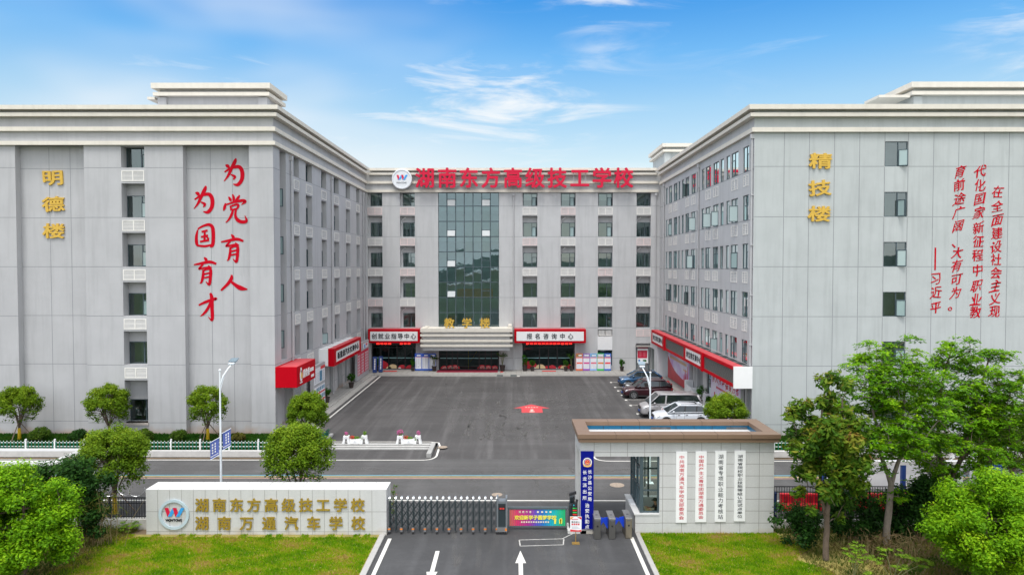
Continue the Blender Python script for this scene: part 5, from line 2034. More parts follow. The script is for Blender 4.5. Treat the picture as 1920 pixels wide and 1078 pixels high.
# tile joints
g = MB()
FF = FS(GY)
for z in (0.52, 1.09, 1.65, 2.2, 2.75, 3.31, 3.86):
    fbox(g, FF, XW + (0.0 if z < 3.5 else GX0 - XW), GX1, -0.003, 0.01, z - 0.011, z + 0.011)
for k, u in enumerate((7.0, 7.9, 8.82, 9.73, 10.64, 11.53)):
    fbox(g, FF, u - 0.011, u + 0.011, -0.0034, 0.01, 0.0, 4.38)
for u in (3.78, 4.55, 5.34, 6.15):
    fbox(g, FF, u - 0.011, u + 0.011, -0.0034, 0.01, 3.66, 4.38)
fbox(g, FF, 5.72, XW, -0.003, 0.01, 0.49, 0.51)
for z in (0.5, 1.06, 1.62, 2.18, 2.74, 3.3, 3.86):
    g.box(GX0 - 0.003, GX0 + 0.01, GY, GY + 0.62, z - 0.011, z + 0.011)
g.build('tile_joint', mat('tile_joint_grey', (0.26, 0.25, 0.24), 0.9), t)
# corner glazing
g = MB()
fy = GY + 0.07
g.box(BX, BX + 0.16, fy, fy + 0.16, 0.97, 3.66)
g.box(XW - 0.08, XW - 0.002, fy, fy + 0.1, 0.97, 3.66)
g.box(BX + 0.16, XW - 0.08, fy + 0.02, fy + 0.1, 0.97, 1.05)
g.box(BX + 0.16, XW - 0.08, fy + 0.02, fy + 0.1, 2.0, 2.06)
g.box(BX + 0.30, BX + 0.35, fy + 0.5, fy + 0.55, 2.06, 3.66)
g.box(BX + 0.16, BX + 0.33, fy + 0.02, fy + 0.08, 2.7, 2.76)
for y in (fy + 0.95, fy + 1.9, GB - 0.1):
    g.box(BX, BX + 0.09, y - 0.05, y + 0.05, 0.97, 3.66)
for z in (0.97, 2.05, 3.0, 3.58):
    g.box(BX + 0.01, BX + 0.08, fy + 0.16, GB - 0.15, z, z + 0.07)
for y in (fy + 0.5, fy + 1.45):
    g.box(BX + 0.015, BX + 0.075, y - 0.03, y + 0.03, 1.04, 2.05)
for x in (6.8, 7.8, 8.5):
    g.box(x, x + 0.08, GB - 0.2, GB - 0.1, 0.9, 3.66)
g.box(BX + 0.1, 8.6, GB - 0.19, GB - 0.11, 2.3, 2.37)
wf = g.build('window', M_frame, t)
g = MB()
g.face([(BX + 0.16, fy + 0.06, 1.0), (XW - 0.05, fy + 0.06, 1.0), (XW - 0.05, fy + 0.06, 3.66), (BX + 0.16, fy + 0.06, 3.66)])
g.face([(BX + 0.05, fy + 0.1, 1.0), (BX + 0.05, GB - 0.1, 1.0), (BX + 0.05, GB - 0.1, 3.66), (BX + 0.05, fy + 0.1, 3.66)])
g.face([(BX + 0.1, GB - 0.15, 0.9), (8.6, GB - 0.15, 0.9), (8.6, GB - 0.15, 3.66), (BX + 0.1, GB - 0.15, 3.66)])
g.build('pane', M_boothglass, wf)
g = MB()
g.box(BX + 0.1, 8.6, GY + 0.33, GB - 0.3, 0.02, 0.06)
g.box(7.9, 8.595, GY + 0.3, GB - 0.3, 0.06, 3.6)
g.build('room_lining', mat('booth_lining', (0.74, 0.77, 0.71), 0.8, var=0.05), t)
g = MB()
g.box(7.84, 7.9, 33.2, 33.5, 1.6, 2.1)
g.build('wall_cabinet', mat('teal_cabinet', (0.02, 0.16, 0.20), 0.5), t)

# the guard's desk and papers
g = MB()
g.box(BX + 0.35, 7.2, GY + 0.42, GY + 1.0, 0.88, 0.93)
g.box(BX + 0.4, BX + 0.48, GY + 0.5, GY + 0.95, 0.06, 0.88)
g.box(7.1, 7.18, GY + 0.5, GY + 0.95, 0.06, 0.88)
tag(g.build('desk', mat('pale_desk', (0.50, 0.45, 0.30), 0.6)), 'pale desk behind the glass inside the gatehouse', 'desk')
g = MB()
g.extrude([(BX + 0.38, GY + 0.5, 0.935), (BX + 0.62, GY + 0.46, 0.935), (BX + 0.66, GY + 0.72, 0.935), (BX + 0.42, GY + 0.78, 0.935)], (0, 0, 0.012))
tag(g.build('notebook', mat('yellow_paper', (0.65, 0.52, 0.22), 0.7)), 'yellow paper pad under the hands of the guard', 'paper')
g = MB()
g.extrude([(5.70, GY + 1.55, 0.975), (5.94, GY + 1.5, 0.975), (5.94, GY + 1.95, 0.975), (5.70, GY + 2.0, 0.975)], (0, 0, 0.025))
g.extrude([(5.74, GY + 1.15, 0.975), (5.93, GY + 1.1, 0.975), (5.93, GY + 1.4, 0.975), (5.72, GY + 1.45, 0.975)], (0, 0, 0.02))
tag(g.build('papers', mat('white_paper', (0.78, 0.79, 0.82), 0.7)), 'white papers lying on the outer sill of the corner window', 'paper')


# ------------------------------------------------------------------ people
def skin_body(name, joints_, edges, m, parent, root=0, sub=2):
    me = bpy.data.meshes.new(name)
    me.from_pydata([j_[0] for j_ in joints_], edges, [])
    ob = bpy.data.objects.new(name, me)
    COL.objects.link(ob)
    ob.parent = parent
    md = ob.modifiers.new('skin', 'SKIN')
    md.use_smooth_shade = True
    lay = me.skin_vertices[0].data if me.skin_vertices else None
    if lay is None:
        bmx = None
        import bmesh
        bmx = bmesh.new()
        bmx.from_mesh(me)
        bmx.verts.layers.skin.verify()
        bmx.to_mesh(me)
        bmx.free()
        lay = me.skin_vertices[0].data
    for k, j_ in enumerate(joints_):
        r = j_[1]
        lay[k].radius = (r, r) if not isinstance(r, tuple) else r
        lay[k].use_root = (k == root)
    sb = ob.modifiers.new('smooth', 'SUBSURF')
    sb.levels = sub
    sb.render_levels = sub
    me.materials.append(m)
    # bake the grown surface into the mesh
    dg = bpy.context.evaluated_depsgraph_get()
    nm = bpy.data.meshes.new_from_object(ob.evaluated_get(dg))
    ob.modifiers.clear()
    ob.data = nm
    bpy.data.meshes.remove(me)
    for p in nm.polygons:
        p.use_smooth = True
    return ob


M_skin = mat('skin', (0.45, 0.24, 0.15), 0.6, var=0.05)
M_hair = mat('black_hair', (0.012, 0.011, 0.010), 0.6)


def seated_person(label, loc, rz, shirt, trousers, cap=None, reach=0.36):
    """seated person facing local -x, seat height 0.46, base on the floor"""
    t = thing('person', label, 'person', loc, None, rz)
    J = [((0, 0, 0.55), 0.13), ((0.02, 0, 0.72), 0.125), ((0.0, 0, 0.92), 0.14), ((-0.02, 0, 1.04), 0.10), ((-0.04, 0, 1.12), 0.052), ((-0.07, 0, 1.21), 0.075), ((-0.075, 0, 1.29), 0.088), ((-0.07, 0, 1.36), 0.06),
         ((-0.02, 0.19, 1.01), 0.062), ((-0.14, 0.24, 0.82), 0.045), ((-0.36 * reach / 0.36, 0.14, 0.93 - 0.03), 0.032), ((-0.45 * reach / 0.36, 0.11, 0.955), 0.03),
         ((-0.02, -0.19, 1.01), 0.062), ((-0.14, -0.24, 0.82), 0.045), ((-0.36 * reach / 0.36, -0.14, 0.90), 0.032), ((-0.45 * reach / 0.36, -0.11, 0.955), 0.03),
         ((0.0, 0.1, 0.53), 0.10), ((-0.42, 0.12, 0.52), 0.07), ((-0.40, 0.12, 0.09), 0.045), ((-0.52, 0.12, 0.04), 0.038),
         ((0.0, -0.1, 0.53), 0.10), ((-0.42, -0.12, 0.52), 0.07), ((-0.40, -0.12, 0.09), 0.045), ((-0.52, -0.12, 0.04), 0.038)]
    E_ = [(0, 1), (1, 2), (2, 3), (3, 4), (4, 5), (5, 6), (6, 7), (3, 8), (8, 9), (9, 10), (10, 11), (3, 12), (12, 13), (13, 14), (14, 15), (0, 16), (16, 17), (17, 18), (18, 19), (0, 20), (20, 21), (21, 22), (22, 23)]
    # five fingers on each hand
    for base, s in ((11, 1), (15, -1)):
        bx, by, bz = J[base][0]
        for k in range(4):
            i = len(J)
            oy = (k - 1.5) * 0.018
            L_ = (0.052, 0.062, 0.058, 0.045)[k]
            J.append(((bx - 0.045, by + oy, bz + 0.004), 0.009))
            J.append(((bx - 0.045 - L_ * 0.6, by + oy * 1.15, bz + 0.0), 0.008))
            J.append(((bx - 0.045 - L_, by + oy * 1.2, bz - 0.014), 0.007))
            E_ += [(base, i), (i, i + 1), (i + 1, i + 2)]
        i = len(J)
        J.append(((bx - 0.01, by - s * 0.036, bz), 0.010))
        J.append(((bx - 0.045, by - s * 0.05, bz - 0.006), 0.009))
        E_ += [(base, i), (i, i + 1)]
    skin_body('body', J, E_, M_skin, t)
    JS = [((0, 0, 0.56), 0.145), ((0.02, 0, 0.72), 0.145), ((0.0, 0, 0.92), 0.16), ((-0.02, 0, 1.045), 0.115), ((-0.035, 0, 1.09), 0.07),
          ((-0.02, 0.19, 1.01), 0.078), ((-0.14, 0.24, 0.83), 0.062), ((-0.02, -0.19, 1.01), 0.078), ((-0.14, -0.24, 0.83), 0.062), ((-0.25, 0.2, 0.86), 0.055), ((-0.25, -0.2, 0.86), 0.055)]
    skin_body('shirt', JS, [(0, 1), (1, 2), (2, 3), (3, 4), (3, 5), (5, 6), (3, 7), (7, 8), (6, 9), (8, 10)], shirt, t)
    JT = [((0, 0, 0.54), 0.14), ((0.0, 0.1, 0.53), 0.115), ((-0.42, 0.12, 0.52), 0.085), ((-0.40, 0.12, 0.12), 0.06), ((0.0, -0.1, 0.53), 0.115), ((-0.42, -0.12, 0.52), 0.085), ((-0.40, -0.12, 0.12), 0.06)]
    skin_body('trousers', JT, [(0, 1), (1, 2), (2, 3), (0, 4), (4, 5), (5, 6)], trousers, t)
    h = MB()
    # hair cap, nose, eyes, ears, mouth
    prof = [(0.096 * sin(a), 0.10 * cos(a)) for a in [pi * 0.60 * k / 8 for k in range(9)]]
    h.lathe(list(reversed(prof)), (-0.062, 0, 1.30), 16)
    h.build('hair', M_hair, t, smooth=True, local=True)
    h = MB()
    h.extrude([(-0.155, -0.012, 1.255), (-0.185, 0, 1.258), (-0.155, 0.012, 1.255), (-0.155, 0, 1.30)], (0.02, 0, 0), 0)
    for s in (-1, 1):
        h.box(-0.163, -0.150, s * 0.034 - 0.012, s * 0.034 + 0.012, 1.288, 1.300, 1)
        h.lathe([(0.0, -0.01), (0.025, -0.006), (0.025, 0.006), (0.0, 0.01)], (-0.06, s * 0.09, 1.275), 8, 0, axis='y')
    h.box(-0.160, -0.145, -0.022, 0.022, 1.225, 1.233, 2)
    h.build('face', [M_skin, M_hair, mat('lips', (0.30, 0.09, 0.08), 0.6)], t, local=True)
    if cap:
        h = MB()
        prof = [(0.108 * sin(a), 0.105 * cos(a)) for a in [pi * 0.5 * k / 7 for k in range(8)]]
        h.lathe(list(reversed(prof)), (-0.062, 0, 1.315), 18)
        h.lathe([(0.11, -0.02), (0.11, 0.0)], (-0.062, 0, 1.315), 18)
        pts = [(-0.13 - 0.11 * cos(a), 0.10 * sin(a), 1.312 - 0.02 * cos(a)) for a in [(-pi / 2) + pi * k / 8 for k in range(9)]]
        h.extrude(pts, (0, 0, 0.01))
        h.build('cap', cap, t, smooth=False, local=True)
    return t


M_uniform = mat('black_uniform', (0.018, 0.022, 0.022), 0.8, var=0.1)
seated_person('guard in dark uniform and cap seated at the desk inside the gatehouse', (6.86, GY + 0.72, 0.06), 0.0, M_uniform, mat('dark_trousers', (0.014, 0.016, 0.02), 0.8), M_uniform)
g = MB()
g.box(6.66, 7.1, GY + 0.5, GY + 0.94, 0.46, 0.52)
g.box(7.06, 7.12, GY + 0.52, GY + 0.92, 0.52, 1.0)
for dx_ in (6.68, 7.06):
    for dy_ in (0.52, 0.9):
        g.box(dx_, dx_ + 0.03, GY + dy_, GY + dy_ + 0.03, 0.06, 0.46)
tag(g.build('chair', M_black), 'black chair under the guard in the gatehouse', 'chair')

# blue police sign on the pillar
t = thing('pillar_sign', 'tall royal blue sign with a round emblem and white characters on the gatehouse pillar', 'sign', (3.45, GY - 0.03, 0.25))
FF = FS(GY - 0.05)
u0, u1 = 3.15, 3.755
c_ = MB()
fbox(c_, FF, u0, u1, 0, 0.05, 0.24, 3.92)
c_.build('panel', M_blue, t)
M_wl = mat('white_letter2', (0.80, 0.80, 0.80), 0.5, var=0)
c_ = MB()
zz = lambda py: W(1102, py, GY - 0.05)[1]
column_text(c_, '长沙县公安局', FF, 1, 3.575, zz(884), zz(935), 0.20, 0.20, 0.003, 0.006, bold=0.012)
column_text(c_, '长龙派出所', FF, 1, 3.335, zz(885), zz(933), 0.20, 0.20, 0.003, 0.006, bold=0.012)
column_text(c_, '治安执勤点', FF, 1, 3.455, zz(947), zz(987), 0.21, 0.21, 0.003, 0.006, bold=0.012)
c_.build('lettering', M_wl, t)
c_ = MB()
ez = zz(866)
for (r, mi, k) in ((0.21, 0, 0), (0.165, 1, 1), (0.135, 0, 2), (0.12, 2, 3)):
    pts = [FF(3.455 + r * cos(2 * pi * q / 28), -0.003 - 0.005 * k, ez + r * sin(2 * pi * q / 28)) for q in range(28)]
    c_.extrude(pts, (0, -0.004, 0), mi)
pts = [FF(3.455 + sx * 0.22, -0.03, ez + sz) for sx, sz in ((-1, -0.05), (-0.75, -0.19), (0, -0.23), (0.75, -0.19), (1, -0.05), (0.7, -0.12), (0, -0.15), (-0.7, -0.12))]
c_.extrude(pts, (0, -0.005, 0), 3)
for (du, dz_, s) in ((0, 0.05, 0.035), (-0.05, 0.01, 0.016), (0.05, 0.01, 0.016)):
    pts = [FF(3.455 + du + (s if q % 2 == 0 else s * 0.42) * sin(pi * q / 5), -0.024, ez + dz_ + (s if q % 2 == 0 else s * 0.42) * cos(pi * q / 5)) for q in range(10)]
    c_.extrude(pts, (0, -0.004, 0), 3)
c_.box(3.455 - 0.06, 3.455 + 0.06, GY - 0.078, GY - 0.07, ez - 0.07, ez - 0.03, 3)
c_.build('emblem', [mat('emblem_white', (0.75, 0.72, 0.66), 0.5), mat('emblem_blue', (0.01, 0.015, 0.16), 0.5), mat('emblem_red', (0.60, 0.03, 0.03), 0.5), mat('emblem_gold', (0.75, 0.45, 0.14), 0.5)], t)

# four hanging plaques
plq = [(1279, 846.5, 979.5, '中共湖南万通汽车学校支部委员会', 1, 'red writing 中共湖南万通汽车学校支部委员会'), (1315.5, 846, 978.5, '中国共产主义青年团湖南万通委员会', 1, 'red writing 中国共产主义青年团湖南万通委员会'),
       (1352.3, 845.3, 977.8, '湖南省专项职业能力考核站', 0, 'black writing 湖南省专项职业能力考核站'), (1388.5, 844.6, 977, '湖南省院校职业技能等级认定试点单位', 0, 'black writing 湖南省院校职业技能等级认定试点单位')]
FF = FS(GY - 0.06)
for (px, ya, yb, tx, red, lab) in plq:
    u, zt = W(px, ya, GY - 0.06)
    u2, zb = W(px - 2, yb, GY - 0.06)
    u = (u + u2) / 2
    t = thing('plaque', 'narrow white upright plaque with ' + lab, 'plaque', (u, GY - 0.03, zb), 'white plaques on the gatehouse')
    c_ = MB()
    fbox(c_, FF, u - 0.26, u + 0.26, 0, 0.06, zb, zt)
    c_.build('board', M_white, t, bevel=0.008)
    c_ = MB()
    hgt = (zt - zb - 0.5) / (len(tx) - 1)
    sz = min(0.27, hgt * 0.96)
    column_text(c_, tx, FF, 1, u + 0.0, zt - 0.26, zb + 0.24, 0.26, sz * 0.94, 0.003, 0.006, bold=0.0)
    c_.build('lettering', mat('plaque_red', (0.55, 0.02, 0.04), 0.5) if red else M_ink, t)

# ------------------------------------------------------------------ name wall
t = thing('name_wall', 'long pale granite name wall with gold school names beside the gate', 'sign wall', (-11.5, 32.7, 0))
SX0, SX1, SY0, SY1, SZ = -17.2, -5.95, 32.1, 33.25, 2.12
c_ = MB()
c_.extrude([(SX0, SY0, 0), (SX0, SY1, 0), (SX0, SY1, SZ), (SX0, SY0, SZ)], (SX1 - SX0, 0, 0), 0)
c_.build('wall', M_stone, t)
c_ = MB()
c_.box(SX0 - 0.004, SX1 + 0.004, SY0 - 0.004, SY1 + 0.004, SZ, SZ + 0.03)
c_.build('cap', M_stonetop, t)
c_ = MB()
FF = FS(SY0)
for z in (0.17, 1.11):
    fbox(c_, FF, SX0, SX1, -0.003, 0.01, z - 0.01, z + 0.01)
k = 0
u = SX0 + 0.55
while u < SX1 - 0.2:
    fbox(c_, FF, u - 0.009, u + 0.009, -0.0034, 0.01, 0, SZ)
    c_.box(u - 0.009, u + 0.009, SY0, SY1, SZ + 0.03, SZ + 0.033)
    u += 0.557
for z in (0.17, 1.11):
    c_.box(SX1 - 0.01, SX1 + 0.003, SY0, SY1, z - 0.01, z + 0.01)
c_.box(SX1 - 0.01, SX1 + 0.0034, 32.65, 32.67, 0, SZ)
c_.build('tile_joint', mat('tile_joint_grey', (0.26, 0.25, 0.24), 0.9), t)


def name_line(text, x0, x1, yc, sc=0.66):
    n = len(text)
    for k, ch in enumerate(text):
        px = x0 + (x1 - x0) * k / (n - 1)
        u, z = W(px, yc, SY0 - 0.05)
        c_ = MB()
        put_glyph(c_, ch, FF, 1, u, z, sc, sc, 0.012, 0.05, bold=0.03)
        c_.build('character', M_brass, t)


name_line('湖南东方高级技工学校', 378.5, 670.5, 946.8)
name_line('湖南万通汽车学校', 378.5, 671.5, 980.8)
lu, lz = W(326.8, 963.5, SY0)
c_ = MB()
c_.lathe([(0.585, 0.0), (0.585, -0.06), (0.71, -0.06), (0.71, 0.0)], (lu, SY0 - 0.01, lz), 56, axis='y')
c_.build('logo_ring', mat('ring_pale_blue', (0.46, 0.56, 0.62), 0.35), t)
c_ = MB()
w_mark(c_, FF, lu, lz + 0.10, 0.66, 0.004)
c_.build('letter_mark', [M_lred, M_lblue, M_lblue], t)
c_ = MB()
line_text(c_, 'WONTONE', FF, 1, lu - 0.325, lu + 0.325, lz - 0.27, 0.15, 0.16, 0.004, 0.02, bold=0.03)
c_.build('lettering', M_ink, t)

# ------------------------------------------------------------------ folding gate
gx_ = [(660 + x / 3.2) for x in (228, 265, 300, 335, 370, 406, 441, 476, 512, 548, 584, 620, 656, 692, 728, 764, 800, 836, 870)]
gy_ = 32.45
U = [W(p, 965, gy_)[0] for p in gx_]
t = thing('folding_gate', 'dark retractable folding gate with silver capped posts across the driveway', 'gate', ((U[0] + U[-1]) / 2, gy_, 0))
for k, u in enumerate(U):
    c_ = MB()
    for yy in (gy_ - 0.10, gy_ + 0.10):
        c_.box(u - 0.027, u + 0.027, yy - 0.022, yy + 0.022, 0.1, 1.55)
    c_.box(u - 0.022, u + 0.022, gy_ - 0.077, gy_ + 0.077, 0.14, 0.2)
    po = c_.build('post', M_metal, t)
    c_ = MB()
    c_.extrude([(u - 0.035, gy_ - 0.135, 1.55), (u - 0.035, gy_ - 0.135, 1.66), (u - 0.035, gy_ - 0.09, 1.71), (u - 0.035, gy_ + 0.09, 1.71), (u - 0.035, gy_ + 0.135, 1.66), (u - 0.035, gy_ + 0.135, 1.55)], (0.07, 0, 0))
    c_.build('cap', mat('silver_cap', (0.62, 0.66, 0.70), 0.3, 0.7), po)
    if k % 2 == 0:
        c_ = MB()
        c_.box(u - 0.05, u + 0.05, gy_ - 0.25, gy_ - 0.19, 0.12, 0.32, 0)
        c_.box(u - 0.055, u + 0.055, gy_ - 0.255, gy_ - 0.185, 0.22, 0.28, 1)
        c_.lathe([(0.0, -0.03), (0.05, -0.03), (0.05, 0.03), (0, 0.03)], (u, gy_ - 0.22, 0.055), 10, 2, axis='y')
        c_.build('wheel', [M_steel, mat('orange_reflector', (0.75, 0.22, 0.02), 0.5), M_black], po)
for yy in (gy_ - 0.145, gy_ + 0.145):
    c_ = MB()
    for k in range(len(U) - 1):
        a, b2 = U[k], U[k + 1]
        for q in range(3):
            z0_ = 0.28 + 0.40 * q
            c_.tube([(a, yy, z0_), (b2, yy, z0_ + 0.40)], 0.014, 4)
            c_.tube([(a, yy - 0.012, z0_ + 0.40), (b2, yy - 0.012, z0_)], 0.014, 4)
    c_.build('scissor_lattice', M_metal, t)
hx0, hx1 = W(931.5, 965, gy_)[0], W(951, 965, gy_)[0]
c_ = MB()
c_.box(hx0 + 0.06, hx1 - 0.06, gy_ - 0.2, gy_ + 0.2, 0.2, 1.45)
ho = c_.build('drive_head', M_metal, t, bevel=0.02)
c_ = MB()
for x in (hx0, hx1 - 0.07):
    c_.box(x, x + 0.07, gy_ - 0.24, gy_ + 0.24, 0.1, 1.58)
    c_.box(x - 0.005, x + 0.075, gy_ - 0.245, gy_ + 0.245, 1.582, 1.72)
c_.box(hx0 + 0.072, hx1 - 0.072, gy_ - 0.21, gy_ + 0.21, 1.452, 1.56)
c_.build('head_frame', mat('head_frame_metal', (0.30, 0.33, 0.35), 0.35, 0.7), t)
c_ = MB()
c_.box(hx0 + 0.1, hx1 - 0.1, gy_ - 0.215, gy_ - 0.203, 1.12, 1.38, 0)
for q in range(3):
    c_.box(hx0 + 0.15 + 0.08 * q, hx0 + 0.19 + 0.08 * q, gy_ - 0.222, gy_ - 0.216, 1.18, 1.25, 1)
c_.build('display', [M_black, mat('led_dim_red', (0.6, 0.03, 0.02), 0.5, var=0, emit=0.35)], ho)
c_ = MB()
c_.box(hx0 + 0.02, hx1 - 0.02, gy_ - 0.27, gy_ - 0.21, 0.13, 0.33, 0)
c_.box(hx1 - 0.1, hx1 - 0.018, gy_ - 0.275, gy_ - 0.205, 0.18, 0.30, 1)
for x in (hx0 + 0.1, hx0 + 0.26, hx1 - 0.1):
    c_.lathe([(0.0, -0.03), (0.065, -0.03), (0.065, 0.03), (0, 0.03)], (x, gy_ - 0.24, 0.066), 12, 2, axis='y')
c_.build('bumper', [M_steel, mat('orange_reflector', (0.75, 0.22, 0.02), 0.5), M_black], ho)

# advertising barrier
BY = 32.75
bx0, bx1 = W(952.5, 975, BY)[0], W(1065, 975, BY)[0]
t = thing('barrier_gate', 'barrier arm carrying a rainbow coloured banner of louvred boards', 'barrier', ((bx0 + bx1) / 2, BY, 0))
c_ = MB()
c_.box(bx0, bx1, BY - 0.05, BY + 0.05, 1.02, 1.12)
c_.box(bx0, bx1 - 0.05, BY - 0.025, BY + 0.025, 0.14, 0.20)
c_.box(bx0, bx0 + 0.06, BY - 0.03, BY + 0.03, 0.2, 1.02)
c_.box(bx1 - 0.12, bx1 - 0.06, BY - 0.03, BY + 0.03, 0.2, 1.02)
c_.box(bx0 + 0.01, bx0 + 0.05, BY - 0.03, BY + 0.03, 0.0, 0.14)
c_.build('arm_frame', mat('barrier_grey', (0.14, 0.17, 0.18), 0.4, 0.5), t)
m = bpy.data.materials.new('rainbow_print')
m.use_nodes = True
nt = m.node_tree
geo = nt.nodes.new('ShaderNodeNewGeometry')
sx_ = nt.nodes.new('ShaderNodeSeparateXYZ')
nt.links.new(geo.outputs['Position'], sx_.inputs[0])
mr = nt.nodes.new('ShaderNodeMapRange')
nt.links.new(sx_.outputs[0], mr.inputs[0])
mr.inputs[1].default_value, mr.inputs[2].default_value = bx0, bx1
rp = nt.nodes.new('ShaderNodeValToRGB')
nt.links.new(mr.outputs[0], rp.inputs[0])
els = rp.color_ramp.elements
els[0].position, els[0].color = 0.0, (0.65, 0.16, 0.10, 1)
els[1].position, els[1].color = 1.0, (0.01, 0.38, 0.08, 1)
for p, c in ((0.15, (0.62, 0.03, 0.13)), (0.34, (0.36, 0.02, 0.24)), (0.47, (0.10, 0.07, 0.46)), (0.58, (0.01, 0.16, 0.50)), (0.74, (0.0, 0.40, 0.48)), (0.88, (0.01, 0.46, 0.22))):
    e = els.new(p)
    e.color = (*c, 1)
nt.links.new(rp.outputs[0], nt.nodes['Principled BSDF'].inputs['Base Color'])
nt.nodes['Principled BSDF'].inputs['Roughness'].default_value = 0.4
c_ = MB()
n = 28
for k in range(n):
    x0_ = bx0 + 0.07 + (bx1 - bx0 - 0.2) * k / n
    x1_ = bx0 + 0.07 + (bx1 - bx0 - 0.2) * (k + 1) / n
    c_.box(x0_ + 0.004, x1_ - 0.004, BY - 0.02 - 0.008 * (k % 2), BY + 0.02, 0.22, 1.0)
c_.build('banner', m, t)
FF = FS(BY - 0.03)
c_ = MB()
line_text(c_, '欢迎新学子圆梦学校', FF, 1, bx0 + 0.42, bx0 + 2.2, 0.62, 0.22, 0.22, 0.005, 0.008, bold=0.04)
c_.build('lettering', mat('yellow_print', (0.80, 0.72, 0.08), 0.5), t)
c_ = MB()
line_text(c_, '湖南万通·', FF, 1, bx0 + 0.56, bx0 + 1.22, 0.89, 0.11, 0.11, 0.005, 0.006, bold=0.02)
for k in range(4):
    fbox(c_, FF, bx0 + 1.38 + 0.2 * k, bx0 + 1.47 + 0.2 * k, -0.012, -0.005, 0.85, 0.93)
for k in range(12):
    fbox(c_, FF, bx0 + 0.62 + 0.115 * k, bx0 + 0.69 + 0.115 * k, -0.012, -0.005, 0.37, 0.44)
c_.build('small_lettering', mat('pale_print', (0.75, 0.66, 0.50), 0.5), t)
c_ = MB()
for x in (bx1 - 0.62, bx1 - 0.38, bx1 - 0.33):
    c_.extrude([FF(x - 0.04, -0.006, 0.32), FF(x + 0.04, -0.006, 0.32), FF(x + 0.06, -0.006, 0.52), FF(x + 0.02, -0.006, 0.6), FF(x - 0.05, -0.006, 0.52)], (0, -0.006, 0))
c_.build('figures', mat('yellow_print', (0.80, 0.72, 0.08), 0.5), t)

# barrier cabinet with camera and screen
t = thing('barrier_cabinet', 'dark barrier cabinet with camera and small screen by the blue pillar sign', 'cabinet', (2.75, 32.9, 0))
cx = W(1073, 965, 32.8)[0]
c_ = MB()
c_.box(cx - 0.16, cx + 0.22, 32.62, 33.0, 0.16, 1.25)
c_.box(cx - 0.1, cx + 0.14, 33.02, 33.3, 0.16, 1.5)
c_.build('cabinet', mat('cabinet_dark', (0.035, 0.045, 0.05), 0.4, 0.4), t, bevel=0.02)
c_ = MB()
c_.box(cx - 0.25, cx + 0.62, 32.3, 33.3, 0.0, 0.15)
c_.build('plinth', mat('plinth_concrete', (0.50, 0.49, 0.47), 0.85, var=0.1), t)
c_ = MB()
c_.box(cx - 0.03, cx + 0.23, 32.55, 32.62, 0.72, 1.34, 0)
for k, mi in ((0, 1), (1, 2), (2, 1), (3, 2)):
    c_.box(cx, cx + 0.2, 32.542, 32.549, 0.80 + 0.1 * k, 0.85 + 0.1 * k, mi)
c_.box(cx + 0.02, cx + 0.08, 32.542, 32.549, 1.24, 1.3, 3)
c_.box(cx + 0.12, cx + 0.19, 32.542, 32.549, 1.23, 1.31, 1)
c_.build('screen', [M_black, mat('led_red2', (0.7, 0.03, 0.02), 0.5, var=0, emit=0.12), mat('led_green', (0.03, 0.5, 0.08), 0.5, var=0, emit=0.08), mat('led_cyan', (0.03, 0.4, 0.5), 0.5, var=0, emit=0.08)], t)
c_ = MB()
c_.tube([(cx + 0.06, 32.75, 1.25), (cx + 0.06, 32.75, 1.62)], 0.035, 8)
c_.extrude([(cx - 0.16, 32.66, 1.66), (cx - 0.16, 32.80, 1.66), (cx - 0.16, 32.80, 1.78), (cx - 0.16, 32.66, 1.78)], (0.34, 0, 0.10))
c_.tube([(cx + 0.13, 32.5, 1.2), (cx + 0.2, 32.55, 1.55)], 0.06, 8)
c_.build('camera_head', M_black, t)

# sign stand
sx0, sy0 = G(1079.5, 1018.5)
t = thing('sign_stand', 'white notice with red corners on a small gold stand before the barrier cabinet', 'sign stand', (sx0, sy0, 0))
c_ = MB()
c_.tube([(sx0, sy0, 0.03), (sx0, sy0, 0.62)], 0.018, 8)
c_.box(sx0 - 0.17, sx0 + 0.17, sy0 - 0.12, sy0 + 0.12, 0, 0.035)
c_.build('stand', mat('gold_stand', (0.55, 0.35, 0.10), 0.35, 0.7), t)
FF = FS(sy0 - 0.02)
c_ = MB()
fbox(c_, FF, sx0 - 0.26, sx0 + 0.26, 0, 0.03, 0.55, 1.24)
c_.build('board', M_white, t, bevel=0.01)
c_ = MB()
for (pts, mi) in (([(-0.25, 1.23), (-0.08, 1.23), (-0.25, 1.10)], 1), ([(0.25, 1.23), (0.05, 1.23), (0.25, 1.11)], 0), ([(-0.25, 0.56), (0.25, 0.56), (0.25, 0.64), (0.1, 0.62), (-0.25, 0.66)], 0)):
    c_.extrude([FF(sx0 + a, -0.002, z) for a, z in pts], (0, -0.003, 0), mi)
line_text(c_, '请勿进入', FF, 1, sx0 - 0.16, sx0 + 0.14, 1.0, 0.09, 0.09, 0.003, 0.004, bold=0.01, mi=2)
for k in range(4):
    fbox(c_, FF, sx0 - 0.19 + 0.095 * k, sx0 - 0.12 + 0.095 * k, -0.006, -0.003, 0.86, 0.93, 0)
for k in range(3):
    fbox(c_, FF, sx0 - 0.19, sx0 + 0.18 - 0.06 * k, -0.006, -0.003, 0.70 + 0.04 * k, 0.715 + 0.04 * k, 3)
fbox(c_, FF, sx0 - 0.19, sx0 + 0.1, -0.006, -0.003, 1.1, 1.14, 4)
c_.build('print', [M_pred, mat('orange_print', (0.75, 0.28, 0.06), 0.5), M_ink, M_grytx, mat('pink_print', (0.65, 0.2, 0.25), 0.5)], t)

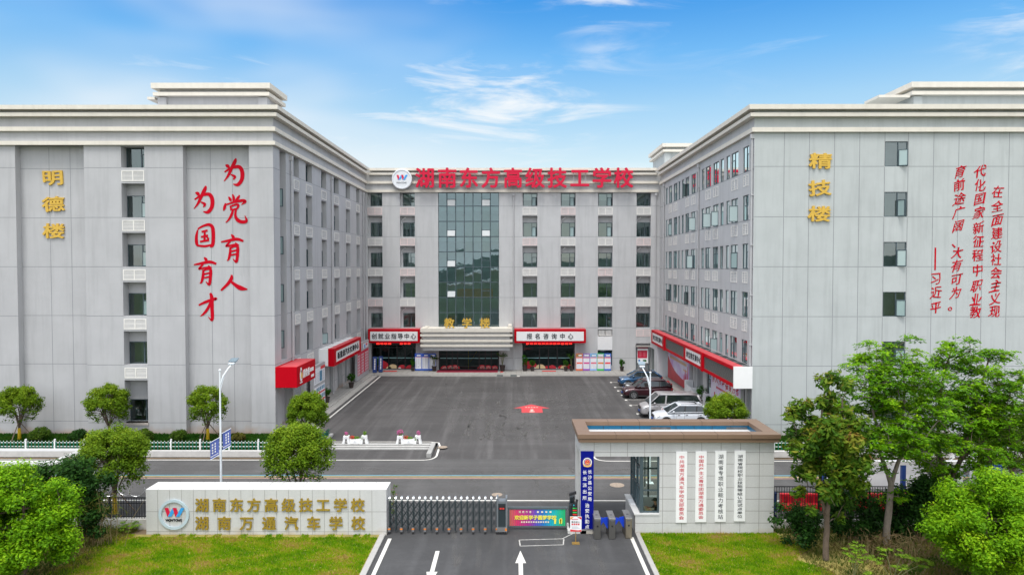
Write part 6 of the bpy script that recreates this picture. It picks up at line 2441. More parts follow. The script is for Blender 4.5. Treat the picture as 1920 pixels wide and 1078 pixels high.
# turnstiles
for k, (pxa, lab) in enumerate(((1120.5, 'grey turnstile cabinet next to the blue pillar sign'), (1148, 'middle grey turnstile cabinet with blue flaps on both sides'), (1179, 'brownish turnstile cabinet against the gatehouse window ledge'))):
    x, yf = G(pxa, 1011 if k < 2 else 1009.5)
    x = (W(pxa, 990, yf))[0]
    t = thing('turnstile', lab, 'turnstile', (x, yf + 0.5, 0), 'turnstiles in the passage')
    c_ = MB()
    c_.box(x - 0.15, x + 0.15, yf, yf + 1.05, 0.0, 0.93)
    c_.build('cabinet', mat('turnstile_metal%d' % (k // 2), (0.16, 0.155, 0.145) if k < 2 else (0.24, 0.21, 0.16), 0.38, 0.7), t, bevel=0.03)
    c_ = MB()
    c_.box(x - 0.16, x + 0.16, yf - 0.02, yf + 1.07, 0.931, 0.985)
    c_.build('lid', mat('turnstile_lid', (0.42, 0.41, 0.39), 0.3, 0.8), t, bevel=0.02)
    c_ = MB()
    c_.lathe([(0, -0.012), (0.045, -0.012), (0.045, 0.0)], (x, yf - 0.002, 0.62), 14, 0, axis='y')
    c_.box(x - 0.08, x + 0.08, yf - 0.012, yf - 0.002, 0.83, 0.9, 1)
    c_.box(x - 0.06, x + 0.06, yf + 0.4, yf + 0.52, 0.986, 0.99, 1)
    c_.build('reader', [M_black, mat('reader_grey', (0.10, 0.10, 0.11), 0.4)], t)
    ym = yf + 0.5
    if k < 2:
        c_ = MB()
        c_.extrude([(x + 0.15, ym, 0.38), (x + 0.15, ym, 0.86), (x + 0.36, ym, 0.82), (x + 0.40, ym, 0.74)], (0, 0.03, 0), 0)
        c_.build('flap', mat('blue_flap', (0.01, 0.06, 0.62), 0.35, var=0.05), t)
    if k > 0:
        c_ = MB()
        c_.extrude([(x - 0.15, ym, 0.30), (x - 0.15, ym, 0.86), (x - 0.36, ym, 0.82), (x - 0.40, ym, 0.72)], (0, 0.03, 0), 0)
        c_.build('flap', mat('blue_flap', (0.01, 0.06, 0.62), 0.35, var=0.05), t)
# ------------------------------------------------------------------ street lamps
def street_lamp(label, px, ybase, pytop, flags):
    x, zt = W(px, pytop, ybase)
    t = thing('street_lamp', label, 'street lamp', (x, ybase, 0), 'white street lamps')
    c_ = MB()
    c_.tube([(x, ybase, 0), (x, ybase, zt - 0.25)], [0.066, 0.036], 12)
    c_.lathe([(0.06, 0), (0.065, 0.05), (0.02, 0.09), (0, 0.09)], (x, ybase, zt - 0.25), 10)
    c_.box(x - 0.2, x + 0.2, ybase - 0.2, ybase + 0.2, 0, 0.03)
    c_.build('pole', M_lamp, t)
    s = 1 if flags else -1
    c_ = MB()
    c_.tube([(x, ybase, zt - 1.05), (x + s * 0.12, ybase + 0.1, zt - 0.55), (x + s * 0.28, ybase + 0.35, zt - 0.2), (x + s * 0.36, ybase + 0.7, zt + 0.0)], 0.035, 8)
    c_.tube([(x, ybase, zt - 1.35), (x + s * 0.12, ybase + 0.1, zt - 0.75), (x + s * 0.2, ybase + 0.22, zt - 0.4)], 0.02, 6)
    c_.build('arm', M_lamp, t)
    c_ = MB()
    a = (x + s * 0.36, ybase + 0.75, zt + 0.03)
    c_.extrude([(a[0] - 0.15, a[1] - 0.2, a[2] - 0.05), (a[0] + 0.15, a[1] - 0.2, a[2] - 0.05), (a[0] + 0.16, a[1] + 0.3, a[2] + 0.08), (a[0] - 0.14, a[1] + 0.3, a[2] + 0.08)], (0, -0.02, 0.06), 0)
    c_.extrude([(a[0] - 0.2, a[1] - 0.05, a[2] + 0.09), (a[0] + 0.2, a[1] - 0.05, a[2] + 0.09), (a[0] + 0.22, a[1] + 0.38, a[2] + 0.22), (a[0] - 0.18, a[1] + 0.38, a[2] + 0.22)], (0, -0.01, 0.03), 1)
    c_.build('lamp_head', [mat('lamp_shell', (0.55, 0.60, 0.65), 0.35), mat('solar_panel', (0.16, 0.22, 0.26), 0.2, spec=0.8)], t)
    if flags:
        for q, sx_ in ((0, -1), (1, 1)):
            zt_, zb_ = (3.62, 2.72) if q == 0 else (3.86, 2.96)
            yo = -0.35 * sx_ * -1
            u0_, u1_ = x + sx_ * 0.09, x + sx_ * 0.42
            c_ = MB()
            n = 6
            for i in range(n):
                fa, fb = i / n, (i + 1) / n
                P0 = lambda f, z: (u0_ + (u1_ - u0_) * f, ybase + 0.30 * sx_ * f + 0.04 * sin(f * 3 + q), z + 0.18 * f * sx_)
                c_.face([P0(fa, zb_), P0(fb, zb_), P0(fb, zt_), P0(fa, zt_)], 0)
            for k in range(4):
                z = zb_ + 0.24 + 0.14 * k
                for f in (0.36, 0.66):
                    a_, b_ = P0(f, z), P0(f + 0.15, z)
                    c_.face([(a_[0], a_[1] - 0.03, a_[2]), (b_[0], b_[1] - 0.03, b_[2]), (b_[0], b_[1] - 0.03, b_[2] + 0.09), (a_[0], a_[1] - 0.03, a_[2] + 0.09)], 1)
            a_, b_ = P0(0.05, zb_ + 0.10), P0(0.95, zb_ + 0.10)
            c_.face([(a_[0], a_[1] - 0.03, a_[2]), (b_[0], b_[1] - 0.03, b_[2]), (b_[0], b_[1] - 0.03, b_[2] + 0.04), (a_[0], a_[1] - 0.03, a_[2] + 0.04)], 1)
            fl = c_.build('flag', [mat('flag_blue', (0.10, 0.14, 0.42), 0.7, var=0.06), M_wl], t)
            c_ = MB()
            for z in (zt_, zb_):
                c_.tube([P0(-0.1, z), P0(1.05, z)], 0.015, 6)
            c_.build('flag_rod', M_lamp, fl)
    return t


street_lamp('white lamp post with two blue flags, rising behind the granite name wall', 412, 36.0, 686, True)
street_lamp('white lamp post without flags, standing before the parked silver van', 1219.5, 40.0, 691, False)

# ------------------------------------------------------------------ planting strips, kerbs and low fences along both wings
M_turf = mat('turf_soil', (0.035, 0.075, 0.015), 0.95, var=0.35, scale=2, bump=0.6, bscale=15)
b = MB()
b.box(-62, -13.25, 45.75, YL - 0.003, 0.0, 0.30)
b.box(13.3, 62, 45.75, YR - 0.003, 0.0, 0.30)
struct(b.build('planting_bed', M_turf))
b = MB()
b.prism([(-62, 45.45), (-13.6, 45.45), (-13.2, 46.0), (-13.2, 50.4), (-13.25 - 0.2, 50.4), (-13.45, 46.1), (-13.7, 45.75), (-62, 45.75)], 0.0, 0.40)
b.box(13.3, 62, 45.45, 45.75, 0, 0.40)
struct(b.build('kerb', mat('pale_kerb_stone', (0.50, 0.49, 0.475), 0.8, var=0.1, scale=3)))


def low_fence(label, x0, x1, y):
    t = thing('low_fence', label, 'fence', ((x0 + x1) / 2, y, 0.3), 'low picket fences along the planting beds')
    c_ = MB()
    for z in (0.52, 0.78):
        c_.box(x0, x1, y - 0.012, y + 0.012, z, z + 0.045)
    c_.build('rail', M_white, t)
    x = x0
    while x < x1:
        c_ = MB()
        c_.box(x - 0.045, x + 0.045, y - 0.06, y + 0.03, 0.3, 1.0)
        c_.extrude([(x - 0.055, y - 0.07, 1.002), (x + 0.055, y - 0.07, 1.002), (x, y - 0.07, 1.06)], (0, 0.11, 0))
        c_.build('fence_post', M_white, t)
        x += 1.95
    c_ = MB()
    w_ = MB()
    x = x0 + 0.2
    while x < x1:
        c_.box(x - 0.035, x + 0.035, y - 0.04, y - 0.014, 0.34, 0.88)
        w_.box(x - 0.018, x + 0.018, y - 0.036, y - 0.018, 0.88, 0.925)
        x += 0.235
    c_.build('picket', mat('green_picket', (0.01, 0.13, 0.08), 0.5), t)
    w_.build('picket_tip', M_white, t)
    return t


low_fence('low white and green picket fence along the planted bed before the left wing', -60, -13.5, 46.1)
low_fence('low white and green picket fence along the planted bed before the right wing', 13.5, 60, 46.1)
c_ = MB()
for k in range(14):
    y = 46.3 + 0.25 * k
    c_.box(-13.36, -13.32, y - 0.02, y + 0.02, 0.3, 0.95)
for z in (0.52, 0.78):
    c_.box(-13.32, -13.29, 46.2, 49.9, z, z + 0.05)
tag(c_.build('low_fence', mat('green_picket', (0.01, 0.13, 0.08), 0.5)), 'short return of green pickets at the end of the left bed by the steps', 'fence')


# ------------------------------------------------------------------ lawns
def grass_field(name, area, n, hgt, seed, ramp, mname, kind='stuff', lean=0.5, width=0.03, patch=0.35):
    """area(x, y) -> z or None; blades as thin bent triangles"""
    rnd = np.random.default_rng(seed)
    (x0, x1, y0, y1), zf, inside = area
    xs_ = rnd.uniform(x0, x1, n)
    ys_ = rnd.uniform(y0, y1, n)
    keep = inside(xs_, ys_)
    xs_, ys_ = xs_[keep], ys_[keep]
    n = len(xs_)
    zs_ = zf(xs_, ys_)
    h = hgt * rnd.uniform(0.5, 1.4, n)
    a = rnd.uniform(0, 2 * pi, n)
    la = rnd.uniform(0, 2 * pi, n)
    ll = h * lean * rnd.uniform(0.2, 1.3, n)
    w = width * rnd.uniform(0.6, 1.4, n)
    V = np.zeros((n, 3, 3))
    V[:, 0] = np.stack([xs_ - w * np.cos(a), ys_ - w * np.sin(a), zs_], 1)
    V[:, 1] = np.stack([xs_ + w * np.cos(a), ys_ + w * np.sin(a), zs_], 1)
    V[:, 2] = np.stack([xs_ + ll * np.cos(la), ys_ + ll * np.sin(la), zs_ + h], 1)
    me = bpy.data.meshes.new(name)
    me.vertices.add(n * 3)
    me.vertices.foreach_set('co', V.reshape(-1))
    me.loops.add(n * 3)
    me.loops.foreach_set('vertex_index', np.arange(n * 3, dtype=np.int32))
    me.polygons.add(n)
    me.polygons.foreach_set('loop_start', np.arange(0, n * 3, 3, dtype=np.int32))
    me.update()
    me.validate()
    tone = 0.5 + 0.28 * np.sin(xs_ * 1.3 + 1.7 * np.sin(ys_ * 1.1 + seed)) * np.sin(ys_ * 2.1 + 1.3 * np.sin(xs_ * 0.9)) + patch * 0.5 * np.sin(xs_ * 4.1 + 2 * np.sin(ys_ * 3.3)) * np.sin(ys_ * 5.3 + xs_) + rnd.normal(0, 0.17, n)
    at = me.attributes.new('tone', 'FLOAT', 'FACE')
    at.data.foreach_set('value', np.clip(tone, 0, 1).astype(np.float32))
    me.materials.append(leaf_mat(mname, ramp, 0.4))
    o = bpy.data.objects.new(name, me)
    COL.objects.link(o)
    o['kind'] = kind
    return o


LAWN_RAMP = [(0.0, (0.42, 0.29, 0.12)), (0.2, (0.38, 0.33, 0.05)), (0.38, (0.27, 0.36, 0.010)), (0.62, (0.17, 0.33, 0.005)), (1.0, (0.07, 0.21, 0.003))]
M_lawnsoil = mat('lawn_soil', (0.26, 0.22, 0.06), 0.95, var=0.45, scale=1.5, bump=0.8, bscale=10)
b = MB()
b.box(-22, -6.25, 24.0, 32.09, -0.05, 0.03)
b.box(5.92, 15.5, 24.0, 32.29, -0.05, 0.03)
struct(b.build('lawn', M_lawnsoil))
b = MB()
b.box(-6.25, -6.0, 10, 32.09, -0.05, 0.07)
b.box(5.72, 5.92, 10, 32.28, -0.05, 0.07)
struct(b.build('lawn_kerb', M_kerb))
grass_field('grass', ((-21, -6.3, 25.5, 32.05), lambda x, y: 0.03 + 0 * x, lambda x, y: (x > -18.6 - (31.6 - y) * 0.1) & ((y < 31.72) | (np.sin(x * 3.1) * np.sin(x * 7.7 + 1) > 0.25))), 90000, 0.075, 3, LAWN_RAMP, 'lawn_grass')
grass_field('grass', ((5.95, 15.0, 25.5, 32.25), lambda x, y: 0.03 + 0 * x, lambda x, y: (x < 12.6 + 0.5 * np.sin(y * 2.3) + (y - 28) * 0.05)), 60000, 0.075, 4, LAWN_RAMP, 'lawn_grass')
BED_RAMP = [(0.0, (0.05, 0.11, 0.01)), (0.5, (0.025, 0.10, 0.008)), (1.0, (0.012, 0.06, 0.006))]
grass_field('grass', ((-46, -13.5, 46.2, 50.4), lambda x, y: 0.30 + 0 * x, lambda x, y: x < 100), 60000, 0.13, 5, BED_RAMP, 'bed_grass', width=0.045)
grass_field('grass', ((13.6, 46, 46.2, 49.9), lambda x, y: 0.30 + 0 * x, lambda x, y: x < 100), 40000, 0.13, 6, BED_RAMP, 'bed_grass', width=0.045)
# rough growth on the clay banks
ROUGH = [(0.0, (0.20, 0.13, 0.06)), (0.4, (0.15, 0.15, 0.03)), (0.7, (0.05, 0.11, 0.012)), (1.0, (0.02, 0.06, 0.008))]
grass_field('rough_grass', ((11.8, 27, 25, 33.0), lambda x, y: -0.05 + 0 * x, lambda x, y: (x > 12.4)), 26000, 0.20, 9, ROUGH, 'rough_grass_blades', lean=0.9)
grass_field('rough_grass', ((-27, -17.0, 25, 33.0), lambda x, y: -0.05 + 0 * x, lambda x, y: (x < -18.0)), 20000, 0.22, 10, ROUGH, 'rough_grass_blades', lean=0.9)

# ------------------------------------------------------------------ black railings on low walls
def railing(label, x0, x1, y, z0, z1, wire, cat='fence'):
    t = thing('railing', label, cat, ((x0 + x1) / 2, y, 0), 'black railings along the frontage')
    c_ = MB()
    c_.box(x0, x1, y - 0.14, y + 0.14, -0.06, z0)
    c_.build('base_wall', mat('railing_base', (0.46, 0.45, 0.42), 0.85, var=0.15, scale=2, streak=0.15), t)
    c_ = MB()
    for z in (z0 + 0.08, z1 - 0.30, z1 - 0.04):
        c_.box(x0, x1, y - 0.02, y + 0.02, z, z + 0.04)
    x = x0 + 0.06
    while x < x1:
        c_.box(x - 0.010, x + 0.010, y - 0.010, y + 0.010, z0, z1)
        x += 0.125
    c_.build('bars', M_rail, t)
    x = x0 + 0.03
    while x < x1 + 0.1:
        c_ = MB()
        c_.box(x - 0.035, x + 0.035, y - 0.035, y + 0.035, z0, z1 + 0.08)
        c_.tube([(x, y, z1 + 0.08), (x, y, z1 + 0.22), (x + 0.1, y, z1 + 0.38)], 0.012, 5)
        c_.tube([(x, y, z1 + 0.22), (x - 0.1, y, z1 + 0.38)], 0.012, 5)
        x += 2.45
        c_.build('post', M_rail, t)
    if wire:
        c_ = MB()
        pts = []
        L = x1 - x0
        n = int(L * 20)
        for k in range(n):
            a = 2 * pi * k / 13
            pts.append((x0 + L * k / n + 0.16 * cos(a), y + 0.12 * sin(a * 0.5), z1 + 0.26 + 0.19 * sin(a)))
        c_.tube(pts, 0.008, 4, cap=False)
        c_.build('razor_wire', M_steel, t)
    return t


railing('black railing topped with razor wire left of the granite name wall', -44.0, -17.25, 33.1, 0.42, 1.45, True)
railing('tall black railing running from the gatehouse behind the big trees', 12.3, 44.0, 33.3, 0.30, 1.95, False)

# ------------------------------------------------------------------ membrane shelters beside the gate
def shelter(label, x0, x1, y, hi_right):
    t = thing('shelter', label, 'shelter', ((x0 + x1) / 2, y, 0), 'white framed shelters behind the railings')
    bp = mat('blue_post', (0.015, 0.06, 0.26), 0.45)
    n = max(2, int(abs(x1 - x0) / 3.2))
    for k in range(n + 1):
        x = x0 + (x1 - x0) * k / n
        c_ = MB()
        c_.box(x - 0.1, x + 0.1, y - 0.1, y + 0.1, 0, 2.05)
        c_.box(x - 0.16, x + 0.16, y - 0.16, y + 0.16, 0, 0.04)
        c_.build('post', bp, t)
    c_ = MB()
    c_.box(x0 - 0.1, x1 + 0.1, y - 0.09, y + 0.09, 2.052, 2.26)
    c_.box(x0 - 0.1, x1 + 0.1, y + 1.9, y + 2.0, 2.30, 2.42)
    c_.build('beam', M_white, t)
    ex = x1 if hi_right else x0
    s = -1 if hi_right else 1
    c_ = MB()
    c_.box(ex - 0.14, ex + 0.14, y + 0.6, y + 0.8, 0.0, 2.95)
    for dy_ in (0.62, 0.74):
        c_.extrude([(ex + s * 0.14, y + dy_, 2.8), (ex + s * 0.14, y + dy_, 2.95), (ex + s * 1.6, y + dy_ - 0.5, 2.36), (ex + s * 1.6, y + dy_ - 0.5, 2.26)], (0, 0.05, 0))
    c_.extrude([(ex + s * 0.14, y + 0.68, 2.3), (ex + s * 0.14, y + 0.68, 2.42), (ex + s * 0.95, y + 0.4, 2.30), (ex + s * 0.95, y + 0.4, 2.262)], (0, 0.05, 0))
    c_.build('end_frame', M_white, t)
    return t


shelter('white beamed shelter with blue posts half hidden by the left bushes', -32.0, -22.7, 36.4, True)
sr = shelter('white beamed shelter with blue posts behind the trees on the right', 16.5, 24.9, 36.6, True)
c_ = MB()
c_.face([(16.7, 37.5, 0.5), (24.5, 37.5, 0.5), (24.5, 37.7, 2.0), (16.7, 37.7, 2.0)])
c_.extrude([(16.7, 37.6, 0.55), (16.7, 37.64, 0.55), (16.7, 37.64, 2.0), (16.7, 37.6, 2.0)], (7.8, 0, 0))
c_.build('back_panel', mat('pale_panel', (0.60, 0.62, 0.64), 0.6, var=0.05), sr)
c_ = MB()
c_.box(25.0, 26.2, 36.9, 37.2, 0.6, 1.9)
c_.box(25.1, 25.2, 36.95, 37.15, 0, 0.6)
c_.box(26.0, 26.1, 36.95, 37.15, 0, 0.6)
tag(c_.build('notice_cabinet', mat('blue_cabinet', (0.01, 0.04, 0.22), 0.45)), 'dark blue cabinet standing right of the white shelter frame', 'cabinet')
c_ = MB()
c_.box(12.75, 13.1, 34.2, 34.5, 0.45, 1.25)
c_.box(12.7, 13.15, 34.15, 34.55, 0.40, 0.449)
c_.tube([(12.8, 34.3, 0.1), (12.8, 34.4, 0.1)], 0.1, 10)
c_.tube([(13.05, 34.3, 0.1), (13.05, 34.4, 0.1)], 0.1, 10)
c_.box(12.75, 12.8, 34.2, 34.25, 0.1, 0.4)
c_.box(13.05, 13.1, 34.45, 34.5, 0.1, 0.4)
c_.box(12.74, 13.11, 34.19, 34.51, 1.251, 1.32)
tag(c_.build('trolley', mat('navy_plastic', (0.012, 0.03, 0.11), 0.5)), 'small navy trolley behind the railing next to the gatehouse', 'trolley')

# red water barriers: first one built, the rest copied
bar0 = thing('water_barrier', 'red water filled barrier seen through the railing, left end of the row', 'barrier', (14.4, 35.6, 0), 'red water barriers behind the railing')
c_ = MB()
x, y = 14.4, 35.6
c_.extrude([(x - 0.6, y - 0.24, 0), (x - 0.6, y + 0.24, 0), (x - 0.6, y + 0.2, 0.25), (x - 0.6, y + 0.1, 0.4), (x - 0.6, y + 0.1, 0.85), (x - 0.6, y - 0.1, 0.85), (x - 0.6, y - 0.1, 0.4), (x - 0.6, y - 0.2, 0.25)], (1.2, 0, 0))
c_.build('shell', mat('red_plastic', (0.50, 0.008, 0.02), 0.4, var=0.08, scale=4), bar0, bevel=0.03)
c_ = MB()
c_.lathe([(0.07, 0.0), (0.07, 0.05), (0, 0.05)], (x, y, 0.851), 12)
for q in (-0.35, 0.0, 0.35):
    c_.box(x + q - 0.09, x + q + 0.09, y - 0.135, y - 0.099, 0.45, 0.75)
c_.build('cap_and_ribs', mat('red_plastic_dark', (0.28, 0.005, 0.012), 0.45), bar0)
wh = ['second', 'third', 'fourth', 'fifth', 'sixth', 'seventh', 'eighth']
for k in range(7):
    copy_tree(bar0, (14.4 + 1.26 * (k + 1), 35.6 + 0.02 * (k % 3), 0), 0.0, 'red water filled barrier seen through the railing, %s from the left of the row' % wh[k])

# ------------------------------------------------------------------ leaf clouds
def leaf_mesh(name, C, N, sizes, tone, mname, ramp, parent=None, local=False, aspect=0.55, trans=0.35):
    """C centres (n,3), N normals-ish (n,3), one folded leaf quad each"""
    n = len(C)
    rnd = np.random.default_rng(n)
    N = N / (np.linalg.norm(N, axis=1, keepdims=True) + 1e-9)
    R = rnd.normal(size=(n, 3))
    T = np.cross(N, R)
    T /= (np.linalg.norm(T, axis=1, keepdims=True) + 1e-9)
    B = np.cross(N, T)
    s = sizes[:, None]
    V = np.zeros((n, 4, 3))
    V[:, 0] = C - T * s
    V[:, 1] = C + B * s * aspect - N * s * 0.15
    V[:, 2] = C + T * s
    V[:, 3] = C - B * s * aspect - N * s * 0.15
    if not local and parent is not None:
        V -= np.array(offset_of(parent))[None, None, :]
    me = bpy.data.meshes.new(name)
    me.vertices.add(n * 4)
    me.vertices.foreach_set('co', V.reshape(-1))
    me.loops.add(n * 4)
    me.loops.foreach_set('vertex_index', np.arange(n * 4, dtype=np.int32))
    me.polygons.add(n)
    me.polygons.foreach_set('loop_start', np.arange(0, n * 4, 4, dtype=np.int32))
    me.update()
    me.validate()
    at = me.attributes.new('tone', 'FLOAT', 'FACE')
    at.data.foreach_set('value', np.clip(tone, 0, 1).astype(np.float32))
    me.materials.append(leaf_mat(mname, ramp, trans))
    o = bpy.data.objects.new(name, me)
    COL.objects.link(o)
    if parent is not None:
        o.parent = parent
    return o


def clump_points(rnd, centres, radii, per, flat=1.0, shell=0.5):
    """leaf centres and outward normals in clumps"""
    Cs, Ns, idx = [], [], []
    for i, (c, r) in enumerate(zip(centres, radii)):
        n = max(3, int(per * (r / np.mean(radii)) ** 2))
        d = rnd.normal(size=(n, 3))
        d /= np.linalg.norm(d, axis=1, keepdims=True)
        rr_ = r * rnd.uniform(shell, 1.0, n) ** 0.8
        p = c + d * rr_[:, None] * np.array([1, 1, flat])
        nn = d * np.array([0.7, 0.7, 0.8]) + np.array([0, 0, 0.7]) + rnd.normal(0, 0.45, (n, 3))
        Cs.append(p)
        Ns.append(nn)
        idx.append(np.full(n, i))
    return np.concatenate(Cs), np.concatenate(Ns), np.concatenate(idx)


def bent(p, q, rnd, sag=0.12, n=4):
    p, q = np.array(p, float), np.array(q, float)
    L = np.linalg.norm(q - p)
    k = rnd.normal(0, sag * L * 0.5, 3)
    return [tuple(p + (q - p) * t + k * sin(pi * t) + np.array([0, 0, sag * L * 0.4]) * sin(pi * t)) for t in np.linspace(0, 1, n + 1)]


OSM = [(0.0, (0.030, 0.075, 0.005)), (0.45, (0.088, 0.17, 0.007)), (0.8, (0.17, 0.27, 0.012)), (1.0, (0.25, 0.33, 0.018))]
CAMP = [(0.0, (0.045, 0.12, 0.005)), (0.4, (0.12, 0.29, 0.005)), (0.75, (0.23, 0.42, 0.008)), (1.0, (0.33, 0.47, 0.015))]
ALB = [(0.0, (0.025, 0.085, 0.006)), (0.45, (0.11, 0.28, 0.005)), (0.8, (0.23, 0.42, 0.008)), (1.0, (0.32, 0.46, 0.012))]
MAG = [(0.0, (0.018, 0.055, 0.006)), (0.45, (0.07, 0.16, 0.010)), (0.72, (0.16, 0.22, 0.018)), (0.92, (0.24, 0.22, 0.03)), (1.0, (0.28, 0.15, 0.04))]
DKS = [(0.0, (0.010, 0.03, 0.006)), (0.5, (0.02, 0.07, 0.010)), (1.0, (0.05, 0.13, 0.015))]
SHB = [(0.0, (0.02, 0.055, 0.006)), (0.5, (0.06, 0.12, 0.010)), (1.0, (0.14, 0.21, 0.02))]
WEED = [(0.0, (0.05, 0.09, 0.012)), (0.5, (0.12, 0.24, 0.015)), (1.0, (0.26, 0.40, 0.03))]


def umbrella_tree(label, loc, h, r, seed, wrap=True, props=True, group=None, trunk=0.95, density=1.0, leaf=0.066, bare=0.45, ramp=OSM, mname='osmanthus_leaf'):
    """round-headed street tree: many thin upright limbs carrying a dense domed head, thinner below"""
    rnd = np.random.default_rng(seed)
    t = thing('round_headed_tree', label, 'tree', loc, group)
    L = np.array(loc)
    tk = MB()
    tk.tube([(0, 0, -0.05), (0.02, 0.01, trunk * 0.5), (-0.02, 0.02, trunk)], [0.10, 0.085, 0.08], 8)
    rv = r * 1.16
    cz = h - rv * 0.97
    centres, radii = [], []
    n_c = int(120 * density)
    for k in range(n_c):
        th = rnd.uniform(0, 2 * pi)
        u = rnd.uniform(-0.72, 1.0)
        rho = rnd.uniform(0.80, 1.0) if rnd.random() < 0.8 else rnd.uniform(0.4, 0.8)
        s = sqrt(max(0, 1 - u * u))
        c = np.array([r * rho * s * cos(th), r * rho * s * sin(th), cz + rv * 0.97 * rho * u])
        if c[2] < trunk * 1.1:
            continue
        centres.append(c)
        radii.append(r * rnd.uniform(0.20, 0.32) * (1.0 if u > -0.1 else 0.8))
    centres, radii = np.array(centres), np.array(radii)
    limbs = 9
    tips = []
    for k in range(limbs):
        th = 2 * pi * k / limbs + rnd.uniform(-0.3, 0.3)
        q = np.array([r * 0.5 * cos(th) * rnd.uniform(0.5, 1.0), r * 0.5 * sin(th) * rnd.uniform(0.5, 1.0), cz + r * rnd.uniform(-0.15, 0.25)])
        path = bent((0, 0, trunk * rnd.uniform(0.8, 1.0)), q, rnd, 0.10, 4)
        tk.tube(path, [0.042, 0.036, 0.03, 0.024, 0.018], 6, cap=False)
        tips += [np.array(p) for p in path[2:]]
    tips = np.array(tips)
    for c in centres:
        d = np.linalg.norm(tips - c, axis=1)
        p = tips[np.argmin(d + 0.3 * np.maximum(0, tips[:, 2] - c[2]))]
        tk.tube(bent(p, c, rnd, 0.08, 2), [0.014, 0.009, 0.005], 4, cap=False)
    tk.v = [(a + L[0], b_ + L[1], c + L[2]) for a, b_, c in tk.v]
    tk.build('trunk', M_bark, t, smooth=True)
    dens = np.clip((centres[:, 2] - (cz - rv * 0.75)) / (rv * 1.05), 0.08, 1.0)
    P, N, I = clump_points(rnd, centres, radii, int(150 * density), 0.85, 0.0)
    keep = rnd.random(len(P)) < (dens[I] * (1 - bare) + bare * dens[I] ** 2.4)
    P, N, I = P[keep], N[keep], I[keep]
    ct = rnd.normal(0, 0.08, len(centres))
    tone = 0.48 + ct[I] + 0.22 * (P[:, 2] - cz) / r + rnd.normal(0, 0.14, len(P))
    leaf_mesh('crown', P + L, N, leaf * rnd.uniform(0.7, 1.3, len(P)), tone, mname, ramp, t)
    if wrap:
        c_ = MB()
        c_.tube([(L[0], L[1], L[2] + 0.0), (L[0] + 0.01, L[1], L[2] + trunk * 0.45), (L[0] - 0.01, L[1] + 0.01, L[2] + trunk * 0.92)], [0.125, 0.11, 0.10], 10)
        c_.build('gold_wrapping', M_wrap, t)
    if props:
        c_ = MB()
        for k in range(3):
            a = 2 * pi * k / 3 + 0.5
            c_.tube([(L[0] + 0.95 * cos(a), L[1] + 0.8 * sin(a), L[2]), (L[0] + 0.05 * cos(a), L[1] + 0.05 * sin(a), L[2] + trunk * 1.35)], 0.03, 6)
        c_.build('support_pole', mat('prop_pole', (0.20, 0.15, 0.11), 0.9, var=0.2), t)
    return t


RG = 'round headed trees along the wings and road'
umbrella_tree('round headed tree with gold trunk wrap at the far left of the left wing', (-35.0, 48.7, 0.3), 3.85, 1.30, 31, group=RG)
umbrella_tree('round headed tree before the window column of the left wing', (-28.75, 48.9, 0.3), 3.85, 1.42, 32, group=RG, wrap=False, props=False, density=1.05)
umbrella_tree('round headed tree with gold trunk wrap below the red slogan', (-21.6, 48.6, 0.3), 3.85, 1.32, 33, group=RG)
umbrella_tree('dense yellow green round tree at the corner below the plain red sign', (-14.55, 48.6, 0.3), 3.40, 1.34, 34, group=RG, density=1.4, bare=0.1)
umbrella_tree('full round tree at the left end of the granite name wall', (-20.3, 34.9, 0.0), 4.45, 1.62, 35, group=RG, density=1.5, leaf=0.062)
umbrella_tree('tall umbrella shaped tree behind the granite name wall', (-11.05, 35.2, 0.0), 4.55, 1.60, 36, group=RG, density=1.45, leaf=0.062, bare=0.7)
umbrella_tree('clipped round tree with reddish stems before the pale violet billboard', (14.85, 48.3, 0.3), 3.35, 1.35, 37, group=RG, density=1.2, wrap=False, props=False, bare=0.3)
umbrella_tree('round headed tree at the right edge beyond the white shelter', (28.2, 39.0, 0.0), 4.3, 1.9, 38, group=RG, density=1.3, wrap=False, props=False, ramp=SHB, mname='dark_osmanthus_leaf')


# clipped shrubs in the beds
def ball_shrub(label, loc, r, seed, ramp=SHB, mname='shrub_leaf', group='clipped ball shrubs in the beds', leaf=0.06):
    rnd = np.random.default_rng(seed)
    t = thing('ball_shrub', label, 'shrub', loc, group)
    L = np.array(loc)
    n = 36
    d = rnd.normal(size=(n, 3))
    d /= np.linalg.norm(d, axis=1, keepdims=True)
    d[:, 2] = np.abs(d[:, 2]) * 1.0 - 0.15
    C = d * r * 0.8 * np.array([1, 1, 0.85]) + np.array([0, 0, r * 0.62])
    P, N, I = clump_points(rnd, C, np.full(n, r * 0.32), 85, 0.9, 0.2)
    P[:, 2] = np.maximum(P[:, 2], 0.02)
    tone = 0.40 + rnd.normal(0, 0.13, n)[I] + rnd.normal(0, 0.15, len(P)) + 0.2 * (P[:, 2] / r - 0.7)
    leaf_mesh('foliage', P + L, N, leaf * rnd.uniform(0.7, 1.3, len(P)), tone, mname, ramp, t)
    c_ = MB()
    for k in range(7):
        a = 2 * pi * k / 7
        c_.tube([(L[0], L[1], L[2] - 0.02), (L[0] + r * 0.5 * cos(a), L[1] + r * 0.5 * sin(a), L[2] + r * 0.7)], [0.025, 0.01], 5)
    c_.build('stem', M_bark, t)
    return t


